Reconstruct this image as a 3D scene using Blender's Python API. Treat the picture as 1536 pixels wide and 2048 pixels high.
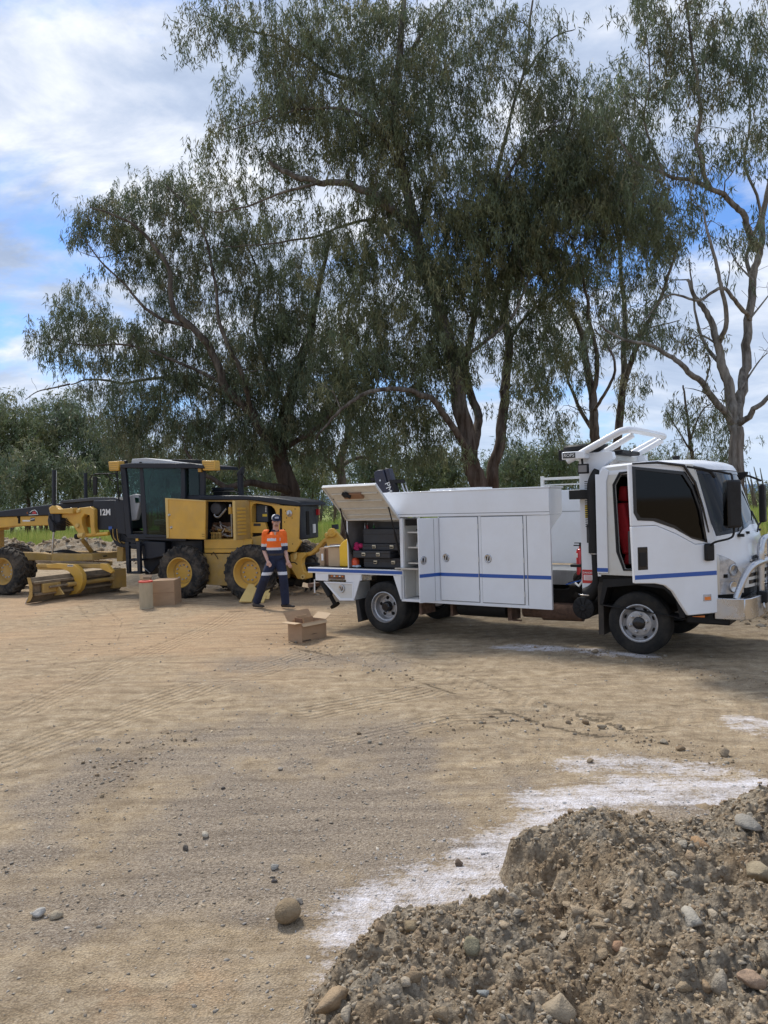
import bpy, bmesh, math, random
import numpy as np
from mathutils import Vector, Matrix, noise as mnoise

for _o in list(bpy.data.objects):
    bpy.data.objects.remove(_o)
SC = bpy.context.scene
COL = SC.collection
random.seed(7)
RNG = np.random.default_rng(11)

# ------------------------------------------------------------------ camera
FPX = 1538.0                      # focal length in pixels of the 1536 x 2048 photograph
CAM_H = 2.0
ROLL = math.atan(0.03)
PITCH = math.atan(16 / FPX)
cd = bpy.data.cameras.new('camera')
cam = bpy.data.objects.new('camera', cd)
COL.objects.link(cam)
SC.camera = cam
cd.sensor_fit = 'VERTICAL'
cd.sensor_height = 24.0
cd.lens = 24.0 * FPX / 2048
cd.clip_start = 0.05
cd.clip_end = 6000
_R = Vector((1, 0, 0)); _U = Vector((0, math.sin(PITCH), math.cos(PITCH))); _B = Vector((0, -math.cos(PITCH), math.sin(PITCH)))
_r = _R * math.cos(ROLL) - _U * math.sin(ROLL)
_u = _R * math.sin(ROLL) + _U * math.cos(ROLL)
cam.matrix_world = Matrix(((_r.x, _u.x, _B.x, 0), (_r.y, _u.y, _B.y, 0), (_r.z, _u.z, _B.z, CAM_H), (0, 0, 0, 1)))

# ------------------------------------------------------------------ world, sun, exposure
SUN_EL = math.radians(52)
SUN_AZ = math.radians(-28)        # measured from +Y (the view direction), negative to the left
w = bpy.data.worlds.new('World'); SC.world = w; w.use_nodes = True
nt = w.node_tree; nt.nodes.clear()
def _n(t, **k):
    n = nt.nodes.new(t)
    for a, b in k.items(): setattr(n, a, b)
    return n
_out = _n('ShaderNodeOutputWorld'); _bg = _n('ShaderNodeBackground'); _bg.inputs['Strength'].default_value = 0.11
_sky = _n('ShaderNodeTexSky', sky_type='NISHITA', sun_disc=False, sun_elevation=SUN_EL, sun_rotation=SUN_AZ, air_density=1.0, dust_density=0.6, ozone_density=1.6)
_tc = _n('ShaderNodeTexCoord')
_sep = _n('ShaderNodeSeparateXYZ'); nt.links.new(_tc.outputs['Generated'], _sep.inputs[0])
def _math(op, a, b=None, clamp=False):
    m = _n('ShaderNodeMath', operation=op, use_clamp=clamp)
    for i, x in enumerate((a, b)):
        if x is None: continue
        if isinstance(x, (int, float)): m.inputs[i].default_value = x
        else: nt.links.new(x, m.inputs[i])
    return m.outputs[0]
_zz = _math('ADD', _math('MAXIMUM', _sep.outputs[2], 0.0), 0.30)
_px = _math('DIVIDE', _sep.outputs[0], _zz); _py = _math('DIVIDE', _sep.outputs[1], _zz)
_cmb = _n('ShaderNodeCombineXYZ'); nt.links.new(_px, _cmb.inputs[0]); nt.links.new(_py, _cmb.inputs[1])
def _noise(scale, detail, rough, off, dist=0.0, stretch=(1, 1, 1), rot=0.0):
    mp = _n('ShaderNodeMapping'); mp.inputs['Location'].default_value = off; mp.inputs['Scale'].default_value = stretch; mp.inputs['Rotation'].default_value = (0, 0, rot)
    nt.links.new(_cmb.outputs[0], mp.inputs[0])
    n = _n('ShaderNodeTexNoise'); n.inputs['Scale'].default_value = scale; n.inputs['Detail'].default_value = detail
    n.inputs['Roughness'].default_value = rough; n.inputs['Distortion'].default_value = dist
    nt.links.new(mp.outputs[0], n.inputs['Vector']); return n.outputs['Fac']
def _ramp(fac, stops):
    r = _n('ShaderNodeValToRGB'); e = r.color_ramp.elements
    while len(e) < len(stops): e.new(0.5)
    for i, (p, c) in enumerate(stops): e[i].position = p; e[i].color = (*c, 1) if len(c) == 3 else c
    nt.links.new(fac, r.inputs[0]); return r.outputs[0]
_cov = _ramp(_noise(1.7, 8, 0.58, (0.4, 9.7, 0), 0.25, (1.0, 1.25, 1), 0.6), [(0.375, (0, 0, 0)), (0.485, (1, 1, 1))])
_tone = _noise(2.5, 8, 0.60, (6.1, 0.4, 0), 0.3, (0.9, 1.5, 1), 0.7)
_ccol = _ramp(_tone, [(0.36, (2.3, 2.85, 3.95)), (0.47, (3.1, 3.65, 4.7)), (0.55, (4.1, 4.5, 5.3)), (0.66, (5.8, 6.0, 6.4))])
_hz = _ramp(_sep.outputs[2], [(0.0, (1, 1, 1)), (0.12, (0.25, 0.25, 0.25)), (0.3, (0, 0, 0))])
_mix = _n('ShaderNodeMixRGB'); nt.links.new(_cov, _mix.inputs[0]); _deep = _n('ShaderNodeMixRGB', blend_type='MULTIPLY'); _deep.inputs[0].default_value = 1; _deep.inputs[2].default_value = (0.42, 0.60, 0.86, 1); nt.links.new(_sky.outputs[0], _deep.inputs[1]); nt.links.new(_deep.outputs[0], _mix.inputs[1]); nt.links.new(_ccol, _mix.inputs[2])
_mix2 = _n('ShaderNodeMixRGB'); nt.links.new(_hz, _mix2.inputs[0]); nt.links.new(_mix.outputs[0], _mix2.inputs[1]); _mix2.inputs[2].default_value = (3.4, 4.2, 5.3, 1)
nt.links.new(_mix2.outputs[0], _bg.inputs[0]); nt.links.new(_bg.outputs[0], _out.inputs[0])

sd = bpy.data.lights.new('sun', 'SUN'); sd.energy = 2.3; sd.angle = math.radians(14); sd.color = (1.0, 0.95, 0.88)
so = bpy.data.objects.new('sun', sd); COL.objects.link(so)
_sv = Vector((math.sin(SUN_AZ) * math.cos(SUN_EL), math.cos(SUN_AZ) * math.cos(SUN_EL), math.sin(SUN_EL)))
so.rotation_euler = _sv.to_track_quat('Z', 'Y').to_euler(); so.location = (0, 0, 40)
SC.view_settings.view_transform = 'Standard'; SC.view_settings.look = 'None'
SC.view_settings.exposure = 0.76; SC.view_settings.gamma = 1.0; SC.view_settings.use_curve_mapping = False
try:
    SC.cycles.use_denoising = True; SC.cycles.denoising_input_passes = 'RGB_ALBEDO_NORMAL'; SC.cycles.denoising_prefilter = 'ACCURATE'; SC.cycles.max_bounces = 8; SC.cycles.transparent_max_bounces = 12
except Exception: pass

# ------------------------------------------------------------------ placing by sight: pixel of the photograph -> point of the place
CAM = np.array([0, 0, CAM_H])
def ray(u, v):
    a = (u - 768) / FPX; b = (1024 - v) / FPX
    a2 = a * math.cos(ROLL) + b * math.sin(ROLL); b2 = -a * math.sin(ROLL) + b * math.cos(ROLL)
    return np.array([a2, math.cos(PITCH) + b2 * math.sin(PITCH), -math.sin(PITCH) + b2 * math.cos(PITCH)])
def gnd(u, v, z=0.0):
    d = ray(u, v); return CAM + d * ((z - CAM_H) / d[2])
def at(u, v, Y):
    d = ray(u, v); return CAM + d * (Y / d[1])
class Frame:
    """an upright frame: x along the thing, y away from the camera, z up"""
    def __init__(s, P, ang):
        s.P = np.array(P, float); s.ang = ang
        s.x = np.array([math.cos(ang), math.sin(ang), 0]); s.y = np.array([-math.sin(ang), math.cos(ang), 0])
    def side(s, u, v, y=0.0):
        d = ray(u, v); t = ((s.P - CAM) @ s.y + y) / (d @ s.y); q = CAM + t * d - s.P
        return float(q @ s.x), float(q[2])

# ------------------------------------------------------------------ materials
MATS = {}
def mat(name, col, rough=0.6, metal=0.0, var=0.12, scale=3.0, bump=0.0, bscale=60.0, dust=0.0, dustcol=(0.36, 0.27, 0.17), coat=0.0, stretch=(1, 1, 1), spec=0.5, col2=None, attr=None, trans=0.0, dscale=2.5):
    if name in MATS: return MATS[name]
    m = bpy.data.materials.new(name); m.use_nodes = True; MATS[name] = m
    n = m.node_tree.nodes; l = m.node_tree.links; b = n['Principled BSDF']
    b.inputs['Roughness'].default_value = rough; b.inputs['Metallic'].default_value = metal
    b.inputs['Coat Weight'].default_value = coat; b.inputs['Specular IOR Level'].default_value = spec
    tc = n.new('ShaderNodeTexCoord'); mp = n.new('ShaderNodeMapping'); mp.inputs['Scale'].default_value = stretch
    l.new(tc.outputs['Object'], mp.inputs[0])
    nz = n.new('ShaderNodeTexNoise'); nz.inputs['Scale'].default_value = scale; nz.inputs['Detail'].default_value = 6; nz.inputs['Roughness'].default_value = 0.65
    l.new(mp.outputs[0], nz.inputs['Vector'])
    r = n.new('ShaderNodeValToRGB'); l.new(nz.outputs['Fac'], r.inputs[0])
    c2 = col2 or tuple(min(1, c * (1 + var)) for c in col); c1 = tuple(c * (1 - var) for c in col) if col2 is None else col
    r.color_ramp.elements[0].position = 0.35; r.color_ramp.elements[0].color = (*c1, 1)
    r.color_ramp.elements[1].position = 0.65; r.color_ramp.elements[1].color = (*c2, 1)
    out = r.outputs[0]
    if attr:
        a = n.new('ShaderNodeAttribute'); a.attribute_name = attr
        mm = n.new('ShaderNodeMixRGB'); mm.blend_type = 'MULTIPLY'; mm.inputs[0].default_value = 1
        l.new(out, mm.inputs[1]); l.new(a.outputs['Color'], mm.inputs[2]); out = mm.outputs[0]
    if dust > 0:
        n2 = n.new('ShaderNodeTexNoise'); n2.inputs['Scale'].default_value = dscale; n2.inputs['Detail'].default_value = 8; n2.inputs['Roughness'].default_value = 0.7
        l.new(tc.outputs['Object'], n2.inputs['Vector'])
        r2 = n.new('ShaderNodeMapRange'); r2.inputs[1].default_value = 0.42; r2.inputs[2].default_value = 0.72; r2.inputs[4].default_value = dust
        l.new(n2.outputs['Fac'], r2.inputs[0])
        mx = n.new('ShaderNodeMixRGB'); l.new(r2.outputs[0], mx.inputs[0]); l.new(out, mx.inputs[1]); mx.inputs[2].default_value = (*dustcol, 1); out = mx.outputs[0]
        rr = n.new('ShaderNodeMapRange'); rr.inputs[3].default_value = rough; rr.inputs[4].default_value = min(1, rough + 0.4); rr.inputs[2].default_value = max(dust, .01)
        l.new(r2.outputs[0], rr.inputs[0]); l.new(rr.outputs[0], b.inputs['Roughness'])
    l.new(out, b.inputs['Base Color'])
    if bump > 0:
        nb = n.new('ShaderNodeTexNoise'); nb.inputs['Scale'].default_value = bscale; nb.inputs['Detail'].default_value = 5
        l.new(mp.outputs[0], nb.inputs['Vector']); bp = n.new('ShaderNodeBump'); bp.inputs['Strength'].default_value = bump; bp.inputs['Distance'].default_value = 0.02
        l.new(nb.outputs['Fac'], bp.inputs['Height']); l.new(bp.outputs[0], b.inputs['Normal'])
    if trans > 0:
        o = n['Material Output']; t = n.new('ShaderNodeBsdfTranslucent'); ms = n.new('ShaderNodeMixShader'); ms.inputs[0].default_value = trans
        l.new(out, t.inputs[0]); l.new(b.outputs[0], ms.inputs[1]); l.new(t.outputs[0], ms.inputs[2]); l.new(ms.outputs[0], o.inputs['Surface'])
    return m
def glass(name, tint, rough=0.04, ior=1.38):
    if name in MATS: return MATS[name]
    m = bpy.data.materials.new(name); m.use_nodes = True; MATS[name] = m
    n = m.node_tree.nodes; l = m.node_tree.links; n.remove(n['Principled BSDF'])
    t = n.new('ShaderNodeBsdfTransparent'); t.inputs[0].default_value = (*tint, 1)
    g = n.new('ShaderNodeBsdfGlossy'); g.inputs['Roughness'].default_value = rough
    f = n.new('ShaderNodeFresnel'); f.inputs[0].default_value = ior
    ms = n.new('ShaderNodeMixShader'); l.new(f.outputs[0], ms.inputs[0]); l.new(t.outputs[0], ms.inputs[1]); l.new(g.outputs[0], ms.inputs[2])
    l.new(ms.outputs[0], n['Material Output'].inputs['Surface']); return m

# ------------------------------------------------------------------ mesh building
def tag(o, label=None, cat=None, group=None, kind=None):
    if label: o['label'] = label
    if cat: o['category'] = cat
    if group: o['group'] = group
    if kind: o['kind'] = kind
    return o
def thing(name, label, cat, loc=(0, 0, 0), rz=0.0, group=None):
    o = bpy.data.objects.new(name, None); COL.objects.link(o); o.empty_display_size = 0.2
    o.location = loc; o.rotation_euler = (0, 0, rz)
    return tag(o, label, cat, group)
class MB:
    def __init__(s): s.v = []; s.f = []; s.m = []; s.mi = 0
    def add(s, vs, fs):
        o = len(s.v); s.v += [tuple(float(c) for c in p) for p in vs]; s.f += [tuple(o + i for i in f) for f in fs]; s.m += [s.mi] * len(fs); return s
    def box(s, x0, x1, y0, y1, z0, z1, M=None):
        vs = [(x, y, z) for z in (z0, z1) for y in (y0, y1) for x in (x0, x1)]
        if M is not None: vs = [tuple(M @ Vector(p)) for p in vs]
        return s.add(vs, [(0, 2, 3, 1), (4, 5, 7, 6), (0, 1, 5, 4), (2, 6, 7, 3), (0, 4, 6, 2), (1, 3, 7, 5)])
    def prism(s, poly, y0, y1):
        """poly: (x, z) list, extruded from y0 to y1"""
        n = len(poly); vs = [(p[0], y0, p[1]) for p in poly] + [(p[0], y1, p[1]) for p in poly]
        area = sum(poly[i][0] * poly[(i + 1) % n][1] - poly[(i + 1) % n][0] * poly[i][1] for i in range(n))
        if area < 0: vs = vs[:n][::-1] + vs[n:][::-1]
        return s.add(vs, [tuple(range(n)), tuple(range(2 * n - 1, n - 1, -1))] + [((i + 1) % n, i, n + i, n + (i + 1) % n) for i in range(n)])
    def ring(s, outer, inner, y0, y1):
        """a plate with a hole; both loops have the same number of points"""
        n = len(outer); vs = []
        for y in (y0, y1):
            vs += [(p[0], y, p[1]) for p in outer] + [(p[0], y, p[1]) for p in inner]
        fs = []
        for i in range(n):
            j = (i + 1) % n
            fs += [(i, j, n + j, n + i), (2 * n + j, 2 * n + i, 3 * n + i, 3 * n + j), (i, 2 * n + i, 2 * n + j, j), (n + j, 3 * n + j, 3 * n + i, n + i)]
        return s.add(vs, fs)
    def tube(s, pts, rad, n=8, cap=True):
        pts = [Vector(p) for p in pts]; k = len(pts)
        if isinstance(rad, (int, float)): rad = [rad] * k
        ref = None; rings = []
        for i, p in enumerate(pts):
            t = (pts[min(i + 1, k - 1)] - pts[max(i - 1, 0)])
            t = t.normalized() if t.length > 1e-9 else Vector((0, 0, 1))
            if ref is None: ref = Vector((1, 0, 0)) if abs(t.x) < 0.8 else Vector((0, 1, 0))
            a = (ref - t * ref.dot(t)).normalized(); b = t.cross(a); ref = a
            rings.append([p + (a * math.cos(2 * math.pi * j / n) + b * math.sin(2 * math.pi * j / n)) * rad[i] for j in range(n)])
        vs = [q for r in rings for q in r]
        fs = [(i * n + j, i * n + (j + 1) % n, (i + 1) * n + (j + 1) % n, (i + 1) * n + j) for i in range(k - 1) for j in range(n)]
        if cap: fs += [tuple(range(n - 1, -1, -1)), tuple((k - 1) * n + j for j in range(n))]
        return s.add(vs, fs)
    def cyl(s, p0, p1, r, n=16, r1=None): return s.tube([p0, p1], [r, r if r1 is None else r1], n)
    def lathe(s, prof, c=(0, 0, 0), n=32, axis='y', close=False):
        """prof: (radius, distance along the axis)"""
        k = len(prof); vs = []
        for r, h in prof:
            for j in range(n):
                a = 2 * math.pi * j / n; p = (r * math.cos(a), h, r * math.sin(a)) if axis == 'y' else ((r * math.cos(a), r * math.sin(a), h) if axis == 'z' else (h, r * math.cos(a), r * math.sin(a)))
                vs.append((p[0] + c[0], p[1] + c[1], p[2] + c[2]))
        fs = [(i * n + j, (i + 1) * n + j, (i + 1) * n + (j + 1) % n, i * n + (j + 1) % n) for i in range(k - 1) for j in range(n)]
        if close: fs += [((k - 1) * n + j, j, (j + 1) % n, (k - 1) * n + (j + 1) % n) for j in range(n)]
        return s.add(vs, fs)
    def sphere(s, c, r, n=12, k=8, sc=(1, 1, 1)):
        vs = []; fs = []
        for i in range(k + 1):
            th = math.pi * i / k
            for j in range(n):
                a = 2 * math.pi * j / n; vs.append((c[0] + sc[0] * r * math.sin(th) * math.cos(a), c[1] + sc[1] * r * math.sin(th) * math.sin(a), c[2] + sc[2] * r * math.cos(th)))
        fs = [(i * n + j, (i + 1) * n + j, (i + 1) * n + (j + 1) % n, i * n + (j + 1) % n) for i in range(k) for j in range(n)]
        return s.add(vs, fs)
    def build(s, name, mats, parent=None, bevel=0.0, smooth=False, label=None, cat=None, group=None, kind=None, seg=2, fix=True):
        me = bpy.data.meshes.new(name); me.from_pydata(s.v, [], s.f)
        if not isinstance(mats, (list, tuple)): mats = [mats]
        for m in mats: me.materials.append(m)
        if len(mats) > 1: me.polygons.foreach_set('material_index', s.m)
        if fix:
            bm = bmesh.new(); bm.from_mesh(me); bmesh.ops.remove_doubles(bm, verts=bm.verts, dist=1e-5); bmesh.ops.recalc_face_normals(bm, faces=bm.faces); bm.to_mesh(me); bm.free()
        if smooth:
            me.shade_smooth()
            if smooth is not True: me.set_sharp_from_angle(angle=math.radians(smooth))
        o = bpy.data.objects.new(name, me); COL.objects.link(o)
        if parent is not None: o.parent = parent
        if bevel > 0:
            b = o.modifiers.new('bevel', 'BEVEL'); b.width = bevel; b.segments = seg; b.limit_method = 'ANGLE'; b.angle_limit = math.radians(35)
            me.shade_smooth(); me.set_sharp_from_angle(angle=math.radians(30))
        tag(o, label, cat, group, kind); return o
def copy_tree(o, parent=None):
    c = o.copy(); COL.objects.link(c); c.parent = parent
    for ch in list(o.children): copy_tree(ch, c)
    return c
def text(s, name, size, m, parent, loc, rot, ext=0.003, sx=1.0, bold=0.0, label=None):
    cu = bpy.data.curves.new(name, 'FONT'); cu.body = s; cu.size = size; cu.extrude = ext; cu.align_x = 'CENTER'; cu.align_y = 'CENTER'; cu.offset = bold; cu.resolution_u = 3
    t = bpy.data.objects.new(name, cu); COL.objects.link(t); dg = bpy.context.evaluated_depsgraph_get(); dg.update()
    me = bpy.data.meshes.new_from_object(t.evaluated_get(dg)); bpy.data.objects.remove(t)
    me.materials.clear(); me.materials.append(m)
    o = bpy.data.objects.new(name, me); COL.objects.link(o); o.parent = parent; o.location = loc; o.rotation_euler = rot; o.scale = (sx, 1, 1)
    if label: o['label'] = label
    return o
def np_mesh(name, V, F, mats, parent=None, smooth=False, cols=None, midx=None, kind=None, label=None, cat=None, group=None):
    """V (n,3) and F (m,k) arrays, all faces with k corners"""
    me = bpy.data.meshes.new(name); n = len(V); m, k = F.shape
    me.vertices.add(n); me.vertices.foreach_set('co', np.ascontiguousarray(V, np.float32).ravel())
    me.loops.add(m * k); me.loops.foreach_set('vertex_index', np.ascontiguousarray(F, np.int32).ravel())
    me.polygons.add(m); me.polygons.foreach_set('loop_start', np.arange(0, m * k, k, dtype=np.int32)); me.polygons.foreach_set('loop_total', np.full(m, k, np.int32))
    if smooth: me.polygons.foreach_set('use_smooth', np.ones(m, bool))
    if not isinstance(mats, (list, tuple)): mats = [mats]
    for x in mats: me.materials.append(x)
    if midx is not None: me.polygons.foreach_set('material_index', np.ascontiguousarray(midx, np.int32))
    me.update(calc_edges=True)
    for nm, c in (cols or {}).items():
        a = me.color_attributes.new(nm, 'FLOAT_COLOR', 'POINT'); cc = np.ones((n, 4), np.float32); cc[:, :c.shape[1]] = c; a.data.foreach_set('color', cc.ravel())
    o = bpy.data.objects.new(name, me); COL.objects.link(o)
    if parent is not None: o.parent = parent
    return tag(o, label, cat, group, kind)

# ------------------------------------------------------------------ numeric noise
def _hash(i, j, s):
    h = (i * 374761393 + j * 668265263 + s * 974711) & 0xffffffff
    h = ((h ^ (h >> 13)) * 1274126177) & 0xffffffff
    return ((h ^ (h >> 16)) & 0xffff) / 65535.0
def vnoise(x, y, s=0):
    x = np.asarray(x, float); y = np.asarray(y, float); xi = np.floor(x).astype(np.int64); yi = np.floor(y).astype(np.int64)
    fx = x - xi; fy = y - yi; fx = fx * fx * (3 - 2 * fx); fy = fy * fy * (3 - 2 * fy)
    return (_hash(xi, yi, s) * (1 - fx) + _hash(xi + 1, yi, s) * fx) * (1 - fy) + (_hash(xi, yi + 1, s) * (1 - fx) + _hash(xi + 1, yi + 1, s) * fx) * fy
def fbm(x, y, f, o=4, s=0, g=0.5):
    a = 1.0; t = 0; r = 0
    for k in range(o): r = r + a * vnoise(x * f + k * 17.3, y * f - k * 9.1, s + k); t += a; a *= g; f *= 2.03
    return r / t
def sstep(a, b, x): t = np.clip((x - a) / (b - a), 0, 1); return t * t * (3 - 2 * t)
def seg_dist(x, y, poly):
    """distance to a polyline and the length along it"""
    best = np.full(np.shape(x), 1e9); sl = np.zeros(np.shape(x)); L = 0; sd_ = np.zeros(np.shape(x))
    for (ax, ay), (bx, by) in zip(poly[:-1], poly[1:]):
        dx, dy = bx - ax, by - ay; ln = math.hypot(dx, dy); t = np.clip(((x - ax) * dx + (y - ay) * dy) / ln ** 2, 0, 1)
        d = np.hypot(x - ax - t * dx, y - ay - t * dy); m = d < best; best = np.where(m, d, best); sl = np.where(m, L + t * ln, sl)
        sd_ = np.where(m, ((x - ax) * dy - (y - ay) * dx) / ln, sd_); L += ln
    return best, sl, sd_
def poly_in(x, y, P):
    c = np.zeros(np.shape(x), bool); n = len(P)
    for i in range(n):
        ax, ay = P[i]; bx, by = P[(i + 1) % n]
        if ay == by: continue
        c ^= ((ay > y) != (by > y)) & (x < (bx - ax) * (y - ay) / (by - ay) + ax)
    return c
def poly_sd(x, y, P):
    d, _, _ = seg_dist(x, y, P + [P[0]]); return np.where(poly_in(x, y, P), d, -d)
def G2(l): return [tuple(gnd(u, v)[:2]) for u, v in l]

# ------------------------------------------------------------------ lie of the land
TRACKS = [(G2([(560, 1275), (700, 1305), (860, 1350), (1040, 1410), (1200, 1450)]), 0.30, 0),
          (G2([(0, 1520), (150, 1465), (330, 1400), (480, 1352), (640, 1300)]), 0.34, 1),
          (G2([(0, 1390), (120, 1345), (200, 1290), (215, 1245), (175, 1205)]), 0.26, 0),
          (G2([(60, 1420), (250, 1330), (430, 1250), (470, 1225)]), 0.26, 1),
          (G2([(640, 1420), (760, 1400), (900, 1372)]), 0.30, 1),
          (G2([(980, 1500), (1240, 1440), (1536, 1400)]), 0.28, 0),
          (G2([(690, 1480), (900, 1440), (1100, 1425), (1300, 1445)]), 0.22, 1)]
LIME = [(G2([(700, 1830), (800, 1775), (930, 1755), (1000, 1700), (1080, 1640), (1250, 1590), (1420, 1585), (1500, 1570)]), 0.20, 1.0),
        (G2([(1150, 1530), (1260, 1518), (1400, 1535)]), 0.18, 0.92),
        (G2([(1090, 1600), (1250, 1575), (1430, 1580)]), 0.22, 0.95),
        (G2([(690, 1850), (830, 1790), (990, 1770)]), 0.15, 1.0),
        (G2([(660, 2000), (690, 1900), (740, 1850)]), 0.14, 0.8),
        (G2([(1000, 1292), (1140, 1298), (1290, 1310)]), 0.16, 1.0),
        (G2([(600, 1285), (720, 1290)]), 0.14, 0.25),
        (G2([(1490, 1435), (1600, 1455)]), 0.16, 1.0), (G2([(1500, 1450), (1620, 1478)]), 0.20, 0.8)]
RIDGES = [G2([(1020, 1285), (1180, 1305), (1290, 1318), (1400, 1340), (1560, 1375)]), G2([(560, 1275), (720, 1330), (980, 1420)]),
          G2([(700, 1490), (1000, 1440), (1100, 1425)]), G2([(1180, 1455), (1330, 1490), (1536, 1540)]), G2([(200, 1630), (250, 1510), (420, 1460)])]
def ground_h(x, y):
    h = (fbm(x, y, 0.35, 3, 5) - 0.5) * 0.10 * sstep(2, 8, y) + (fbm(x, y, 2.2, 4, 9) - 0.5) * 0.035 + (fbm(x, y, 11, 3, 3) - 0.5) * 0.020 * np.exp(-y / 14)
    h = h + (fbm(x + 0.45 * y, y * 0.35, 3.1, 3, 31) - 0.5) * 0.022
    for R in RIDGES:
        d, s, _ = seg_dist(x, y, R); h = h + 0.014 * np.exp(-(d / 0.07) ** 2) * (0.3 + 1.1 * fbm(x, y, 7, 2, 8))
    for P, wd, k in TRACKS:
        d, s, sg = seg_dist(x, y, P); h = h - 0.014 * sstep(wd * 1.1, wd * 0.7, d)
    h = h + 0.26 * sstep(0, 1.2, poly_sd(x, y, [(5.3, 12.2), (6.2, 10.4), (12, 8.8), (14, 12.5), (9, 14.5)])) * (0.5 + fbm(x, y, 2.5, 4, 2))
    # broken earth round the ripper
    h = h + 0.30 * np.exp(-(((x + 1.3) / 1.3) ** 2 + ((y - 19.4) / 1.3) ** 2)) * (0.4 + fbm(x, y, 3, 4, 12))
    return h
def tracks_attr(x, y):
    s0 = np.zeros_like(x); d0 = np.zeros_like(x); m0 = np.zeros_like(x)
    for P, wd, k in TRACKS:
        d, s, sg = seg_dist(x, y, P); m = sstep(wd * 1.05, wd * 0.75, d) * sstep(0.28, 0.5, fbm(x, y, 0.9, 3, 40 + k) + 0.12)
        b = m > m0; m0 = np.where(b, m, m0); s0 = np.where(b, s + (abs(sg) * 0.9 if k == 0 else sg * 0.0 + 0), s0); d0 = np.where(b, sg if k else 0 * sg, d0)
    return s0, d0, m0
def ground_masks(x, y):
    lime = np.zeros_like(x)
    for P, wd, a in LIME:
        d, s, _ = seg_dist(x, y, P); lime = np.maximum(lime, a * sstep(wd * 3.0, 0.0, d + (fbm(x, y, 5, 3, 4) - 0.5) * 0.25))
    # gravelly stretch from the middle to the lower left, tan and orange beyond it
    gp = G2([(-300, 1900), (60, 1690), (230, 1500), (520, 1440), (780, 1455), (1000, 1440), (1250, 1500), (1700, 1560), (1800, 2200), (900, 2600), (-600, 2500)])
    grav = sstep(-1.1, 1.3, poly_sd(x, y, gp) + (fbm(x, y, 1.1, 4, 6) - 0.5) * 2.6) * (0.25 + 0.95 * sstep(0.38, 0.62, fbm(x, y, 1.5, 4, 21)))
    for P, r, a in [(G2([(980 / 2 + 0, 1330), (620, 1310), (760, 1325)]), 0.5, 0.8), (G2([(400, 1480), (470, 1465), (520, 1455)]), 0.25, 1.0), (G2([(120, 1500), (300, 1470)]), 0.15, 0.5),
                    (G2([(60, 1700), (130, 1600), (200, 1520)]), 0.28, 1.0), (G2([(380, 1345), (560, 1395)]), 0.3, 0.4)]:
        d, s, _ = seg_dist(x, y, P); grav = np.maximum(grav, a * sstep(r * 1.8, 0, d + (fbm(x, y, 2.5, 3, 14) - 0.5) * 0.6))
    orange = sstep(7.0, 11.5, y) * sstep(0.5, -2.0, x) * (0.35 + 0.9 * sstep(0.35, 0.65, fbm(x, y, 0.5, 3, 33))) * sstep(24, 16, y)
    orange = np.maximum(orange, 0.9 * sstep(0.4, 0.1, np.hypot(x + 0.96, (y - 3.15))) * sstep(0.4, 0.6, fbm(x, y, 6, 3, 3)))
    dark = 0.55 * sstep(3.2, 1.8, y) + 0.9 * sstep(0, 0.8, poly_sd(x, y, [(5.3, 12.2), (6.2, 10.4), (12, 8.8), (14, 12.5), (9, 14.5)])) + np.exp(-(((x + 1.3) / 1.6) ** 2 + ((y - 19.4) / 1.5) ** 2))
    for R in RIDGES:
        d, s, _ = seg_dist(x, y, R); dark = np.maximum(dark, 0.3 * np.exp(-(d / 0.22) ** 2) * fbm(x, y, 2, 3, 6) * 1.6)
    return np.stack([np.clip(lime, 0, 1), np.clip(grav, 0, 1), np.clip(orange, 0, 1)], 1), np.clip(dark, 0, 1)

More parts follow.
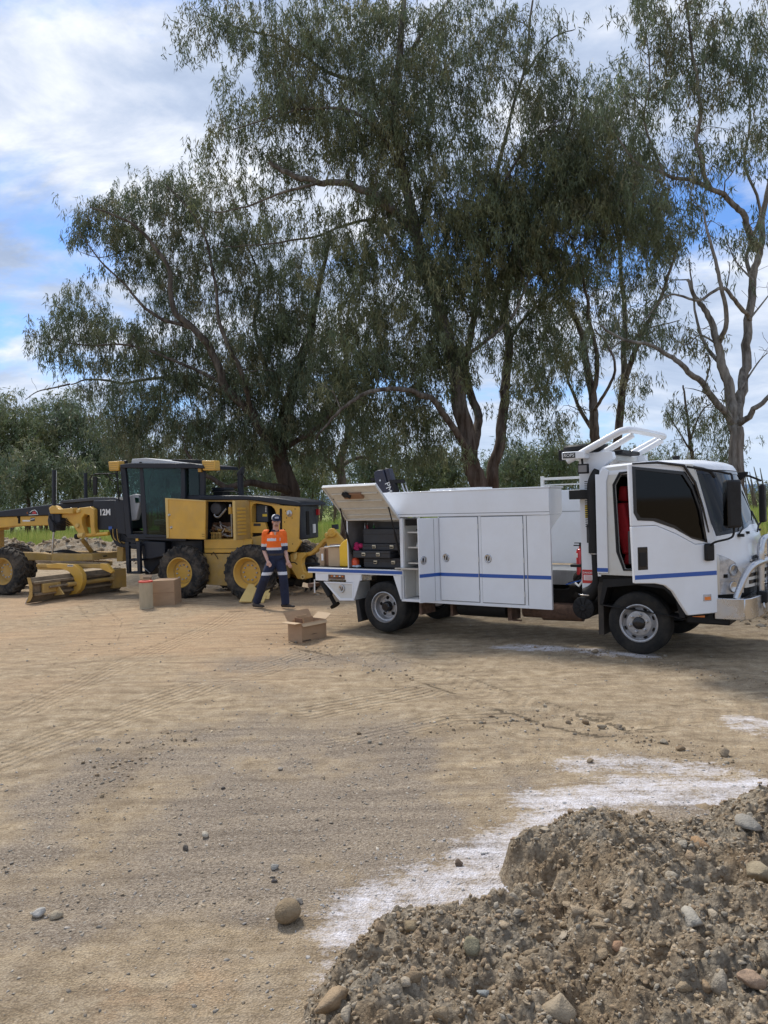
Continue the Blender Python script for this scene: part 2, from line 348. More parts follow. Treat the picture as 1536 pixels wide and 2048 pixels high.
def earth_material(name, mound=False):
    m = bpy.data.materials.new(name); m.use_nodes = True; n = m.node_tree.nodes; l = m.node_tree.links; b = n['Principled BSDF']
    b.inputs['Roughness'].default_value = 0.95; b.inputs['Specular IOR Level'].default_value = 0.15
    tc = n.new('ShaderNodeTexCoord'); co = tc.outputs['Object']
    def nz(scale, det=6, rough=0.6, dist=0.0):
        x = n.new('ShaderNodeTexNoise'); x.inputs['Scale'].default_value = scale; x.inputs['Detail'].default_value = det; x.inputs['Roughness'].default_value = rough; x.inputs['Distortion'].default_value = dist
        l.new(co, x.inputs['Vector']); return x.outputs['Fac']
    def ramp(f, st):
        r = n.new('ShaderNodeValToRGB'); e = r.color_ramp.elements
        while len(e) < len(st): e.new(0.5)
        for i, (p, c) in enumerate(st): e[i].position = p; e[i].color = (*c, 1)
        l.new(f, r.inputs[0]); return r.outputs[0]
    def mix(f, a, c, mode='MIX'):
        x = n.new('ShaderNodeMixRGB'); x.blend_type = mode
        for i, q in ((0, f), (1, a), (2, c)):
            if isinstance(q, (int, float)): x.inputs[i].default_value = q
            elif isinstance(q, tuple): x.inputs[i].default_value = (*q, 1)
            else: l.new(q, x.inputs[i])
        return x.outputs[0]
    def mth(op, a, c=None, d=None, clamp=False):
        x = n.new('ShaderNodeMath'); x.operation = op; x.use_clamp = clamp
        for i, q in ((0, a), (1, c), (2, d)):
            if q is None: continue
            if isinstance(q, (int, float)): x.inputs[i].default_value = q
            else: l.new(q, x.inputs[i])
        return x.outputs[0]
    A = n.new('ShaderNodeAttribute'); A.attribute_name = 'masks'; S = n.new('ShaderNodeSeparateColor'); l.new(A.outputs['Color'], S.inputs[0])
    D = n.new('ShaderNodeAttribute'); D.attribute_name = 'dark'; T = n.new('ShaderNodeAttribute'); T.attribute_name = 'trk'
    TS = n.new('ShaderNodeSeparateColor'); l.new(T.outputs['Color'], TS.inputs[0])
    fine = nz(38, 7, 0.72); mid = nz(6, 6, 0.62); big = nz(0.8, 4)
    if mound:
        c = ramp(mid, [(0.30, (0.185, 0.130, 0.078)), (0.5, (0.345, 0.265, 0.175)), (0.7, (0.46, 0.38, 0.275))])
        c = mix(ramp(nz(1.7, 4), [(0.45, (0, 0, 0)), (0.6, (1, 1, 1))]), c, mix(0.6, c, (0.325, 0.292, 0.235)))
    else:
        c = ramp(mid, [(0.32, (0.30, 0.228, 0.145)), (0.5, (0.42, 0.326, 0.214)), (0.68, (0.52, 0.42, 0.29))])
        c = mix(mth('MULTIPLY', S.outputs[2], mth('ADD', big, 0.2)), c, (0.50, 0.345, 0.21))
        gm = mth('MULTIPLY', mth('SUBTRACT', mth('ADD', mth('ADD', S.outputs[1], mth('MULTIPLY', nz(2.6, 7, 0.75), 1.2)), mth('MULTIPLY', fine, 1.1)), 1.28), 1.25, clamp=True)
        gc = ramp(nz(55, 5, 0.8), [(0.32, (0.175, 0.135, 0.10)), (0.5, (0.325, 0.265, 0.20)), (0.66, (0.47, 0.40, 0.315))])
        c = mix(gm, c, gc)
        c = mix(mth('MULTIPLY', D.outputs['Fac'], mth('ADD', mid, 0.15)), c, (0.15, 0.105, 0.065))
    ms = n.new('ShaderNodeMapping'); ms.inputs['Rotation'].default_value = (0, 0, -0.62); ms.inputs['Scale'].default_value = (0.35, 3.2, 1); l.new(co, ms.inputs[0]); ns = n.new('ShaderNodeTexNoise'); ns.inputs['Scale'].default_value = 2.2; ns.inputs['Detail'].default_value = 7; ns.inputs['Roughness'].default_value = 0.7; l.new(ms.outputs[0], ns.inputs['Vector']); streak = ns.outputs['Fac']
    if not mound: c = mix(1.0, c, ramp(streak, [(0.33, (0.74, 0.73, 0.73)), (0.5, (1, 1, 1)), (0.68, (1.20, 1.19, 1.15))]), 'MULTIPLY')
    v = n.new('ShaderNodeTexVoronoi'); v.inputs['Scale'].default_value = 85 if not mound else 55; l.new(co, v.inputs['Vector'])
    peb = ramp(v.outputs['Distance'], [(0.0, (1.22, 1.2, 1.16)), (0.4, (1, 1, 1)), (0.75, (0.70, 0.68, 0.66))])
    c = mix(0.75, c, peb, 'MULTIPLY'); c = mix(0.8, c, ramp(fine, [(0.3, (0.72, 0.71, 0.70)), (0.7, (1.22, 1.22, 1.22))]), 'MULTIPLY')
    lm = mth('MULTIPLY', mth('SUBTRACT', mth('ADD', mth('MULTIPLY', S.outputs[0], 1.15), mth('MULTIPLY', mth('ADD', mth('ADD', mth('MULTIPLY', fine, 0.8), nz(7, 7, 0.8)), streak), 1.45)), 2.78), 1.5, clamp=True)
    lm = mth('MULTIPLY', lm, mth('GREATER_THAN', S.outputs[0], 0.02))
    c = mix(lm, c, (0.80, 0.77, 0.79))
    l.new(c, b.inputs['Base Color'])
    if not mound: c = mix(mth('MULTIPLY', TS.outputs[2], 0.8), c, mix(1.0, c, ramp(mth('MULTIPLY_ADD', mth('SINE', mth('MULTIPLY', TS.outputs[0], 46.0)), 0.25, 0.5), [(0.3, (0.72, 0.71, 0.70)), (0.7, (1.20, 1.19, 1.16))]), 'MULTIPLY'))
    # relief: clods, pebbles and tyre lugs
    hgt = mth('ADD', mth('MULTIPLY', mth('ADD', fine, mth('MULTIPLY', streak, 0.45)), 0.7), mth('MULTIPLY', v.outputs['Distance'], -0.55))
    hgt = mth('ADD', hgt, mth('MULTIPLY', nz(150, 4, 0.7), 0.5))
    lug = mth('ADD', mth('MULTIPLY', mth('SINE', mth('MULTIPLY', TS.outputs[0], 46.0)), 0.5), mth('MULTIPLY', mth('SINE', mth('MULTIPLY', TS.outputs[1], 70.0)), 0.9))
    hgt = mth('ADD', hgt, mth('MULTIPLY', mth('MULTIPLY', lug, TS.outputs[2]), 0.55))
    bp = n.new('ShaderNodeBump'); bp.inputs['Strength'].default_value = 0.85; bp.inputs['Distance'].default_value = 0.022 if not mound else 0.03
    l.new(hgt, bp.inputs['Height']); l.new(bp.outputs[0], b.inputs['Normal']); return m
M_EARTH = earth_material('earth'); M_MOUND = earth_material('mound_earth', True)

def grid_mesh(name, X, Y, Z, m, cols, **k):
    r, c = X.shape; V = np.stack([X, Y, Z], -1).reshape(-1, 3); i = np.arange(r * c).reshape(r, c)
    F = np.stack([i[:-1, :-1], i[:-1, 1:], i[1:, 1:], i[1:, :-1]], -1).reshape(-1, 4)
    return np_mesh(name, V, F, m, smooth=True, cols=cols, **k)
NR, NCc = 480, 380
yy = 1.3 * (46 / 1.3) ** (np.arange(NR) / (NR - 1)); tt = np.linspace(-1, 1, NCc)
X = tt[None, :] * (0.62 * yy + 2.2)[:, None]; Y = np.repeat(yy[:, None], NCc, 1)
edge = np.minimum(sstep(1.0, 0.985, abs(tt))[None, :], np.minimum(sstep(46, 43, Y), sstep(1.3, 1.4, Y)))
Z = ground_h(X, Y) * edge - 0.05 * (1 - edge)
mk, dk = ground_masks(X.ravel(), Y.ravel()); ts, td, tm = tracks_attr(X.ravel(), Y.ravel())
grid_mesh('ground', X, Y, Z, M_EARTH, {'masks': mk, 'dark': np.repeat(dk[:, None], 3, 1), 'trk': np.stack([ts, td, tm], 1)}, kind='structure')

# the land all round: dirt where the vehicles work, pasture beyond
mf = bpy.data.materials.new('far_land'); mf.use_nodes = True; n = mf.node_tree.nodes; l = mf.node_tree.links; b = n['Principled BSDF']; b.inputs['Roughness'].default_value = 1; b.inputs['Specular IOR Level'].default_value = 0.1
tc = n.new('ShaderNodeTexCoord'); sp = n.new('ShaderNodeSeparateXYZ'); l.new(tc.outputs['Object'], sp.inputs[0])
nz = n.new('ShaderNodeTexNoise'); nz.inputs['Scale'].default_value = 0.25; nz.inputs['Detail'].default_value = 8; l.new(tc.outputs['Object'], nz.inputs['Vector'])
gr = n.new('ShaderNodeValToRGB'); l.new(nz.outputs['Fac'], gr.inputs[0]); e = gr.color_ramp.elements; e[0].position = .35; e[0].color = (0.11, 0.17, 0.035, 1); e[1].position = .65; e[1].color = (0.27, 0.28, 0.09, 1)
ad = n.new('ShaderNodeMath'); ad.operation = 'MULTIPLY_ADD'; l.new(nz.outputs['Fac'], ad.inputs[0]); ad.inputs[1].default_value = 3; l.new(sp.outputs[1], ad.inputs[2])
st = n.new('ShaderNodeMapRange'); st.inputs[1].default_value = 31.5; st.inputs[2].default_value = 33.0; l.new(ad.outputs[0], st.inputs[0])
mx = n.new('ShaderNodeMixRGB'); l.new(st.outputs[0], mx.inputs[0]); mx.inputs[1].default_value = (0.33, 0.245, 0.15, 1); l.new(gr.outputs[0], mx.inputs[2]); l.new(mx.outputs[0], b.inputs['Base Color'])
MB().box(-3500, 3500, -400, 5200, -0.9, -0.06).build('field', mf, kind='structure')

# ------------------------------------------------------------------ spoil heap in the foreground
M1 = G2([(560, 2200), (610, 2040), (650, 1930), (740, 1870), (880, 1825), (1000, 1795), (1120, 1790), (1220, 1900), (1280, 2500), (560, 2500)])
M2 = G2([(1004, 1750), (1050, 1700), (1110, 1674), (1200, 1664), (1370, 1668), (1425, 1622), (1560, 1606), (1900, 1620), (2100, 2600), (1180, 2600), (1130, 1960), (1110, 1860), (1040, 1800)])
def mound_h(x, y):
    wx = x + (fbm(x, y, 3, 3, 50) - 0.5) * 0.22; wy = y + (fbm(x, y, 3, 3, 60) - 0.5) * 0.22
    a = poly_sd(wx, wy, M1); b_ = poly_sd(wx, wy, M2)
    h1 = 0.125 * sstep(-0.06, 0.32, a) * (0.55 + 0.9 * fbm(x, y, 2.6, 4, 70)); 
    left = sstep(1.25, 0.75, x / np.maximum(y, .1) * 3.2 )  # steep western face
    h2 = 0.20 * sstep(-0.05, 0.5, b_) + 0.10 * sstep(0.0, 0.10, b_) * left
    h2 = h2 * (0.62 + 0.7 * fbm(x, y, 1.7, 4, 80)) + 0.10 * sstep(1.2, 2.0, x) * sstep(0, .45, b_)
    h = np.maximum(h1, h2); ins = sstep(-0.02, 0.10, np.maximum(a, b_))
    clod = np.abs(fbm(x, y, 9, 3, 90) - 0.5) * 2; r = fbm(x, y, 26, 3, 95)
    return h + ins * ((0.5 - clod) * 0.12 + (fbm(x, y, 4.5, 2, 55) - 0.5) * 0.09 + (r - 0.5) * 0.06 + (fbm(x, y, 70, 2, 97) - .5) * 0.022) - 0.05 * (1 - ins)
gx = np.arange(-0.9, 3.9, 0.0125); gy = np.arange(1.5, 5.3, 0.0125); X, Y = np.meshgrid(gx, gy)
Z = ground_h(X, Y) + mound_h(X, Y)
keep = np.maximum(poly_sd(X, Y, M1), poly_sd(X, Y, M2)) > -0.3
r, c = X.shape; i = np.arange(r * c).reshape(r, c); F = np.stack([i[:-1, :-1], i[:-1, 1:], i[1:, 1:], i[1:, :-1]], -1).reshape(-1, 4)
F = F[keep.ravel()[F].all(1)]; used = np.unique(F); rm = np.full(r * c, -1); rm[used] = np.arange(len(used))
V = np.stack([X, Y, Z], -1).reshape(-1, 3)[used]; mk = np.zeros((len(V), 3))
np_mesh('dirt_mound', V, rm[F], M_MOUND, smooth=True, cols={'masks': mk, 'dark': mk, 'trk': mk}, kind='structure')

# ------------------------------------------------------------------ long bank of spoil behind the machines
BERM = [(-40, 33.0), (-14, 31.0), (-6, 29.0), (-1, 27.5), (6, 26.5), (20, 25)]
gx = np.linspace(-36, 18, 430); gy = np.linspace(22, 36, 110); X, Y = np.meshgrid(gx, gy)
d, s, _ = seg_dist(X, Y, BERM); hh = 1.12 * sstep(6, -8, X) * 0.55 + 0.45
hh = hh * 0.82; Z = hh * np.exp(-(d / 1.5) ** 2) * (0.72 + 0.5 * fbm(X, Y, 0.5, 4, 7)) + (fbm(X, Y, 2.5, 4, 17) - 0.5) * 0.4 * np.exp(-(d / 1.9) ** 2) + (fbm(X, Y, 9, 3, 19) - 0.5) * 0.10 * np.exp(-(d / 2) ** 2) - 0.12 * sstep(1.8, 3.2, d)
mk = np.zeros((X.size, 3)); grid_mesh('dirt_bank', X, Y, Z, M_MOUND, {'masks': mk, 'dark': mk, 'trk': mk}, kind='structure')

# ------------------------------------------------------------------ stones
ICO_V = []; ICO_F = []
_b = bmesh.new(); bmesh.ops.create_icosphere(_b, subdivisions=1, radius=1); ICO1 = (np.array([v.co[:] for v in _b.verts]), np.array([[v.index for v in f.verts] for f in _b.faces])); _b.free()
_b = bmesh.new(); bmesh.ops.create_icosphere(_b, subdivisions=2, radius=1); ICO2 = (np.array([v.co[:] for v in _b.verts]), np.array([[v.index for v in f.verts] for f in _b.faces])); _b.free()
_b = bmesh.new(); bmesh.ops.create_icosphere(_b, subdivisions=4, radius=1); ICO4 = (np.array([v.co[:] for v in _b.verts]), np.array([[v.index for v in f.verts] for f in _b.faces])); _b.free()
def scatter(name, P, R, ico, m, cols, flat=0.6, jag=0.35, cuts=5, **k):
    bv, bf = ico; n = len(P); nv = len(bv); j = 1 + (RNG.random((n, nv, 1)) - 0.5) * 2 * jag
    q = bv[None] * j * 1.15
    for _c in range(cuts):
        nn = RNG.normal(0, 1, (n, 1, 3)); nn /= np.linalg.norm(nn, axis=2, keepdims=True); dd_ = np.maximum((q * nn).sum(2, keepdims=True) - (0.35 + 0.4 * RNG.random((n, 1, 1))), 0); q = q - nn * dd_
    q = q * 1.0; q = q * (np.stack([0.75 + 0.6 * RNG.random(n), 0.6 + 0.5 * RNG.random(n), flat * (0.7 + 0.6 * RNG.random(n))], 1))[:, None, :]
    a = RNG.random(n) * 6.283; t = (RNG.random(n) - 0.5) * 0.9; ca, sa, ct, st_ = np.cos(a), np.sin(a), np.cos(t), np.sin(t)
    x = q[..., 0] * ct[:, None] - q[..., 2] * st_[:, None]; z = q[..., 0] * st_[:, None] + q[..., 2] * ct[:, None]; y = q[..., 1]
    V = np.stack([x * ca[:, None] - y * sa[:, None], x * sa[:, None] + y * ca[:, None], z], -1) * R[:, None, None] + P[:, None, :]
    F = (bf[None] + (np.arange(n) * nv)[:, None, None]).reshape(-1, 3); cc = np.repeat(cols[:, None, :], nv, 1).reshape(-1, 3)
    return np_mesh(name, V.reshape(-1, 3), F, m, cols={'tint': cc}, kind='stuff', **k)
M_STONE = mat('stone', (0.9, 0.9, 0.9), 0.9, var=0.22, scale=25, bump=0.5, bscale=120, attr='tint', spec=0.2)
PAL = np.array([(0.44, 0.385, 0.31), (0.36, 0.32, 0.265), (0.54, 0.48, 0.39), (0.28, 0.24, 0.19), (0.45, 0.36, 0.25), (0.40, 0.36, 0.31)])
PALM = np.array([(0.345, 0.262, 0.168), (0.40, 0.312, 0.21), (0.28, 0.205, 0.128), (0.46, 0.385, 0.285), (0.385, 0.335, 0.26), (0.37, 0.27, 0.172)])
def tints(n, pal, v=0.2): return pal[RNG.integers(0, len(pal), n)] * (1 + (RNG.random((n, 1)) - 0.5) * 2 * v)
N = 60000; ys = 1.9 * (16 / 1.9) ** (RNG.random(N) ** 0.8); xs = (RNG.random(N) * 2 - 1) * (0.56 * ys + 0.6)
mk, dk = ground_masks(xs, ys); pr = 0.10 + 0.9 * mk[:, 1] + 0.45 * dk; sel = (RNG.random(N) < pr * 0.7) & (np.maximum(poly_sd(xs, ys, M1), poly_sd(xs, ys, M2)) < 0.05)
xs, ys, mk = xs[sel][:19000], ys[sel][:19000], mk[sel][:19000]; R = (0.0028 + 0.0095 * RNG.random(len(xs)) ** 4.5) * (0.8 + 0.09 * ys)
ct = tints(len(xs), PAL); ct = ct * (1 - 0.7 * mk[:, :1]) + 0.7 * mk[:, :1] * 0.62
scatter('gravel', np.stack([xs, ys, ground_h(xs, ys) + R * 0.1], 1), R, ICO1, M_STONE, ct, flat=0.5, jag=0.45)
def on_mound(N, lo=0.0):
    xs = RNG.random(N) * 4.8 - 0.9; ys = 1.75 + RNG.random(N) * 3.4; a = np.maximum(poly_sd(xs, ys, M1), poly_sd(xs, ys, M2)); k = a > lo; return xs[k], ys[k]
xs, ys = on_mound(44000); z = ground_h(xs, ys) + mound_h(xs, ys); R = 0.0035 + 0.013 * RNG.random(len(xs)) ** 3
scatter('rubble', np.stack([xs, ys, z + R * 0.2], 1), R, ICO1, M_STONE, tints(len(xs), PALM, 0.12), flat=0.75, jag=0.42)
xs, ys = on_mound(2400, 0.03); z = ground_h(xs, ys) + mound_h(xs, ys); R = 0.012 + 0.030 * RNG.random(len(xs)) ** 4
scatter('clods', np.stack([xs, ys, z + R * 0.1], 1), R, ICO2, M_STONE, tints(len(xs), PALM * 0.95, 0.08), flat=0.7, jag=0.2, cuts=8)
# clods along the ridges, the bank and round the ripper
pts = []
for R_ in RIDGES:
    for (ax, ay), (bx, by) in zip(R_[:-1], R_[1:]):
        t = RNG.random(70); pts.append(np.stack([ax + (bx - ax) * t + RNG.normal(0, 0.17, 70), ay + (by - ay) * t + RNG.normal(0, 0.17, 70)], 1))
pts = np.concatenate(pts); R = 0.006 + 0.018 * RNG.random(len(pts)) ** 4
scatter('ridge_clods', np.stack([pts[:, 0], pts[:, 1], ground_h(pts[:, 0], pts[:, 1]) + R * 0.3], 1), R, ICO1, M_STONE, tints(len(pts), PALM), flat=0.8)
q = RNG.random((5200, 2)); xs = -34 + 46 * q[:, 0]; d0 = RNG.normal(0, 1.1, 5200)
ys = np.interp(xs, [p[0] for p in BERM], [p[1] for p in BERM]) + d0; hh = 1.12 * sstep(6, -8, xs) * 0.55 + 0.45
hh = hh * 0.82; z = hh * np.exp(-(d0 / 1.5) ** 2) * (0.72 + 0.5 * fbm(xs, ys, 0.5, 4, 7)) + (fbm(xs, ys, 2.5, 4, 17) - 0.5) * 0.4 * np.exp(-(d0 / 1.9) ** 2)
R = 0.03 + 0.13 * RNG.random(5200) ** 3; scatter('bank_clods', np.stack([xs, ys, z], 1), R, ICO1, M_STONE, tints(5200, PALM), flat=0.8)
xs = np.concatenate([RNG.normal(-1.3, 0.9, 700), 5.5 + RNG.random(1500) * 6]); ys = np.concatenate([RNG.normal(19.3, 0.9, 700), 10.2 + RNG.random(1500) * 3.6])
R = 0.02 + 0.06 * RNG.random(2200) ** 3; scatter('broken_earth', np.stack([xs, ys, ground_h(xs, ys)], 1), R, ICO1, M_STONE, tints(2200, PALM * 0.85), flat=0.85)

def rock(name, u, v, r, col, label, sc=(1, 0.85, 0.7), jag=0.12, seed=0, on=None, cat='rock', ico=None, sink=0.35):
    """one loose stone, seen at pixel (u, v)"""
    p = gnd(u, v)
    for _ in range(6):
        h = float(ground_h(np.array([p[0]]), np.array([p[1]]))[0]) + (float(mound_h(np.array([p[0]]), np.array([p[1]]))[0]) if on else 0); p = gnd(u, v, h)
    bv, bf = ico or ICO2; V = []
    rs = np.random.default_rng(seed + 5); jr = 1 + (rs.random(len(bv)) - 0.5) * 2 * jag
    for k, q in enumerate(bv):
        f = 1 + jag * 1.3 * (mnoise.noise(Vector(q) * 1.3 + Vector((seed * 3.1, 0, 0)))) if ico is not None else jr[k]
        V.append(q * f)
    V = np.array(V)
    if ico is None:
        V = V * 1.2
        for _c in range(9): nn = rs.normal(0, 1, 3); nn /= np.linalg.norm(nn); V = V - nn * np.maximum((V @ nn) - (0.5 + 0.3 * rs.random()), 0)[:, None]
    V = V * np.array(sc) * r; a = seed * 1.7; V = np.stack([V[:, 0] * math.cos(a) - V[:, 1] * math.sin(a), V[:, 0] * math.sin(a) + V[:, 1] * math.cos(a), V[:, 2]], 1)
    cc = np.repeat(np.array([col]), len(V), 0)
    o = np_mesh(name, V, bf, M_STONE, smooth=ico is not None, cols={'tint': cc}, label=label, cat=cat)
    o.location = (p[0], p[1], p[2] + r * sc[2] * (1 - sink)); return o
rock('cobble', 576, 1842, 0.064, (0.30, 0.225, 0.14), 'round smooth brown cobble lying beside the white powder', (1, 0.94, 0.86), 0.07, 2, ico=ICO4, sink=0.12)
for a in [
    ('stone', 410, 1674, .030, (.52, .46, .36), 'pale cream stone alone on the gravel above the cobble', 1, None), ('stone', 75, 1834, .036, (.50, .47, .42), 'pale grey broken stone near the lower left edge', 2, None),
    ('stone', 108, 1838, .034, (.42, .35, .25), 'tan flat stone touching the pale grey broken stone', 4, None), ('stone', 372, 1700, .022, (.14, .12, .10), 'thin dark stone left of the pale cream stone', 5, None),
    ('stone', 548, 1764, .022, (.15, .13, .12), 'small dark stone above the round cobble', 6, None), ('stone', 600, 1806, .024, (.30, .27, .23), 'slate grey stone just right of the cobble top', 7, None),
    ('stone', 446, 1578, .020, (.16, .14, .12), 'dark chunk of gravel in the middle of the bare dirt', 8, None), ('stone', 550, 1738, .028, (.36, .34, .30), 'pale grey stone among coarse gravel above the dark stone', 9, None),
    ('stone', 560, 1540, .022, (.48, .42, .34), 'small angular cream stone in the gravel strip', 10, None), ('clod', 1172, 1448, .042, (.26, .19, .12), 'brown clod at the left end of the clod row', 11, None),
    ('clod', 1138, 1447, .036, (.28, .215, .145), 'dark flat clod left of the clod row', 12, None), ('clod', 1204, 1458, .045, (.33, .27, .19), 'pale brown clod in the middle of the row', 13, None),
    ('clod', 1238, 1457, .040, (.31, .25, .18), 'light tan clod at the right end of the row', 14, None), ('clod', 1362, 1500, .042, (.27, .195, .12), 'large dark brown clod above the white powder', 15, None),
    ('clod', 1330, 1488, .040, (.33, .28, .21), 'grey tan clod beside the large dark brown clod', 16, None), ('clod', 1450, 1512, .050, (.30, .235, .16), 'brown clod near the far right of the powder', 17, None),
    ('clod', 1180, 1524, .035, (.28, .215, .145), 'dark clod at the left tip of the upper powder streak', 18, None), ('clod', 1190, 1306, .050, (.30, .235, .16), 'brown clod in front of the truck front wheel', 19, None),
    ('clod', 917, 1731, .030, (.15, .11, .08), 'dark crumbly clod sitting in the white powder', 20, None),
    ('rock', 1178, 1752, .058, (.46, .38, .26), 'pale sandy rock high on the grey spoil heap', 21, 1), ('rock', 1408, 1632, .075, (.33, .25, .16), 'big tan rock on the crest of the spoil heap', 22, 1),
    ('rock', 1400, 1702, .052, (.42, .27, .15), 'orange brown rock below the crest rock', 23, 1), ('rock', 1265, 1655, .042, (.27, .235, .19), 'dark grey rock on the back edge of the heap', 24, 1),
    ('rock', 1384, 1850, .062, (.42, .38, .31), 'long pale grey rock half buried in the heap', 25, 1), ('rock', 925, 1822, .042, (.08, .07, .07), 'small black rock at the top of the brown heap', 26, 1),
    ('rock', 820, 1862, .040, (.30, .23, .14), 'tan rock at the left of the black rock', 27, 1), ('rock', 665, 2022, .070, (.40, .29, .18), 'tan orange rock at the foot of the heap near the bottom edge', 28, 1),
    ('rock', 940, 1900, .045, (.26, .23, .15), 'olive upright rock in the brown heap', 29, 1), ('rock', 965, 1992, .030, (.27, .28, .27), 'blue grey rock low in the heap', 30, 1),
    ('rock', 1236, 1898, .034, (.44, .27, .165), 'bright orange rock in the middle of the grey slope', 31, 1), ('rock', 1440, 1982, .060, (.36, .31, .24), 'pale rounded rock at the top of the stone patch', 32, 1),
    ('rock', 1500, 1972, .058, (.36, .25, .17), 'reddish tan rock in the lower right stone patch', 33, 1), ('rock', 1230, 2030, .036, (.42, .39, .34), 'smooth light grey rock by the bottom edge of the heap', 34, 1),
    ('rock', 1120, 2030, .065, (.40, .32, .22), 'broad sandy rock at the bottom edge', 35, 1), ('rock', 1500, 1660, .080, (.36, .325, .27), 'wide flat grey rock at the right edge of the heap', 36, 1),
    ('rock', 1335, 1665, .055, (.31, .29, .255), 'blue grey slab leaning by the crest rock', 37, 1), ('rock', 1525, 1760, .070, (.33, .27, .18), 'tan slab at the right margin of the heap', 38, 1),
    ('rock', 720, 1885, .050, (.24, .17, .10), 'dark brown clod at the left end of the heap', 39, 1)]:
    nm, u, v, r, col, lab, sd_, on = a
    rock(nm, u, v, r, col, lab, (1, 0.72 + .06 * (sd_ % 4), 0.55 + 0.1 * (sd_ % 3)), 0.14, sd_, on, cat=nm)

# ------------------------------------------------------------------ grass, hills
def blades(name, n, xr, yr, h, wd, m, pal):
    xs = xr[0] + (xr[1] - xr[0]) * RNG.random(n); ys = yr[0] + (yr[1] - yr[0]) * RNG.random(n) ** 1.5; a = RNG.random(n) * 6.283; hh = h * (0.5 + 0.7 * RNG.random(n)) * (0.55 + 0.9 * fbm(xs, ys, 0.35, 3, 77)); lean = RNG.normal(0, 0.22, (n, 2)) * hh[:, None]
    w2 = wd * (0.6 + RNG.random(n)); c, s = np.cos(a) * w2, np.sin(a) * w2; z0 = np.full(n, -0.08)
    A = np.stack([xs - c, ys - s, z0], 1); B = np.stack([xs + c, ys + s, z0], 1); T = np.stack([xs + lean[:, 0], ys + lean[:, 1], hh], 1)
    V = np.stack([A, B, T], 1).reshape(-1, 3); F = np.arange(3 * n).reshape(-1, 3); t = fbm(xs, ys, 0.3, 3, 88)[:, None] * 1.6 - 0.3; t = np.clip(t + RNG.normal(0, 0.2, (n, 1)), 0, 1)
    cc = pal[0] * (1 - t) + pal[1] * t
    return np_mesh(name, V, F, m, cols={'tint': np.repeat(cc[:, None, :], 3, 1).reshape(-1, 3)}, kind='stuff')
M_GRASS = mat('grass_blade', (1, 1, 1), 0.8, var=0.05, attr='tint', trans=0.35, spec=0.2)
gp = (np.array([0.15, 0.27, 0.035]), np.array([0.40, 0.40, 0.12]))
blades('tall_grass', 52000, (-32, 2), (31.5, 60), 0.95, 0.03, M_GRASS, gp)
blades('paddock_grass', 22000, (2, 50), (31.5, 80), 0.8, 0.04, M_GRASS, gp)
M_HILL = mat('hazed_hill', (0.13, 0.19, 0.28), 1.0, var=0.1, scale=0.01, spec=0.0)  # distance haze is painted into the hills as a bluish base colour
vs = []; fs = []; K = 160
for i in range(K):
    x = -3300 + 6600 * i / (K - 1); hgt = 30 + 45 * float(fbm(np.array([x]), np.array([0.0]), 0.0016, 4, 3)[0]) * (0.5 + 0.5 * math.sin(x * 0.0011 + 1.0)); vs += [(x, 3300, -5), (x, 3700, hgt), (x, 4100, -5)]
for i in range(K - 1): a = i * 3; fs += [(a, a + 3, a + 4, a + 1), (a + 1, a + 4, a + 5, a + 2)]
MB().add(vs, fs).build('hills', M_HILL, kind='structure', smooth=True)

# ------------------------------------------------------------------ trees
def bark_mat(name, pale, dark, red, lo, hi):
    m = bpy.data.materials.new(name); m.use_nodes = True; n = m.node_tree.nodes; l = m.node_tree.links; b = n['Principled BSDF']
    b.inputs['Roughness'].default_value = 0.9; b.inputs['Specular IOR Level'].default_value = 0.15
    tc = n.new('ShaderNodeTexCoord'); mp = n.new('ShaderNodeMapping'); mp.inputs['Scale'].default_value = (1, 1, 0.16); l.new(tc.outputs['Object'], mp.inputs[0])
    a = n.new('ShaderNodeTexNoise'); a.inputs['Scale'].default_value = 7; a.inputs['Detail'].default_value = 7; a.inputs['Roughness'].default_value = 0.65; l.new(mp.outputs[0], a.inputs['Vector'])
    g = n.new('ShaderNodeTexNoise'); g.inputs['Scale'].default_value = 1.1; g.inputs['Detail'].default_value = 4; l.new(tc.outputs['Object'], g.inputs['Vector'])
    r = n.new('ShaderNodeValToRGB'); l.new(a.outputs['Fac'], r.inputs[0]); e = r.color_ramp.elements; e[0].position = .38; e[0].color = (*dark, 1); e[1].position = .62; e[1].color = (*pale, 1)
    r2 = n.new('ShaderNodeValToRGB'); l.new(a.outputs['Fac'], r2.inputs[0]); e = r2.color_ramp.elements; e[0].position = .35; e[0].color = (*[c * .45 for c in red], 1); e[1].position = .7; e[1].color = (*red, 1)
    sp = n.new('ShaderNodeSeparateXYZ'); l.new(tc.outputs['Object'], sp.inputs[0])
    ad = n.new('ShaderNodeMath'); ad.operation = 'MULTIPLY_ADD'; l.new(g.outputs['Fac'], ad.inputs[0]); ad.inputs[1].default_value = -7; l.new(sp.outputs[2], ad.inputs[2])
    mr = n.new('ShaderNodeMapRange'); mr.inputs[1].default_value = lo; mr.inputs[2].default_value = hi; l.new(ad.outputs[0], mr.inputs[0])
    mx = n.new('ShaderNodeMixRGB'); l.new(mr.outputs[0], mx.inputs[0]); l.new(r2.outputs[0], mx.inputs[1]); l.new(r.outputs[0], mx.inputs[2]); l.new(mx.outputs[0], b.inputs['Base Color'])
    bp = n.new('ShaderNodeBump'); bp.inputs['Strength'].default_value = 0.8; bp.inputs['Distance'].default_value = 0.04; l.new(a.outputs['Fac'], bp.inputs['Height']); l.new(bp.outputs[0], b.inputs['Normal'])
    return m
BARK = bark_mat('gum_bark', (0.21, 0.19, 0.165), (0.06, 0.05, 0.04), (0.115, 0.062, 0.038), -2.5, 3.0)
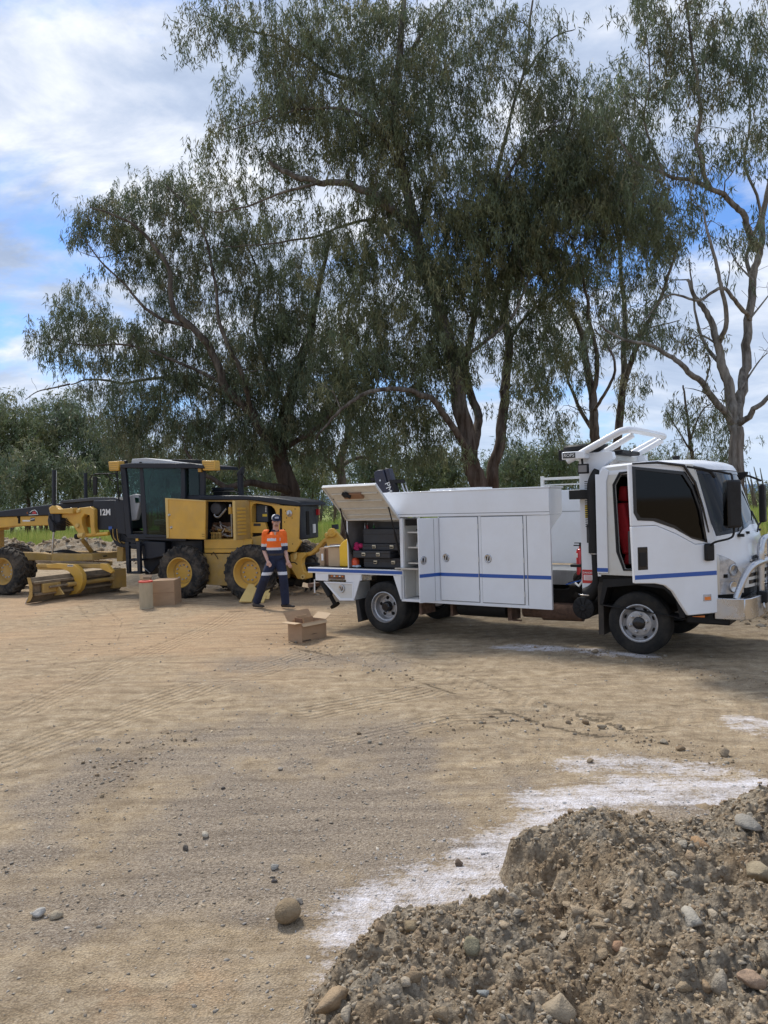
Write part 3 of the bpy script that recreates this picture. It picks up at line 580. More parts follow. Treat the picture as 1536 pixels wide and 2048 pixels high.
BARK_D = bark_mat('dark_bark', (0.15, 0.13, 0.108), (0.045, 0.036, 0.03), (0.09, 0.06, 0.045), -2, 3)
BARK_P = bark_mat('pale_bark', (0.27, 0.25, 0.22), (0.09, 0.077, 0.063), (0.15, 0.09, 0.06), -4, 0.5)
LEAF = mat('gum_leaf', (1.12, 1.12, 1.12), 0.5, var=0.04, attr='tint', trans=0.30, spec=0.35)
LPAL = np.array([(0.105, 0.130, 0.066), (0.135, 0.150, 0.080), (0.120, 0.152, 0.088), (0.170, 0.165, 0.092), (0.105, 0.138, 0.088)])
LPAL_OL = np.array([(0.132, 0.146, 0.068), (0.115, 0.138, 0.072), (0.165, 0.165, 0.082), (0.098, 0.126, 0.068)])

def smooth_path(pts, sub=4):
    """Catmull-Rom through (x, y, z, r) points"""
    P = np.array(pts, float); out = []
    for i in range(len(P) - 1):
        p0 = P[max(i - 1, 0)]; p1 = P[i]; p2 = P[i + 1]; p3 = P[min(i + 2, len(P) - 1)]
        for k in range(sub):
            t = k / sub; out.append(0.5 * ((2 * p1) + (-p0 + p2) * t + (2 * p0 - 5 * p1 + 4 * p2 - p3) * t * t + (-p0 + 3 * p1 - 3 * p2 + p3) * t ** 3))
    out.append(P[-1]); return np.array(out)
def np_tubes(paths, nside=7):
    Vs = []; Fs = []; base = 0
    for P in paths:
        k = len(P)
        if k < 2: continue
        ns = nside if P[0, 3] > 0.06 else (5 if P[0, 3] > 0.02 else 3)
        if P[0, 3] > 0.18: ns = 14
        T = np.gradient(P[:, :3], axis=0); T /= np.linalg.norm(T, axis=1)[:, None] + 1e-9
        ref = np.array([0.3, 1.0, 0.1]); A = ref - T * (T @ ref)[:, None]; A /= np.linalg.norm(A, axis=1)[:, None] + 1e-9; B = np.cross(T, A)
        a = 2 * np.pi * np.arange(ns) / ns; rr = P[:, 3][:, None] * (1 + (0.13 * np.sin(a * 3 + P[0, 0] * 5)[None, :] * (P[:, 3] > 0.15)[:, None]))
        V = P[:, None, :3] + (A[:, None, :] * np.cos(a)[None, :, None] + B[:, None, :] * np.sin(a)[None, :, None]) * rr[..., None]
        i = base + np.arange(k * ns).reshape(k, ns); j = np.roll(i, -1, 1)
        Fs.append(np.stack([i[:-1], j[:-1], j[1:], i[1:]], -1).reshape(-1, 4)); Vs.append(V.reshape(-1, 3)); base += k * ns
    return np.concatenate(Vs), np.concatenate(Fs)
def leaf_mesh(name, C, nper, rad, L, W, pal, parent, seed, droop=0.55, wild=0.42):
    """C (n,3) twig ends; bunches of hanging sickle leaves round each"""
    g = np.random.default_rng(seed); n = len(C); tot = n * nper
    c = np.repeat(C, nper, 0); ct = pal[g.integers(0, len(pal), n)] * (1 + (g.random((n, 1)) - .5) * 0.5); ct = np.repeat(ct, nper, 0) * (0.72 + 0.6 * g.random((tot, 1)))
    # each bunch is several short hanging strings
    ns = 5; sid = np.repeat(g.normal(0, 1, (n, ns, 3)), 1, 0); pick = g.integers(0, ns, tot); so_ = sid[np.repeat(np.arange(n), nper), pick]
    dn = g.random((tot, 1)) ** 0.8
    off = so_ * np.array([1, 1, 0.62 + .3 * (wild > .6)]) * rad * 0.62; off[:, 2:] -= dn * rad * (0.5 + droop); off += g.normal(0, rad * 0.13, (tot, 3))
    P = c + off
    d = g.normal(0, wild, (tot, 3)); d[:, 2] -= 1.0; d /= np.linalg.norm(d, axis=1)[:, None]
    s = np.cross(d, g.normal(0, 1, (tot, 3))); s /= np.linalg.norm(s, axis=1)[:, None] + 1e-9
    l = L * (0.6 + 0.8 * g.random((tot, 1))); w_ = W * (0.7 + 0.6 * g.random((tot, 1))); m = P + d * l * 0.5
    b_ = P + d * l * 0.28; V = np.stack([b_ + s * w_, P + d * l, b_ - s * w_ - d * l * .28], 1).reshape(-1, 3); F = np.arange(3 * tot).reshape(-1, 3)
    return np_mesh(name, V, F, LEAF, parent, cols={'tint': np.repeat(ct[:, None, :], 3, 1).reshape(-1, 3)}, kind='stuff')
def gum(label, base, Y, limbs, ells, bark, pal=LPAL, seed=1, dens=1.0, nper=92, rad=0.40, L=0.19, W=0.017, group=None, twigs=2, dead=(), depth=0.75, name='gum_tree', wild=0.42, droop=0.55):
    """limbs: [(polyline of (u, v, depth offset), r0, r1)], ells: [(u, v, ru, rv, density[, depth offset])] sizes in photo pixels at distance Y"""
    g = np.random.default_rng(seed); b0 = gnd(*base) if base[1] > 1030 else at(base[0], base[1], Y); b0 = np.array([b0[0], Y, 0.0]); sc = Y / FPX
    paths = []
    for pl, r0, r1 in limbs:
        pts = []
        for i, p in enumerate(pl):
            q = at(p[0], p[1], Y + (p[2] if len(p) > 2 else 0)); t = i / max(1, len(pl) - 1); pts.append((*q, 0.78 * (r0 * (1 - t) + r1 * t)))
        S = smooth_path(pts, 6); k = len(S); wob = g.normal(0, 1, (k, 3)); wob = (wob + np.roll(wob, 1, 0) + np.roll(wob, -1, 0)) / 3; wob[0] = 0
        S[:, :3] += wob * np.minimum(0.06, 0.25 * S[:, 3:4] + 0.02); paths.append(S)
    # trunk foot reaches the ground with a flare
    foot = []
    nodes = np.concatenate(paths); npos = [nodes[:, :3]]; nrad = [nodes[:, 3]]
    C = []
    for e in ells:
        u, v, ru, rv, de = e[:5]; dy = e[5] if len(e) > 5 else 0.0; area = math.pi * ru * rv * sc * sc; m = max(3, int(area * 9.0 * de * dens))
        a = g.random(m) * 6.283; rr = np.sqrt(g.random(m)); q = (u + ru * rr * np.cos(a), v + rv * rr * np.sin(a)); yo = g.normal(0, 1, m) * min(ru, rv) * sc * depth * 0.9 + dy
        for i in range(m): C.append(at(q[0][i], q[1][i], Y + yo[i]))
    C = np.array(C)
    C = C[g.permutation(len(C))]
    # join every twig end to the limb nearest it (upwards growth preferred), then to the twigs already grown
    pos = np.concatenate(npos); rad_ = np.concatenate(nrad); M = 14; cap = len(pos) + len(C) * M; PP = np.zeros((cap, 3)); PP[:len(pos)] = pos; RR = np.zeros(cap); RR[:len(pos)] = rad_; cnt = len(pos)
    d0 = np.array([np.min(np.linalg.norm(pos - c, axis=1)) for c in C]); C = C[np.argsort(d0)]
    for c in C:
        dv = c - PP[:cnt]; dist = np.linalg.norm(dv, axis=1); cost = dist * (1.0 + 0.55 * (dv[:, 2] < -0.2 * dist)) + 0.35 * (RR[:cnt] < 0.012)
        j = int(np.argmin(cost)); L0 = dist[j]; st_ = PP[j]; r0 = min(RR[j] * 0.62, 0.007 + 0.013 * L0); k = int(min(M, max(3, L0 / 0.22))); t = np.linspace(0, 1, k + 1)[:, None]
        side = g.normal(0, 0.12, 3) * L0; up = np.array([0, 0, 0.16 * L0]); S = st_ * (1 - t) + c * t + (side + up) * (4 * t * (1 - t)) + np.vstack([np.zeros((1, 3)), g.normal(0, 0.035 * min(1, L0), (k - 1, 3)), np.zeros((1, 3))])
        r = (r0 * (1 - t) + 0.0045 * t); S4 = np.hstack([S, r]); paths.append(S4); PP[cnt:cnt + k] = S[1:]; RR[cnt:cnt + k] = r[1:, 0]; cnt += k
    for pl, r0, r1 in dead:
        S = smooth_path([(*at(p[0], p[1], Y), r0 + (r1 - r0) * i / (len(pl) - 1)) for i, p in enumerate(pl)], 5); paths.append(S)
        for q in range(6):
            j = g.integers(2, len(S)); d = g.normal(0, 0.35, 3); d[2] = abs(d[2]); tt_ = np.linspace(0, 1, 5)[:, None]; paths.append(np.hstack([S[j, :3] + d * tt_ + g.normal(0, .03, (5, 3)) * tt_, np.full((5, 1), 0.006)]))
    root = thing(name, label, 'tree', tuple(b0), 0, group)
    for P in paths: P[:, :3] -= b0
    V, F = np_tubes(paths); np_mesh('trunk', V, F, bark, root, smooth=True)
    leaf_mesh('crown', C - b0, nper, rad, L, W, pal, root, seed + 100, wild=wild, droop=droop)
    return root

# the big gum in the middle, two stems from one foot
gum('giant grey gum with two stems rising behind the middle of the white truck', (962, 1045), 24.0, [
    ([(962, 1052), (958, 985), (948, 930), (928, 830), (906, 725), (880, 620), (852, 545), (828, 450), (803, 330), (790, 200), (800, 80), (815, -80)], 0.38, 0.10),
    ([(985, 1048, .5), (988, 960, .5), (1000, 890, .6), (1006, 800, .7), (1016, 690, .9), (1010, 610, 1), (1022, 520, .8), (1062, 430, .5), (1110, 330, .2), (1150, 210, 0)], 0.27, 0.05),
    ([(950, 935), (915, 870, -.6), (872, 808, -1.2), (830, 785, -1.6), (780, 775, -2), (720, 792, -2.3), (665, 836, -2.4), (630, 880, -2.4)], 0.16, 0.03),
    ([(945, 900), (955, 830, .8), (930, 740, 1.2), (948, 620, 1.6), (955, 540, 1.8), (975, 420, 1.8), (1010, 280, 1.6), (1050, 130, 1.2), (1065, 0, 1)], 0.20, 0.04),
    ([(832, 470), (790, 425, -.5), (740, 390, -.9), (690, 368, -1.2), (640, 362, -1.3), (590, 352, -1.5), (563, 340, -1.5), (540, 323, -1.5)], 0.17, 0.075),
    ([(655, 362, -1.3), (600, 375, -1.5), (540, 395, -1.5), (470, 420, -1.4), (410, 420, -1.2)], 0.07, 0.02),
    ([(860, 560), (800, 500, 1), (740, 440, 1.4), (640, 470, 1.4), (560, 485, 1.2), (440, 495, 1)], 0.10, 0.02),
    ([(795, 260), (740, 180, .6), (650, 140, .9), (560, 80, .8), (460, 50, .7), (400, 30, .6)], 0.10, 0.02),
    ([(800, 330), (730, 235, -1), (640, 215, -1), (560, 230, -1), (460, 260, -1)], 0.08, 0.02),
    ([(1020, 525, .8), (985, 480, 0), (1000, 380, -.5), (1050, 300, -.8), (1120, 240, -.9)], 0.09, 0.03),
    ([(1024, 515, .8), (1090, 470, 0), (1170, 420, -.4), (1250, 400, -.5), (1330, 420, -.4)], 0.11, 0.03),
    ([(905, 720), (960, 690, -.7), (1020, 640, -1), (1060, 560, -1), (1090, 520, -1)], 0.09, 0.03),
    ([(1016, 690, .9), (1045, 640, 1.5), (1100, 590, 1.8), (1140, 520, 1.8)], 0.10, 0.03),
    ([(795, 130), (850, 60, .5), (900, 0, .6), (940, -60, .6)], 0.08, 0.03), ([(1050, 150, 1.2), (1100, 80, 1), (1150, 60, .9)], 0.05, 0.02),
], [(430, 30, 75, 50, .8), (400, 60, 50, 40, .6), (540, 60, 110, 80, 1), (520, 160, 95, 70, .9), (480, 250, 80, 60, .9), (430, 290, 45, 40, .6), (620, 150, 110, 100, 1.1), (700, 50, 120, 90, 1), (790, 120, 110, 130, 1.2), (640, 260, 120, 70, 1),
    (760, 270, 120, 110, 1.4), (560, 330, 90, 45, .9), (450, 390, 70, 40, .8), (600, 410, 90, 40, .8), (860, 330, 120, 120, 1.5), (900, 120, 95, 100, .9), (950, 30, 95, 70, .8), (1060, 60, 85, 80, .8), (1090, 140, 70, 50, .6),
    (740, 440, 100, 80, 1.2), (780, 540, 110, 90, 1.4), (680, 520, 80, 60, .9), (870, 460, 90, 110, 1.3), (960, 400, 60, 110, .7), (980, 200, 70, 90, .7), (1120, 240, 85, 100, 1.9), (1180, 320, 100, 100, 2), (1080, 350, 110, 90, 2), (1240, 400, 90, 80, 1.7),
    (1300, 450, 60, 60, 1.2), (1030, 440, 100, 90, 1.9), (1130, 450, 110, 80, 1.9), (960, 500, 90, 90, 1.6), (1080, 530, 70, 60, 1.3), (940, 620, 90, 80, 1.3), (810, 660, 100, 90, 1.5), (720, 640, 70, 70, 1.2), (760, 760, 100, 70, 1.4),
    (850, 760, 60, 80, .9), (690, 720, 80, 80, 1.4), (870, 860, 70, 70, .9), (780, 860, 90, 60, 1.0), (1070, 700, 60, 90, .9), (1110, 620, 50, 80, .7), (930, 700, 60, 60, .8), (1050, 820, 60, 60, .5), (1000, 560, 70, 60, .9), (900, 560, 50, 70, .9), (1100, 600, 50, 50, .8)],
    BARK, LPAL_OL, seed=3)

# the spreading gum on the left
gum('wide spreading gum leaning left over the yellow grader', (588, 1046), 27.0, [
    ([(590, 1050), (585, 990), (572, 940), (560, 890), (575, 820, .3), (600, 740, .6), (620, 650, .8), (640, 560, 1), (660, 470, 1)], 0.50, 0.06),
    ([(572, 940), (540, 880, -.5), (500, 825, -1), (450, 770, -1.4), (420, 700, -1.7), (385, 655, -1.9), (345, 615, -2), (338, 540, -2), (300, 480, -2), (250, 440, -2), (180, 415, -2)], 0.24, 0.03),
    ([(385, 655, -1.9), (330, 640, -2), (285, 610, -2), (250, 570, -2), (200, 520, -2), (160, 470, -2)], 0.09, 0.02),
    ([(585, 985), (545, 975, -1), (505, 968, -1.8), (455, 975, -2.2), (420, 955, -2.4), (400, 935, -2.4), (370, 900, -2.2)], 0.20, 0.04),
    ([(540, 880, -.5), (470, 800, 1), (400, 768, 1.4), (320, 755, 1.4), (250, 765, 1.2), (190, 760, 1), (140, 768, 1)], 0.13, 0.03),
    ([(450, 770, -1.4), (350, 720, -1), (260, 690, -.8), (180, 690, -.6), (110, 680, -.5)], 0.08, 0.02),
    ([(500, 825, -1), (480, 740, -2), (440, 650, -2.2), (430, 560, -2.2), (400, 450, -2.2), (330, 370, -2)], 0.12, 0.02),
    ([(575, 820, .3), (530, 730, .5), (510, 640, .6), (520, 560, .5), (490, 480, .4)], 0.13, 0.03),
    ([(560, 900), (640, 850, -1), (680, 790, -1.3), (690, 700, -1.4)], 0.13, 0.03)],
    [(300, 370, 55, 40, .9), (380, 380, 70, 50, 1), (190, 420, 45, 40, .9), (170, 460, 30, 40, .8), (250, 430, 60, 55, 1), (320, 450, 90, 60, 1), (420, 450, 80, 60, 1), (250, 520, 70, 40, .7), (340, 530, 80, 50, .8), (440, 560, 90, 60, .9), (540, 500, 90, 70, 1),
     (560, 590, 80, 70, 1), (160, 590, 35, 35, .9), (170, 640, 65, 45, 1.1), (100, 660, 35, 32, 1), (130, 700, 50, 28, .9), (230, 680, 80, 50, 1.2), (320, 650, 60, 45, 1), (310, 730, 90, 50, 1.2), (430, 690, 90, 70, 1.2), (530, 690, 80, 80, 1.3), (620, 640, 70, 80, 1.1),
     (400, 790, 100, 65, 1.2), (500, 800, 90, 80, 1.2), (590, 790, 80, 80, 1.1), (660, 760, 60, 70, 1.2), (270, 790, 75, 45, 1.1), (190, 770, 50, 28, .7), (330, 860, 95, 50, 1.3), (430, 880, 80, 45, 1.1), (240, 860, 60, 45, 1), (540, 880, 70, 50, 1.1), (650, 860, 60, 60, 1), (350, 590, 60, 40, .7)],
    BARK_D, LPAL, seed=5, dens=1.25, dead=[([(140, 768), (110, 775), (75, 783), (50, 800)], 0.035, 0.012), ([(180, 690), (110, 690), (70, 690)], 0.02, 0.006), ([(250, 500), (200, 515), (150, 500)], 0.025, 0.007)])

# pale trunk between grader and truck
gum('pale grey gum with a straight trunk seen between grader and truck', (690, 1075), 30.0, [
    ([(692, 1085), (688, 1010), (680, 945), (690, 880), (700, 800), (690, 700), (700, 600)], 0.30, 0.05), ([(680, 950), (650, 920, -.5), (600, 905, -.8), (540, 890, -1)], 0.12, 0.03),
    ([(684, 935), (720, 915, .5), (760, 930, .8), (790, 960, 1)], 0.12, 0.04), ([(680, 945), (645, 900), (640, 840), (660, 790)], 0.12, 0.04), ([(690, 880), (730, 830), (760, 760)], 0.09, 0.03)],
    [(640, 860, 60, 50, .9), (720, 820, 60, 60, .9), (700, 700, 70, 60, .7), (560, 900, 50, 40, .7), (760, 880, 50, 40, .8), (640, 930, 40, 30, .5)], BARK_P, LPAL_OL, seed=8)

# the pair of stems behind the cab
gum('gum with a fan of slim stems behind the white tube rack', (1205, 1040), 26.0, [
    ([(1200, 1045), (1198, 960), (1190, 870), (1182, 790), (1168, 700), (1150, 640), (1120, 590), (1090, 540)], 0.26, 0.06),
    ([(1222, 1045, .4), (1226, 950, .4), (1236, 870, .5), (1243, 790, .6), (1250, 700, .8), (1246, 600, 1), (1236, 480, 1), (1225, 380, 1)], 0.24, 0.05),
    ([(1182, 800), (1195, 720, -.6), (1180, 640, -1), (1165, 560, -1.2), (1140, 470, -1.2)], 0.12, 0.03), ([(1243, 790, .6), (1270, 700, 0), (1310, 620, -.5), (1340, 540, -.8), (1360, 480, -.8)], 0.14, 0.03),
    ([(1190, 870), (1150, 800, 1), (1130, 740, 1.3), (1090, 700, 1.5)], 0.10, 0.03), ([(1186, 830), (1210, 790, -1), (1230, 740, -1.2), (1215, 690, -1.3), (1190, 660, -1.3)], 0.08, 0.03), ([(1250, 700, .8), (1290, 660, 1.4), (1360, 640, 1.5)], 0.07, 0.02),
    ([(1236, 500, 1), (1270, 380, 1), (1260, 250, 1), (1240, 130, .8)], 0.06, 0.02)],
    [(1120, 560, 70, 60, 1), (1200, 560, 80, 70, .9), (1290, 500, 70, 70, 1.1), (1340, 450, 50, 60, .9), (1080, 690, 60, 70, .9), (1140, 720, 50, 50, .6), (1290, 640, 60, 50, .7), (1060, 790, 50, 60, .6), (1130, 820, 40, 50, .6), (1220, 660, 60, 50, .5), (1270, 340, 70, 70, .8),
     (1240, 180, 80, 70, .6), (1270, 790, 40, 60, .5), (1250, 250, 60, 60, .5)], BARK, LPAL, seed=11)

# the forked pale gum on the right
gum('tall pale gum forking low beside the truck cab roof', (1476, 1035), 20.0, [
    ([(1476, 1050), (1474, 960), (1470, 880), (1466, 840), (1460, 790), (1445, 730), (1436, 690), (1420, 640), (1398, 600), (1372, 560)], 0.27, 0.05),
    ([(1468, 860), (1480, 790, .4), (1492, 720, .7), (1498, 640, .9), (1506, 560, 1), (1520, 500, 1), (1525, 430, 1), (1536, 370, 1), (1560, 260, 1), (1570, 150, 1)], 0.19, 0.05),
    ([(1468, 850), (1436, 810, -.4), (1405, 770, -.7), (1370, 740, -1), (1340, 712, -1.1), (1300, 690, -1.2), (1245, 680, -1.2), (1200, 650, -1.2)], 0.13, 0.03),
    ([(1474, 850), (1500, 830, -.4), (1530, 800, -.6), (1570, 770, -.8)], 0.12, 0.05),
    ([(1510, 500, 1), (1498, 460, .6), (1480, 420, .4), (1440, 385, .2), (1390, 362, 0), (1330, 350, 0), (1270, 320, 0), (1230, 270, 0)], 0.13, 0.025),
    ([(1420, 375, .1), (1395, 300, -.3), (1400, 200, -.4), (1385, 100, -.4), (1370, 0, -.4), (1360, -60, -.4)], 0.08, 0.02),
    ([(1500, 640, .9), (1470, 600, 0), (1440, 575, -.3), (1400, 600, -.5), (1340, 590, -.5), (1290, 640, -.5)], 0.08, 0.02),
    ([(1506, 560, 1), (1490, 510, 1.4), (1520, 420, 1.6), (1490, 330, 1.6), (1500, 220, 1.5), (1490, 100, 1.5)], 0.08, 0.02),
    ([(1436, 690), (1450, 640, -.5), (1440, 560, -.8), (1420, 480, -.9), (1405, 420, -.9)], 0.09, 0.03), ([(1330, 350), (1290, 250), (1300, 150), (1290, 40)], 0.05, 0.015),
    ([(1445, 730), (1410, 690, 1), (1390, 620, 1.3), (1380, 520, 1.3)], 0.08, 0.02)],
    [(1310, 30, 70, 70, 1.1), (1390, 50, 80, 80, 1), (1290, 140, 55, 60, .7), (1380, 160, 70, 70, .9), (1480, 60, 60, 50, .8), (1510, 150, 50, 80, 1.2), (1450, 120, 50, 50, .6), (1400, 260, 60, 60, .5), (1510, 280, 50, 70, .9), (1240, 230, 70, 60, .6), (1310, 330, 70, 50, .6), (1330, 290, 50, 40, .4),
     (1360, 590, 50, 40, .35), (1290, 640, 50, 40, .4), (1350, 690, 60, 40, .6), (1240, 660, 50, 30, .5), (1510, 420, 40, 60, .4), (1420, 440, 50, 40, .25), (1390, 790, 40, 30, .3), (1530, 30, 40, 60, .9), (1180, 640, 40, 40, .4), (1430, 330, 60, 50, .5), (1480, 500, 50, 50, .35), (1340, 400, 60, 50, .5)], BARK_P, LPAL, seed=14, dead=[([(1436, 690), (1400, 670), (1370, 690), (1330, 660)], .03, .006), ([(1498, 640), (1530, 600), (1560, 560)], .03, .008), ([(1480, 780), (1520, 720), (1545, 700)], .03, .006), ([(1410, 770), (1420, 720), (1400, 700)], .025, .006), ([(1245, 680), (1215, 700), (1180, 690)], .02, .005), ([(1390, 362), (1370, 320), (1380, 280)], .02, .005), ([(1506, 560), (1470, 520), (1450, 470)], .03, .006)], dens=1.0)
gum('thin dark sapling seen under the low fork of the right hand gums', (1388, 1030), 30.0, [
    ([(1392, 1045), (1388, 960), (1380, 880), (1372, 820), (1366, 770)], 0.13, 0.04), ([(1380, 880), (1400, 830), (1430, 800)], 0.06, 0.02), ([(1382, 900), (1350, 850), (1330, 820)], 0.05, 0.02)],
    [(1430, 880, 50, 50, .9), (1350, 820, 40, 30, .4), (1410, 820, 45, 30, .5), (1450, 840, 30, 30, .5), (1340, 880, 30, 30, .3), (1300, 920, 40, 25, .9)], BARK_D, LPAL, seed=17)

# the wood behind: every tree its own, each a stem with a loose crown
def back_gum(i, u, vt, Y, wpx, label, vb=None, thin=False, pal=None):
    Y = Y * 1.45
    g = random.Random(900 + i); vb = vb or (1010 - 0.03 * (u - 768) - 20); H_ = vb - vt; ells = []; K = 5 if thin else 9
    for k in range(K):
        t = (k + .5) / K; hw = wpx * (0.5 + 0.5 * math.sin(math.pi * min(1, t * 1.1 + .1)))
        ells.append((u + g.uniform(-.55, .55) * hw, vt + 14 + t * H_ * (0.82 if not thin else .5), hw * g.uniform(.5, .75), max(14, H_ / K * g.uniform(.9, 1.3)), g.uniform(.7, 1.25)))
    limbs = [([(u + g.uniform(-8, 8), 1010 - 0.03 * (u - 768) + 2 * 1538 / Y), (u + g.uniform(-6, 6), vb), (u + g.uniform(-14, 14), vt + H_ * .6), (u + g.uniform(-14, 14), vt + H_ * .25)], 0.22, 0.06)]
    for q in range(3):
        s_ = g.choice((-1, 1)); y0 = vt + H_ * g.uniform(.5, .85); limbs.append(([(u, y0), (u + s_ * wpx * .4, y0 - H_ * .15), (u + s_ * wpx * .7, y0 - H_ * .3)], 0.09, 0.03))
    kx = Y / 26.0
    return gum(label, (u, 1030), Y, limbs, ells, BARK_P if i % 2 else BARK, pal if pal is not None else (LPAL_OL * 1.15 if i % 3 else LPAL * 1.1), seed=200 + i, dens=0.95 / kx ** 1.25, nper=80, rad=0.55 * kx ** .8, L=0.21 * kx ** .8, W=0.021 * kx ** .9, group='trees of the wood behind the clearing', wild=0.8, droop=0.05)
BT = [(-60, 780, 46, 95), (20, 788, 44, 85), (95, 784, 48, 85), (170, 790, 46, 80), (235, 850, 50, 60), (300, 880, 52, 60), (60, 880, 38, 60), (150, 900, 38, 60), (390, 900, 54, 60), (470, 905, 54, 60), (620, 890, 52, 60), (560, 900, 60, 60), (740, 880, 54, 60), (830, 895, 56, 60),
      (900, 885, 58, 60), (1040, 880, 52, 60), (1110, 872, 50, 60), (1160, 868, 54, 45), (1010, 900, 62, 50), (1280, 915, 60, 45), (1340, 925, 64, 40), (-20, 900, 36, 60)]
LB = ['olive gum at the far left edge of the wood', 'tall olive gum behind the grader nose', 'bushy gum left of the first lift cylinder', 'round topped gum behind the lift cylinders', 'gum just left of the grader cab', 'low gum behind the grader cab', 'short leafy gum before the wood behind the black beam', 'short leafy gum behind the second lift cylinder',
      'distant gum right of the grader cab', 'distant gum behind the exhaust stack', 'distant gum left of the pale trunk', 'distant gum over the engine hood', 'distant gum behind the open locker lid', 'distant gum behind the loader crane', 'distant gum left of the giant gum', 'distant gum right of the giant gum',
      'olive gum above the long white body', 'olive gum left of the white post', 'distant gum behind the white body end', 'low distant gum behind the cab roof', 'low distant gum under the dark sapling', 'short gum by the far left edge above the tyre']
for i, (u, vt, Y, wp) in enumerate(BT): back_gum(i, u, vt, Y, wp, LB[i])
# what closes the view low down: the far edge of the wood, one mass
g = np.random.default_rng(5); n_ = 2400; xs = -75 + 125 * g.random(n_); ys = 96 + 14 * g.random(n_); xs = xs * 1.4; top = np.where(xs < -8, 11.0, 9.0) * (0.6 + 0.5 * fbm(xs, ys, 0.12, 3, 4)); top = np.where(xs > 46, 2.5, top)
leaf_mesh('far_woodland', np.stack([xs, ys, top * g.random(n_) ** 0.8 + .3], 1), 60, 1.15, 0.42, 0.06, LPAL_OL * 1.1, None, 77, wild=1.0)
pp_ = []
for k in range(170):
    x = -90 + 150 * g.random(); y = 84 + 10 * g.random(); h_ = 3.4 + 2 * g.random(); lx = g.normal(0, .5); pp_.append(smooth_path([(x, y, -.2, .16), (x + lx * .4, y, h_ * .5, .11), (x + lx, y, h_, .04)], 4))
V, F = np_tubes(pp_); np_mesh('far_woodland_stems', V, F, BARK_P, smooth=True, kind='stuff')


# ------------------------------------------------------------------ paints and metals
WHITE = mat('white_paint', (0.77, 0.79, 0.82), 0.30, var=0.02, scale=2, coat=0.3, dust=0.16, dustcol=(0.55, 0.47, 0.36), dscale=1.5)
WHITE_D = mat('dusty_white_paint', (0.66, 0.655, 0.62), 0.5, var=0.05, scale=4, dust=0.45, dustcol=(0.48, 0.40, 0.29), dscale=4)
CREAM = mat('lid_underside', (0.62, 0.60, 0.54), 0.5, var=0.05, scale=5, dust=0.3, dustcol=(0.40, 0.33, 0.24), dscale=6)
BLUE = mat('blue_stripe', (0.012, 0.085, 0.36), 0.35, var=0.06, coat=0.3)
BLACK = mat('black_plastic', (0.011, 0.011, 0.012), 0.5, var=0.15, spec=0.3, dust=0.05, dustcol=(0.16, 0.13, 0.09), dscale=5)
BLACK_G = mat('gloss_black', (0.012, 0.012, 0.014), 0.18, var=0.1)
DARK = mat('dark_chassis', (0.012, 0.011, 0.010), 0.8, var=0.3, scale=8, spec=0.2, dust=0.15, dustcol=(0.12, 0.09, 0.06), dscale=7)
TYRE = mat('tyre_rubber', (0.015, 0.015, 0.015), 0.8, spec=0.3, var=0.15, scale=6, dust=0.30, dustcol=(0.13, 0.11, 0.085), bump=0.2, bscale=90, dscale=5)
STEEL = mat('silver_wheel', (0.42, 0.42, 0.43), 0.38, metal=0.75, var=0.08, scale=12, dust=0.25, dscale=9)
CHROME = mat('polished_alloy', (0.52, 0.52, 0.53), 0.20, metal=1.0, var=0.04, scale=7, dust=0.06, dscale=3)
BRUSH = mat('brushed_steel', (0.50, 0.50, 0.49), 0.35, metal=0.9, var=0.08, scale=30, stretch=(1, 1, .1))
SEAL = mat('door_seal', (0.05, 0.052, 0.055), 0.7)
GREY_IN = mat('grey_lining', (0.20, 0.19, 0.185), 0.7, var=0.12, scale=5)
RED = mat('red_fabric', (0.42, 0.010, 0.016), 0.75, var=0.15, scale=14, bump=0.3)
RED_P = mat('red_enamel', (0.50, 0.015, 0.018), 0.3, var=0.06, coat=0.4)
ORANGE = mat('orange_lens', (0.75, 0.20, 0.03), 0.25, var=0.1, coat=0.5)
RUST = mat('rusty_iron', (0.13, 0.075, 0.05), 0.85, var=0.35, scale=14, bump=0.4)
GLASS_T = glass('tinted_glass', (0.07, 0.075, 0.08)); GLASS_W = glass('windscreen_glass', (0.10, 0.15, 0.135), ior=1.5); LENS = mat('lamp_lens', (0.42, 0.42, 0.43), 0.22, metal=0.25, var=0.25, scale=16, coat=1.0)
YTAPE = mat('yellow_sticker', (0.75, 0.55, 0.06), 0.5, var=0.1, scale=20); WTEXT = mat('white_print', (0.78, 0.78, 0.76), 0.5); DTEXT = mat('dark_print', (0.03, 0.03, 0.03), 0.5)
MUD = mat('mud_flap', (0.03, 0.028, 0.026), 0.8, var=0.2, dust=0.4, dustcol=(0.16, 0.12, 0.08))
CARD = mat('cardboard', (0.40, 0.262, 0.155), 0.85, var=0.07, scale=4, bump=0.12, bscale=140, stretch=(1, 1, 3)); CARD_L = mat('cardboard_inside', (0.50, 0.36, 0.22), 0.85, var=0.06, scale=4)
CARD_D = mat('printed_cardboard', (0.27, 0.15, 0.085), 0.8, var=0.1, scale=5)

T = Frame((-0.07184744, 11.95720698, 0), -0.6130321259)
truck = thing('service_truck', 'white service truck with blue stripe, open driver door and raised rear locker lid', 'truck', tuple(T.P), T.ang)

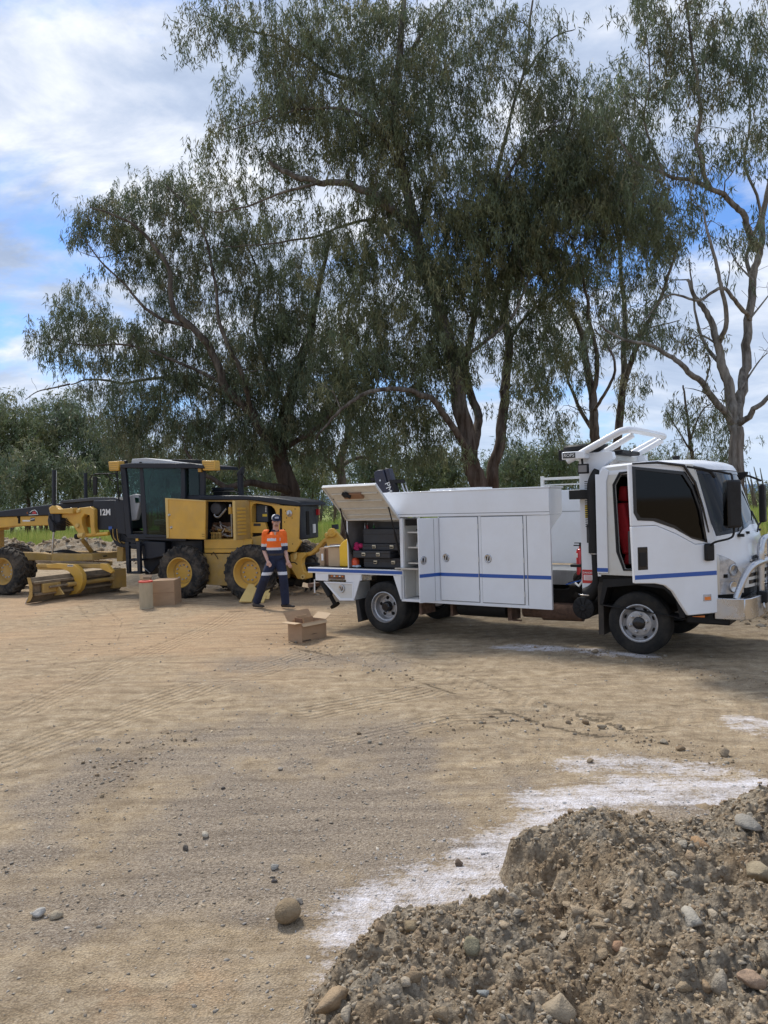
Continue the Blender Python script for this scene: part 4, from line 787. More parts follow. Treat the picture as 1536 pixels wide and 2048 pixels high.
def wheel(parent, x, y, r, w_, kind, rx=0.0, flip=False):
    """wheel standing at x, outer face at y; kind front / dual / grader"""
    e = bpy.data.objects.new('wheel', None); COL.objects.link(e); e.parent = parent; e.empty_display_size = .1
    e.location = (x, y + (w_ if flip else 0), r); e.rotation_euler = (0, 0, math.pi if flip else 0)
    m = MB()
    if kind != 'grader':
        rb = r * 0.60
        prof = [(rb, w_ * .12), (rb + .012, w_ * .03), (rb + .03, 0.0), (r * .80, -0.004), (r * .90, w_ * .03), (r * .965, w_ * .09), (r * .985, w_ * .13)]
        for k in range(4):
            a = w_ * (.2 + .15 * k); prof += [(r, a), (r, a + w_ * .095), (r - .012, a + w_ * .10), (r - .012, a + w_ * .145)]
        prof += [(r, w_ * .80), (r * .985, w_ * .87), (r * .9, w_ * .97), (r * .8, w_), (rb, w_ * .9)]
        m.lathe(prof, n=72).build('tyre', TYRE, e, smooth=28)
        q = MB()
        if kind == 'front':
            q.lathe([(rb + .004, .02), (rb + .006, .006), (rb - .006, .002), (rb - .022, .012), (rb - .03, .045), (rb - .04, .055), (.165, .035), (.155, .022), (.13, .018), (.082, .018), (.080, .02)], n=64)
            q.build('rim', STEEL, e, smooth=30)
            h = MB(); h.lathe([(0, -.012), (.035, -.012), (.06, -.006), (.076, .004), (.08, .03), (0, .03)], n=32); h.build('hub', BLACK_G, e, smooth=30)
            for k in range(8):
                a = 2 * math.pi * (k + .5) / 8; c = (math.cos(a) * .188, .0395, math.sin(a) * .188)
                hm = MB(); M = Matrix.Translation(c) @ Matrix.Rotation(-a, 4, 'Y'); pts = [(M @ Vector((.012 * math.cos(b) , 0, .027 * math.sin(b)))) for b in [i * math.pi / 8 for i in range(16)]]
                hm.v = [tuple(p) for p in pts] + [tuple(p + Vector((0, .01, 0))) for p in pts]; hm.f = [tuple(range(16)), tuple(range(31, 15, -1))] + [((i + 1) % 16, i, 16 + i, 16 + (i + 1) % 16) for i in range(16)]; hm.m = [0] * len(hm.f)
                hm.build('hand_hole_shade', DARK, e)  # flat dark disc, no opening: the shade inside the hole is painted
            for k in range(6):
                a = 2 * math.pi * (k + .25) / 6; c = (math.cos(a) * .108, 0, math.sin(a) * .108); MB().lathe([(0, -.022), (.009, -.022), (.015, -.016), (.016, 0.0), (.020, .003), (.020, .018)], c, n=14).build('wheel_nut', CHROME, e, smooth=30)
        else:
            q.lathe([(rb + .004, .02), (rb + .006, .004), (rb - .006, 0), (rb - .012, .012), (rb - .022, .05), (rb - .04, .06), (rb - .048, .11), (rb - .06, .135), (.150, .135), (.135, .125), (.085, .125), (.083, .13)], n=64)
            q.build('rim', STEEL, e, smooth=30)
            h = MB(); h.lathe([(0, .035), (.055, .035), (.07, .045), (.078, .06), (.078, .14), (0, .14)], n=32); h.build('hub', BLACK_G, e, smooth=30)
            for k in range(5):
                a = 2 * math.pi * (k + .3) / 5; c = (math.cos(a) * .135, .124, math.sin(a) * .135); MB().lathe([(0, -.002), (.028, -.002), (.028, .004)], c, n=18).build('hand_hole_shade', DARK, e)  # dark discs on the rim paint the shade of openings not cut
            for k in range(6):
                a = 2 * math.pi * (k + .1) / 6; c = (math.cos(a) * .105, .105, math.sin(a) * .105); MB().lathe([(0, -.004), (.010, -.004), (.013, .02)], c, n=10).build('wheel_nut', CHROME, e, smooth=30)
    return e
wheel(truck, 3.95, 0.02, .395, .225, 'front'); wheel(truck, 3.95, 1.72, .395, .225, 'front', flip=True)
wheel(truck, 0.03, 0.0, .395, .215, 'dual'); wheel(truck, 0.03, 0.26, .395, .215, 'dual'); wheel(truck, 0.03, 1.52, .395, .215, 'dual', flip=True); wheel(truck, 0.03, 1.78, .395, .215, 'dual', flip=True)

def P(name, m, **k): return lambda mb: mb.build(name, m, k.pop('parent', truck), **k)
# ---- chassis
m = MB(); m.box(-1.2, 4.9, .55, .62, .52, .72); m.box(-1.2, 4.9, 1.38, 1.45, .52, .72)
for x in (-1.0, .6, 1.6, 2.6, 3.4): m.box(x, x + .08, .62, 1.38, .55, .68)
m.build('chassis_frame', DARK, truck)
m = MB(); m.cyl((.03, .15, .395), (.03, 1.85, .395), .06); m.cyl((3.95, .2, .36), (3.95, 1.8, .36), .045); m.sphere((.03, 1.0, .395), .17); m.cyl((.1, 1.0, .42), (3.2, 1.0, .55), .035); m.build('axles', DARK, truck, smooth=30)
m = MB(); m.cyl((1.15, .45, .42), (1.95, .45, .42), .14, 20); m.build('air_tank', BLACK, truck, smooth=30)
m = MB(); m.cyl((2.15, .55, .40), (2.45, .55, .40), .10, 16); m.cyl((2.45, .55, .40), (3.02, .58, .41), .13, 20); m.cyl((3.02, .58, .41), (3.5, .75, .48), .045, 12); m.build('exhaust_muffler', RUST, truck, smooth=30)
for b_ in ((.62, .66, .1, .5, .30, .55), (1.05, 1.09, .3, .6, .28, .5), (2.0, 2.06, .3, .6, .27, .5), (2.07, 2.2, .3, .34, .27, .29)): MB().box(*b_).build('tank_bracket', RUST, truck)
# ---- tray
m = MB(); m.box(-1.49, .405, -.012, 2.0, .895, .985); m.build('tray', WHITE, truck, bevel=.006)
MB().box(-1.484, .402, -.0145, -.012, .917, .967).build('blue_stripe', BLUE, truck)
MB().box(-1.45, -.66, .03, 1.97, .985, .990).build('tray_floor', BLACK, truck)
MB().prism([(-1.34, .895), (-.39, .895), (-.39, .80), (-.55, .76), (-.70, .76), (-.70, .80), (-1.08, .80), (-1.08, .77), (-1.34, .77)], 0, .03).build('rear_skirt', WHITE, truck, bevel=.003)
MB().box(-1.06, -.72, -.006, 0.0, .805, .875).build('lamp_recess', RUST, truck)
for k in range(5): MB().box(-1.0 + k * .055, -.965 + k * .055, -.012, -.006, .845, .862).build('lamp', WTEXT if k % 2 else ORANGE, truck)
MB().prism([(-1.16, .752), (-.55, .752), (-.55, .478), (-.835, .466)], 0, .45).build('side_locker', WHITE_D, truck, bevel=.004)
MB().ring([(-1.16, .756), (-.545, .756), (-.545, .472), (-.84, .460)], [(-1.10, .735), (-.575, .735), (-.575, .505), (-.82, .495)], -.012, .004).build('locker_frame', WHITE, truck, bevel=.003)
MB().prism([(-.56, .90), (-.39, .90), (-.42, .80), (-.545, .478), (-.56, .478)], -.006, .02).build('wheel_arch_edge', WHITE, truck)
MB().prism([(.225, .90), (.41, .90), (.41, .535), (.355, .535)], -.004, .03).build('wheel_arch_edge', WHITE, truck)
MB().box(-.42, .25, .46, .5, .45, .9).build('arch_liner', DARK, truck); MB().box(-.45, .3, .03, .5, .885, .893).build('arch_liner', DARK, truck)
MB().prism([(-.56, .48), (-.50, .48), (-.44, .16), (-.52, .12)], .05, .45).build('mud_flap', MUD, truck)
def latch(x, z, y, s=1.0, parent=truck, rz=0.0):
    e = MB().lathe([(0, -.010), (.030, -.010), (.042, -.012), (.050, -.014), (.056, -.008), (.058, .0)], (0, 0, 0), n=28).build('latch', CHROME, parent, smooth=30); e.location = (x, y, z); e.scale = (s, 1, 1.12 * s); e.rotation_euler = (0, 0, rz)
    MB().box(-.026, .026, -.013, -.0095, -.026, .026).build('latch_recess', DARK, e)
    MB().box(-.006, .012, -.021, -.012, -.038, .034, Matrix.Rotation(.25, 4, 'Y')).build('latch_handle', CHROME, e, bevel=.003)
    return e
latch(-.785, .655, -.012, 1.0)
# ---- stabiliser leg folded below the tray
m = MB(); m.cyl((-1.30, .08, .80), (-1.10, .08, .52), .055, 14); m.build('stabiliser_leg', BLACK, truck, smooth=30)
MB().cyl((-1.12, .08, .55), (-.99, .08, .36), .034, 12).build('leg_ram', DARK, truck, smooth=30)
MB().cyl((-1.015, .08, .375), (-.998, .08, .352), .085, 20).build('leg_foot', DARK, truck, smooth=30)
MB().cyl((-1.34, .1, .80), (-1.34, .5, .80), .05, 12).build('leg_pivot', BRUSH, truck, smooth=30)
MB().tube([(-1.40, .05, .78), (-1.40, .04, .62), (-1.395, .04, .56)], .012, 8).build('pull_cord', WTEXT, truck)
MB().box(-1.60, -1.49, .1, .3, .64, .70).build('step', RUST, truck)
# ---- body: rear locker, shelf locker, closed lockers
m = MB(); m.box(-.655, -.635, 0, .55, .985, 1.77); m.build('locker_end', WHITE, truck, bevel=.003)
m = MB(); m.box(-.635, .37, .50, .52, .985, 1.76); m.box(-.635, -.631, .01, .5, .99, 1.76); m.box(-.635, .37, .0, .5, 1.745, 1.76); m.build('locker_lining', GREY_IN, truck)
MB().box(-.635, .37, -.004, .5, .985, .996).build('locker_floor', BLACK, truck)
m = MB(); m.box(.37, .425, -.004, .5, .985, 1.775); m.build('door_post', WHITE, truck, bevel=.003)
MB().box(.37, .415, -.004, .03, .54, .985).build('door_post', WHITE, truck)
m = MB(); m.box(.43, 1.05, .50, .52, .55, 1.76); m.box(.425, .435, .02, .5, .55, 1.76); m.box(1.03, 1.05, .02, .5, .55, 1.76); m.build('shelf_lining', WHITE_D, truck)
for z in (1.545, 1.315, 1.075): MB().box(.47, 1.03, .06, .48, z, z + .022).build('shelf', BRUSH, truck)
MB().box(.30, .72, -.06, .42, 1.0, 1.022).build('slide_out_shelf', BRUSH, truck)
MB().box(.44, 1.03, .30, .5, .56, 1.0).build('shelf_lining', WHITE_D, truck)
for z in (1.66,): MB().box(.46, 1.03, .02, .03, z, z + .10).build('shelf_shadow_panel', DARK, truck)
m = MB(); m.box(.37, 2.47, -.004, .5, .505, .545); m.build('body_sill', WHITE, truck, bevel=.004)
m = MB(); m.box(1.05, 2.47, 0, .5, .545, 1.785); m.build('closed_locker', WHITE, truck, bevel=.004)
m = MB(); m.box(2.47, 2.81, 0, .045, .505, 1.785); m.build('front_skirt', WHITE, truck, bevel=.003)
MB().box(2.464, 2.472, -.0015, .01, .55, 1.78).build('door_seal', SEAL, truck)
for x0, x1 in ((1.085, 1.716), (1.772, 2.413)):
    MB().ring([(x0 - .007, .552), (x1 + .007, .552), (x1 + .007, 1.782), (x0 - .007, 1.782)], [(x0, .56), (x1, .56), (x1, 1.775), (x0, 1.775)], -.0015, .003).build('door_seal', SEAL, truck)
    d = MB().box(x0, x1, -.014, .002, .56, 1.775).build('locker_door', WHITE, truck, bevel=.004); MB().box(x0 + .002, x1 - .002, -.0165, -.014, .915, .965).build('blue_stripe', BLUE, d)
    latch(x0 + .10, 1.185, -.014)
    for zh in (.70, 1.17, 1.64): MB().cyl((x1 + .004, -.012, zh - .035), (x1 + .004, -.012, zh + .035), .007, 8).build('hinge', WHITE_D, d)
for x0, x1 in ((1.052, 1.076), (1.724, 1.764), (2.421, 2.460), (2.475, 2.808)): MB().box(x0, x1, -.003, 0.0, .915, .965).build('blue_stripe', BLUE, truck)
# swung-open door of the shelf locker
dd = bpy.data.objects.new('open_locker_door', None); COL.objects.link(dd); dd.parent = truck; dd.location = (1.065, -.006, 0); dd.rotation_euler = (0, 0, math.radians(70))
MB().box(-.385, 0, -.008, .012, .548, 1.775).build('door_panel', WHITE, dd, bevel=.004)
MB().box(-.383, -.004, -.011, -.008, .915, .965).build('blue_stripe', BLUE, dd)
MB().box(-.10, -.096, -.0095, -.0075, .56, 1.765).build('fold_line', SEAL, dd); latch(-.30, 1.165, -.008, parent=dd)
# fascia over the lockers
m = MB(); m.prism([(.10, 1.79), (2.81, 1.79), (2.81, 2.15), (.30, 2.165), (.02, 2.165)], -.012, .44); m.build('canopy_fascia', WHITE, truck, bevel=.006)
m = MB(); m.box(.0, 2.83, -.02, .46, 2.152, 2.172); m.build('canopy_cap', WHITE, truck, bevel=.005); MB().box(.32, 2.81, -.0135, -.006, 1.828, 1.834).build('fold_line', SEAL, truck)
m = MB(); m.box(.90, 1.75, .05, .42, 2.172, 2.20); m.build('roof_hatch', WHITE, truck, bevel=.004); MB().box(1.28, 1.34, .04, .06, 2.185, 2.195).build('hatch_catch', BRUSH, truck)
m = MB(); m.v = [(2.77, .002, 1.57), (2.77, .002, 1.787), (2.77, .42, 1.787), (2.805, .002, 1.57), (2.805, .002, 1.787), (2.805, .42, 1.787)]; m.f = [(0, 2, 1), (3, 4, 5), (0, 1, 4, 3), (1, 2, 5, 4), (2, 0, 3, 5)]; m.m = [0] * 5; m.build('gusset', WHITE, truck)
# raised lid of the rear locker
ld = bpy.data.objects.new('raised_lid', None); COL.objects.link(ld); ld.parent = truck; ld.location = (0, 0.0, 1.77); A_ = math.atan2(.53, .60); ld.rotation_euler = (-(math.pi / 2) + (math.pi / 2 - A_) * 0 , 0, 0)
ld.rotation_euler = (math.pi - A_, 0, 0)   # y of the lid points down the outward slope, z is its under side
Lw = .80
MB().box(-.64, .375, 0, Lw, -.018, 0).build('lid_skin', WHITE, ld, bevel=.003)
MB().box(-.62, .355, .02, Lw - .02, 0, .004).build('lid_lining', CREAM, ld)
m = MB(); m.box(-.64, -.622, 0, Lw, 0, .028); m.box(.357, .375, 0, Lw, 0, .028); m.box(-.622, .357, Lw - .018, Lw, 0, .028); m.box(-.622, .357, 0, .018, 0, .028); m.build('lid_rim', WHITE_D, ld)
for y in (.10, .25, .43, .60): MB().box(-.56, .31, y, y + .028, .004, .024).build('lid_rib', CREAM, ld, bevel=.006)
MB().box(-.34, .02, Lw - .27, Lw - .16, .004, .045).build('lid_light', CARD_D, ld, bevel=.006); m = MB(); m.sphere((-.26, Lw - .17, .045), .05, sc=(1.3, 1, .8)); m.cyl((-.3, Lw - .13, .05), (-.18, Lw - .2, .06), .03); m.build('lid_latch', BLACK, ld, smooth=40)
MB().cyl((-.60, .50, .0), (-.60, .50, .01), .01).build('strut_mount', BLACK, ld)
for x in (-.60, .33):
    MB().cyl((x, .06, 1.20), (x, -.22, 1.95), .010, 8).build('gas_strut', BLACK, truck); MB().cyl((x, .05, 1.22), (x, -.08, 1.56), .017, 8).build('gas_strut', BLACK, truck)
# ---- left hand lockers, head bar and rails
m = MB(); m.box(.3, 3.06, 1.55, 2.0, 1.0, 2.13); m.build('far_locker', WHITE, truck, bevel=.006); MB().box(.3, 3.06, 1.546, 1.55, 1.80, 1.806).build('fold_line', SEAL, truck)
m = MB(); m.box(.4, 3.2, .62, 1.5, .93, .985); m.build('body_floor', BRUSH, truck); m = MB(); m.box(2.4, 3.3, .62, .66, .78, .93); m.build('floor_rail', BRUSH, truck)
m = MB(); m.box(1.86, 1.91, 1.90, 1.95, 2.13, 2.37); m.box(1.91, 3.2, 1.90, 1.95, 2.305, 2.345); m.box(1.91, 3.2, 1.90, 1.95, 2.215, 2.235); m.build('ladder_rail', WHITE_D, truck, bevel=.004)
m = MB(); m.sphere((3.0, .55, .88), .10, sc=(1, 1, 1.1)); m.box(2.86, 3.25, .5, .9, .62, .78); m.cyl((2.95, .45, .66), (3.2, .5, .55), .05); m.tube([(2.85, .5, .82), (3.0, .45, .86), (3.15, .4, .9)], .012); m.build('hydraulic_pump', DARK, truck, smooth=35)
MB().tube([(2.82, .48, .80), (2.95, .42, .84), (3.1, .40, .88)], .009, 6).build('blue_hose', BLUE, truck)
MB().tube([(3.0, .36, .84), (3.06, .34, .80), (3.12, .33, .88), (3.13, .33, 1.0)], .016, 8).build('white_hose', WTEXT, truck)
# ---- white post, its plates, tube rack over the cab
m = MB(); m.prism([(3.15, .78), (3.24, .74), (3.36, .9), (3.36, 2.30), (3.62, 2.52), (3.60, 2.60), (3.15, 2.60)], .22, .34); m.build('post', WHITE, truck, bevel=.006)
m = MB(); m.prism([(3.15, .78), (3.36, .9), (3.36, 2.30), (3.62, 2.52), (3.60, 2.60), (3.15, 2.60)], 1.66, 1.78); m.build('post', WHITE, truck, bevel=.006)
MB().box(3.22, 3.33, .216, .22, 1.73, 1.91).build('yellow_sticker', YTAPE, truck); MB().box(3.235, 3.315, .216, .22, 1.40, 1.64).build('dark_sticker', DTEXT, truck); MB().box(3.235, 3.315, .216, .22, 1.24, 1.36).build('notice', WTEXT, truck)
MB().box(3.16, 3.32, .214, .22, .86, 1.04).build('red_notice', RED_P, truck); text('DANGER', 'red_notice_text', .035, WTEXT, truck, (3.24, .212, 1.0), (math.pi / 2, 0, 0)); MB().box(3.18, 3.30, .2125, .2145, .90, .97).build('notice', WTEXT, truck)
for k in range(4): MB().box(3.19, 3.29, .2115, .2127, .91 + k * .015, .916 + k * .015).build('notice_line', RED_P, truck)
for k in range(5): MB().box(3.23, 3.32, .2145, .2162, 1.75 + k * .03, 1.757 + k * .03).build('sticker_line', DTEXT, truck)
MB().box(3.06, 3.38, .06, .24, 1.985, 2.11).build('lamp_bracket', BLACK, truck, bevel=.01)
m = MB()
def hoop(x0, z0, x1, z1, yn, yf, r):
    k = .16; p = [(x0, yn, z0), (x1 - .22, yn, z1 - .075), (x1 - .08, yn + .02, z1 - .012), (x1, yn + k, z1), (x1 + .005, (yn + yf) / 2, z1 + .005), (x1, yf - k, z1), (x1 - .08, yf - .02, z1 - .012), (x1 - .22, yf, z1 - .075), (x0, yf, z0)]
    S = smooth_path([(*q, r) for q in p], 6); return [tuple(q[:3]) for q in S]
MB().tube(hoop(3.04, 2.50, 3.86, 2.86, .10, 1.86, .045), .045, 14).build('rack_tube', WHITE, truck, smooth=60)
for y in (.30, 1.66): MB().cyl((3.20, y, 2.46), (3.86, y, 2.80), .040, 14).build('rack_tube', WHITE, truck, smooth=60)
m = MB(); m.box(2.98, 3.30, .05, 1.92, 2.52, 2.62); m.build('rack_beam', WHITE, truck, bevel=.01); MB().box(2.93, 2.98, .06, .16, 2.51, 2.65).build('beam_end', BLACK, truck, bevel=.01)
MB().box(3.00, 3.17, .044, .05, 2.535, 2.605).build('name_plate', DTEXT, truck); text('ROPS', 'rops_text', .062, WTEXT, truck, (3.085, .042, 2.57), (math.pi / 2, 0, 0), ext=.001)
m = MB(); m.lathe([(0, 2.62), (.27, 2.62), (.30, 2.65), (.30, 2.69), (.28, 2.715), (0, 2.73)], (3.18, .42, 0), n=36, axis='z'); m.build('beacon_tray', BLACK, truck, smooth=35)
m = MB(); m.box(3.42, 3.50, .34, 1.66, 2.50, 2.58); m.build('cross_bar', WHITE_D, truck, bevel=.01); m = MB(); m.box(3.40, 3.62, .6, 1.4, 2.58, 2.64); m.build('roof_box', BLACK, truck, bevel=.02)
m = MB(); m.box(3.20, 3.34, .04, .10, 2.32, 2.45, None); o = m.build('work_lamp', BLACK, truck, bevel=.012); MB().box(3.215, 3.325, .033, .04, 2.34, 2.43).build('lamp_glass', GREY_IN, o)
MB().cyl((3.25, .1, 2.42), (3.22, .15, 2.55), .014).build('lamp_stalk', BLACK, truck)
# ---- snorkel, air cleaner, extinguisher, bottle
S = smooth_path([(3.44, .14, 2.36, .055), (3.40, .12, 2.26, .072), (3.375, .12, 2.12, .078), (3.375, .12, 1.7, .078), (3.37, .12, 1.27, .076)], 5); MB().tube([tuple(q[:3]) for q in S], [q[3] for q in S], 16).build('intake_duct', BLACK, truck, smooth=60)
for k in range(22): MB().box(3.285, 3.30, .05, .12, 1.62 + k * .028, 1.632 + k * .028).build('duct_rib', BLACK, truck)
S = smooth_path([(3.37, .14, 1.28, .05), (3.38, .15, 1.0, .055), (3.37, .17, .86, .065), (3.30, .2, .76, .09), (3.24, .22, .71, .11)], 5); MB().tube([tuple(q[:3]) for q in S], [q[3] for q in S], 16).build('intake_hose', BLACK, truck, smooth=60)
MB().lathe([(.06, 1.255), (.064, 1.26), (.064, 1.275), (.06, 1.28)], (3.372, .13, 0), n=20, axis='z', close=True).build('hose_clamp', CHROME, truck, smooth=30); MB().lathe([(.115, .70), (.12, .705), (.12, .718), (.115, .722)], (3.22, .22, 0), n=24, axis='z', close=True).build('hose_clamp', CHROME, truck, smooth=30)
m = MB(); m.lathe([(0, -.03), (.03, -.035), (.05, -.02), (.12, -.018), (.145, -.01), (.152, .01), (.152, .03), (.145, .035), (.145, .40), (0, .40)], (3.19, .14, .535), n=36); m.build('air_cleaner', BLACK, truck, smooth=30)
for k in range(10):
    a = k * math.pi / 5; c = Matrix.Translation((3.19, .118, .535)) @ Matrix.Rotation(a, 4, 'Y'); MB().box(.05, .135, -.008, .004, -.004, .004, c).build('cleaner_rib', BLACK, truck)
e = MB().lathe([(0, .95), (.05, .95), (.062, .965), (.062, 1.26), (.05, 1.30), (.022, 1.32), (.022, 1.345), (0, 1.345)], (3.075, .40, 0), n=24, axis='z').build('extinguisher', RED_P, truck, smooth=35)
m = MB(); m.box(2.98, 3.10, .39, .41, 1.345, 1.36); m.box(2.99, 3.10, .39, .41, 1.38, 1.392); m.box(3.06, 3.09, .385, .415, 1.34, 1.39); m.tube([(3.09, .38, 1.35), (3.12, .34, 1.25), (3.11, .33, 1.0), (3.05, .33, .88)], .012); m.build('extinguisher_valve', BLACK, truck)
MB().box(3.01, 3.055, .334, .345, 1.19, 1.25).build('extinguisher_label', WTEXT, truck); MB().box(2.95, 3.14, .32, .48, 1.06, 1.10).build('extinguisher_bracket', BLACK, truck, bevel=.01)
MB().prism([(3.42, .97), (3.47, 1.0), (3.52, .97), (3.56, .86), (3.53, .84), (3.49, .80), (3.47, .68), (3.44, .66), (3.42, .74), (3.40, .88)], .16, .24).build('coolant_bottle', WTEXT, truck, bevel=.02); MB().cyl((3.47, .2, .985), (3.47, .2, 1.02), .028).build('bottle_cap', WTEXT, truck, smooth=30)
MB().box(3.40, 3.47, .12, .5, .20, .93).build('front_mud_flap', MUD, truck)
# ---- crane folded behind the rear locker
cr = bpy.data.objects.new('loader_crane', None); COL.objects.link(cr); cr.parent = truck; cr.location = (-.45, 1.0, .985)
MB().box(-.22, .22, -.2, .25, 0, .35).build('crane_base', BLACK, cr, bevel=.02)
MB().prism([(-.36, 1.56), (-.28, 1.60), (-.16, 1.60), (.22, .3), (-.15, .3)], 0, .16).build('crane_boom', mat('crane_navy', (0.018, 0.022, 0.045), 0.35, var=.1, dust=.1), cr, bevel=.012)
MB().prism([(-.15, 1.62), (-.06, 1.62), (.34, .3), (.23, .3)], .02, .15).build('crane_arm', MATS['crane_navy'], cr, bevel=.012)
MB().cyl((.04, .02, 1.40), (.33, .02, .5), .045, 14).build('crane_ram', BLACK, cr, smooth=30); MB().cyl((.18, .05, 1.35), (.42, .05, .7), .014, 10).build('crane_pipe', CHROME, cr, smooth=30); MB().cyl((.24, .08, 1.32), (.47, .08, .7), .011, 10).build('crane_pipe', CHROME, cr, smooth=30)
MB().box(-.02, .20, -.02, .12, 1.36, 1.42).build('crane_bracket', BLACK, cr); MB().box(-.44, -.30, .02, .1, 1.42, 1.47).build('crane_bracket', BLACK, cr); MB().lathe([(0, -.012), (.018, -.012), (.018, .0)], (-.22, 0, 1.42), n=14).build('crane_pin', CHROME, cr)
text('PM', 'crane_text', .15, WTEXT, cr, (-.055, -.008, 1.29), (math.pi / 2, math.radians(73), 0), ext=.004)

# ------------------------------------------------------------------ cab
def xf(y, z, off=0.0):
    b = np.interp(z, [.50, .78, 1.2, 1.5, 1.62, 2.28, 2.36, 2.43], [5.14, 5.19, 5.20, 5.16, 5.11, 4.90, 4.85, 4.70]); return float(b - 0.31 * abs(y - 1) ** 3.6 + off)
def patch(name, m, y0, y1, zf0, zf1, n=18, k=8, off=0.0, thick=.02, parent=truck, **kw):
    q = MB(); vs = []
    for o in (off, off - thick):
        for i in range(n + 1):
            y = y0 + (y1 - y0) * i / n; za = zf0(y) if callable(zf0) else zf0; zb = zf1(y) if callable(zf1) else zf1
            for j in range(k + 1): z = za + (zb - za) * j / k; vs.append((xf(y, z, o), y, z))
    N_ = (n + 1) * (k + 1); fs = []
    for i in range(n):
        for j in range(k): a = i * (k + 1) + j; fs += [(a, a + k + 1, a + k + 2, a + 1), (N_ + a, N_ + a + 1, N_ + a + k + 2, N_ + a + k + 1)]
    for i in range(n): a = i * (k + 1); b = a + k; fs += [(a, N_ + a, N_ + a + k + 1, a + k + 1), (b, b + k + 1, N_ + b + k + 1, N_ + b)]
    for j in range(k): a = j; b = n * (k + 1) + j; fs += [(a, a + 1, N_ + a + 1, N_ + a), (b, N_ + b, N_ + b + 1, b + 1)]
    q.v = vs; q.f = fs; q.m = [0] * len(fs); return q.build(name, m, parent, smooth=40, **kw)
wb = lambda y: 1.50 + .11 * min(1, y / .9)
patch('front_panel', WHITE, 0, 2, .86, lambda y: wb(y) - .008, n=40, k=14, thick=.03)
patch('windscreen', GLASS_W, .075, 1.925, wb, 2.285, n=30, k=12, off=-.004, thick=.006)
patch('screen_edge', BLACK_G, .075, 1.925, lambda y: wb(y) - .006, lambda y: wb(y) + .035, n=30, k=1, off=.002, thick=.014)
patch('screen_edge', BLACK_G, .075, 1.925, 2.25, 2.29, n=30, k=1, off=.002, thick=.014)
patch('pillar', WHITE, 0, .045, 1.45, 2.30, n=3, k=8, thick=.05); patch('screen_edge', BLACK_G, .047, .085, 1.50, 2.29, n=2, k=8, off=.001, thick=.02)
patch('pillar', WHITE, 1.955, 2.0, 1.45, 2.30, n=3, k=8, thick=.05); patch('screen_edge', BLACK_G, 1.915, 1.953, 1.60, 2.29, n=2, k=8, off=.001, thick=.02)
patch('lower_grille', WHITE_D, .32, 1.68, .86, 1.10, n=20, k=4, off=.035, thick=.04)
for z in (.90, .985): patch('grille_slot', BLACK_G, .40, 1.6, z, z + .045, n=20, k=1, off=.042, thick=.012)
for z in (1.13, 1.17): patch('grille_bar', BRUSH, .5, 1.5, z, z + .02, n=20, k=1, off=.03, thick=.03)
patch('front_valance', BLACK, .02, 1.98, .52, .858, n=20, k=3, off=-.02, thick=.05)
m = MB(); ny = 24; rings_ = []
for z, ins, fz in ((2.30, -.004, 2.30), (2.335, -.006, 2.33), (2.375, .006, 2.355), (2.415, .045, 2.38), (2.44, .13, 2.40), (2.452, .30, 2.41)):
    yl = [ins + (2 - 2 * ins) * i / ny for i in range(ny + 1)]; r_ = [(xf(1 + (y - 1) / max(.01, (1 - ins)), fz) - ins * 1.1, y, z) for y in yl]; xr = 3.46 + (.03 if z < 2.4 else .03 + ins * .5)
    r_ += [(4.1, yl[-1], z), (xr + .05, yl[-1], z - .02), (xr, yl[-1] - .05, z - .02), (xr, 1.0, z - .01), (xr, yl[0] + .05, z - .02), (xr + .05, yl[0], z - .02), (4.1, yl[0], z)]; rings_.append(r_)
L_ = len(rings_[0]); m.v = [p for r_ in rings_ for p in r_]; m.f = [(i * L_ + j, i * L_ + (j + 1) % L_, (i + 1) * L_ + (j + 1) % L_, (i + 1) * L_ + j) for i in range(len(rings_) - 1) for j in range(L_)] + [tuple((len(rings_) - 1) * L_ + j for j in range(L_)), tuple(L_ - 1 - j for j in range(L_))]; m.m = [0] * len(m.f)
m.build('cab_roof', WHITE, truck, smooth=38)
out = [(3.45, 1.0), (3.45, 1.7), (3.455, 2.22), (3.56, 2.38), (4.1, 2.42), (4.66, 2.37), (4.86, 1.56), (4.88, .98)]; inn = [(3.80, 1.08), (3.73, 1.3), (3.70, 2.15), (3.78, 2.29), (4.2, 2.32), (4.58, 2.29), (4.80, 1.56), (4.82, 1.08)]
MB().ring(out, inn, .0, .07).build('door_frame', WHITE_D, truck, bevel=.012)
MB().ring([(3.785, 1.06), (3.70, 1.3), (3.675, 2.16), (3.765, 2.315), (4.2, 2.345), (4.60, 2.31), (4.83, 1.56), (4.84, 1.06)], inn, -.008, .02).build('door_rubber', BLACK, truck)
MB().prism([(3.45, 1.02), (3.595, 1.02), (3.60, 2.20), (3.64, 2.34), (3.56, 2.385), (3.455, 2.22)], -.02, .0).build('corner_panel', WHITE, truck, bevel=.008)
MB().box(3.452, 3.594, -.0225, -.02, 1.04, 1.09).build('blue_stripe', BLUE, truck)
MB().ring(out, [(3.62, 1.5), (3.60, 1.75), (3.60, 2.1), (3.70, 2.28), (4.1, 2.30), (4.60, 2.26), (4.80, 1.56), (4.4, 1.5)], 1.95, 2.0).build('far_side', WHITE, truck)
MB().prism([(3.62, 1.5), (3.60, 1.75), (3.60, 2.1), (3.70, 2.28), (4.1, 2.30), (4.60, 2.26), (4.80, 1.56), (4.4, 1.5)], 1.97, 1.976).build('far_window', GLASS_T, truck)
MB().prism([(3.45, 1.0), (4.88, 1.0), (4.88, .62), (4.55, .55), (4.40, .88), (3.5, .9)], 1.96, 2.0).build('far_side', WHITE, truck)
m = MB(); m.box(3.45, 3.49, 0, 2, .98, 2.30); m.build('cab_back', WHITE, truck)
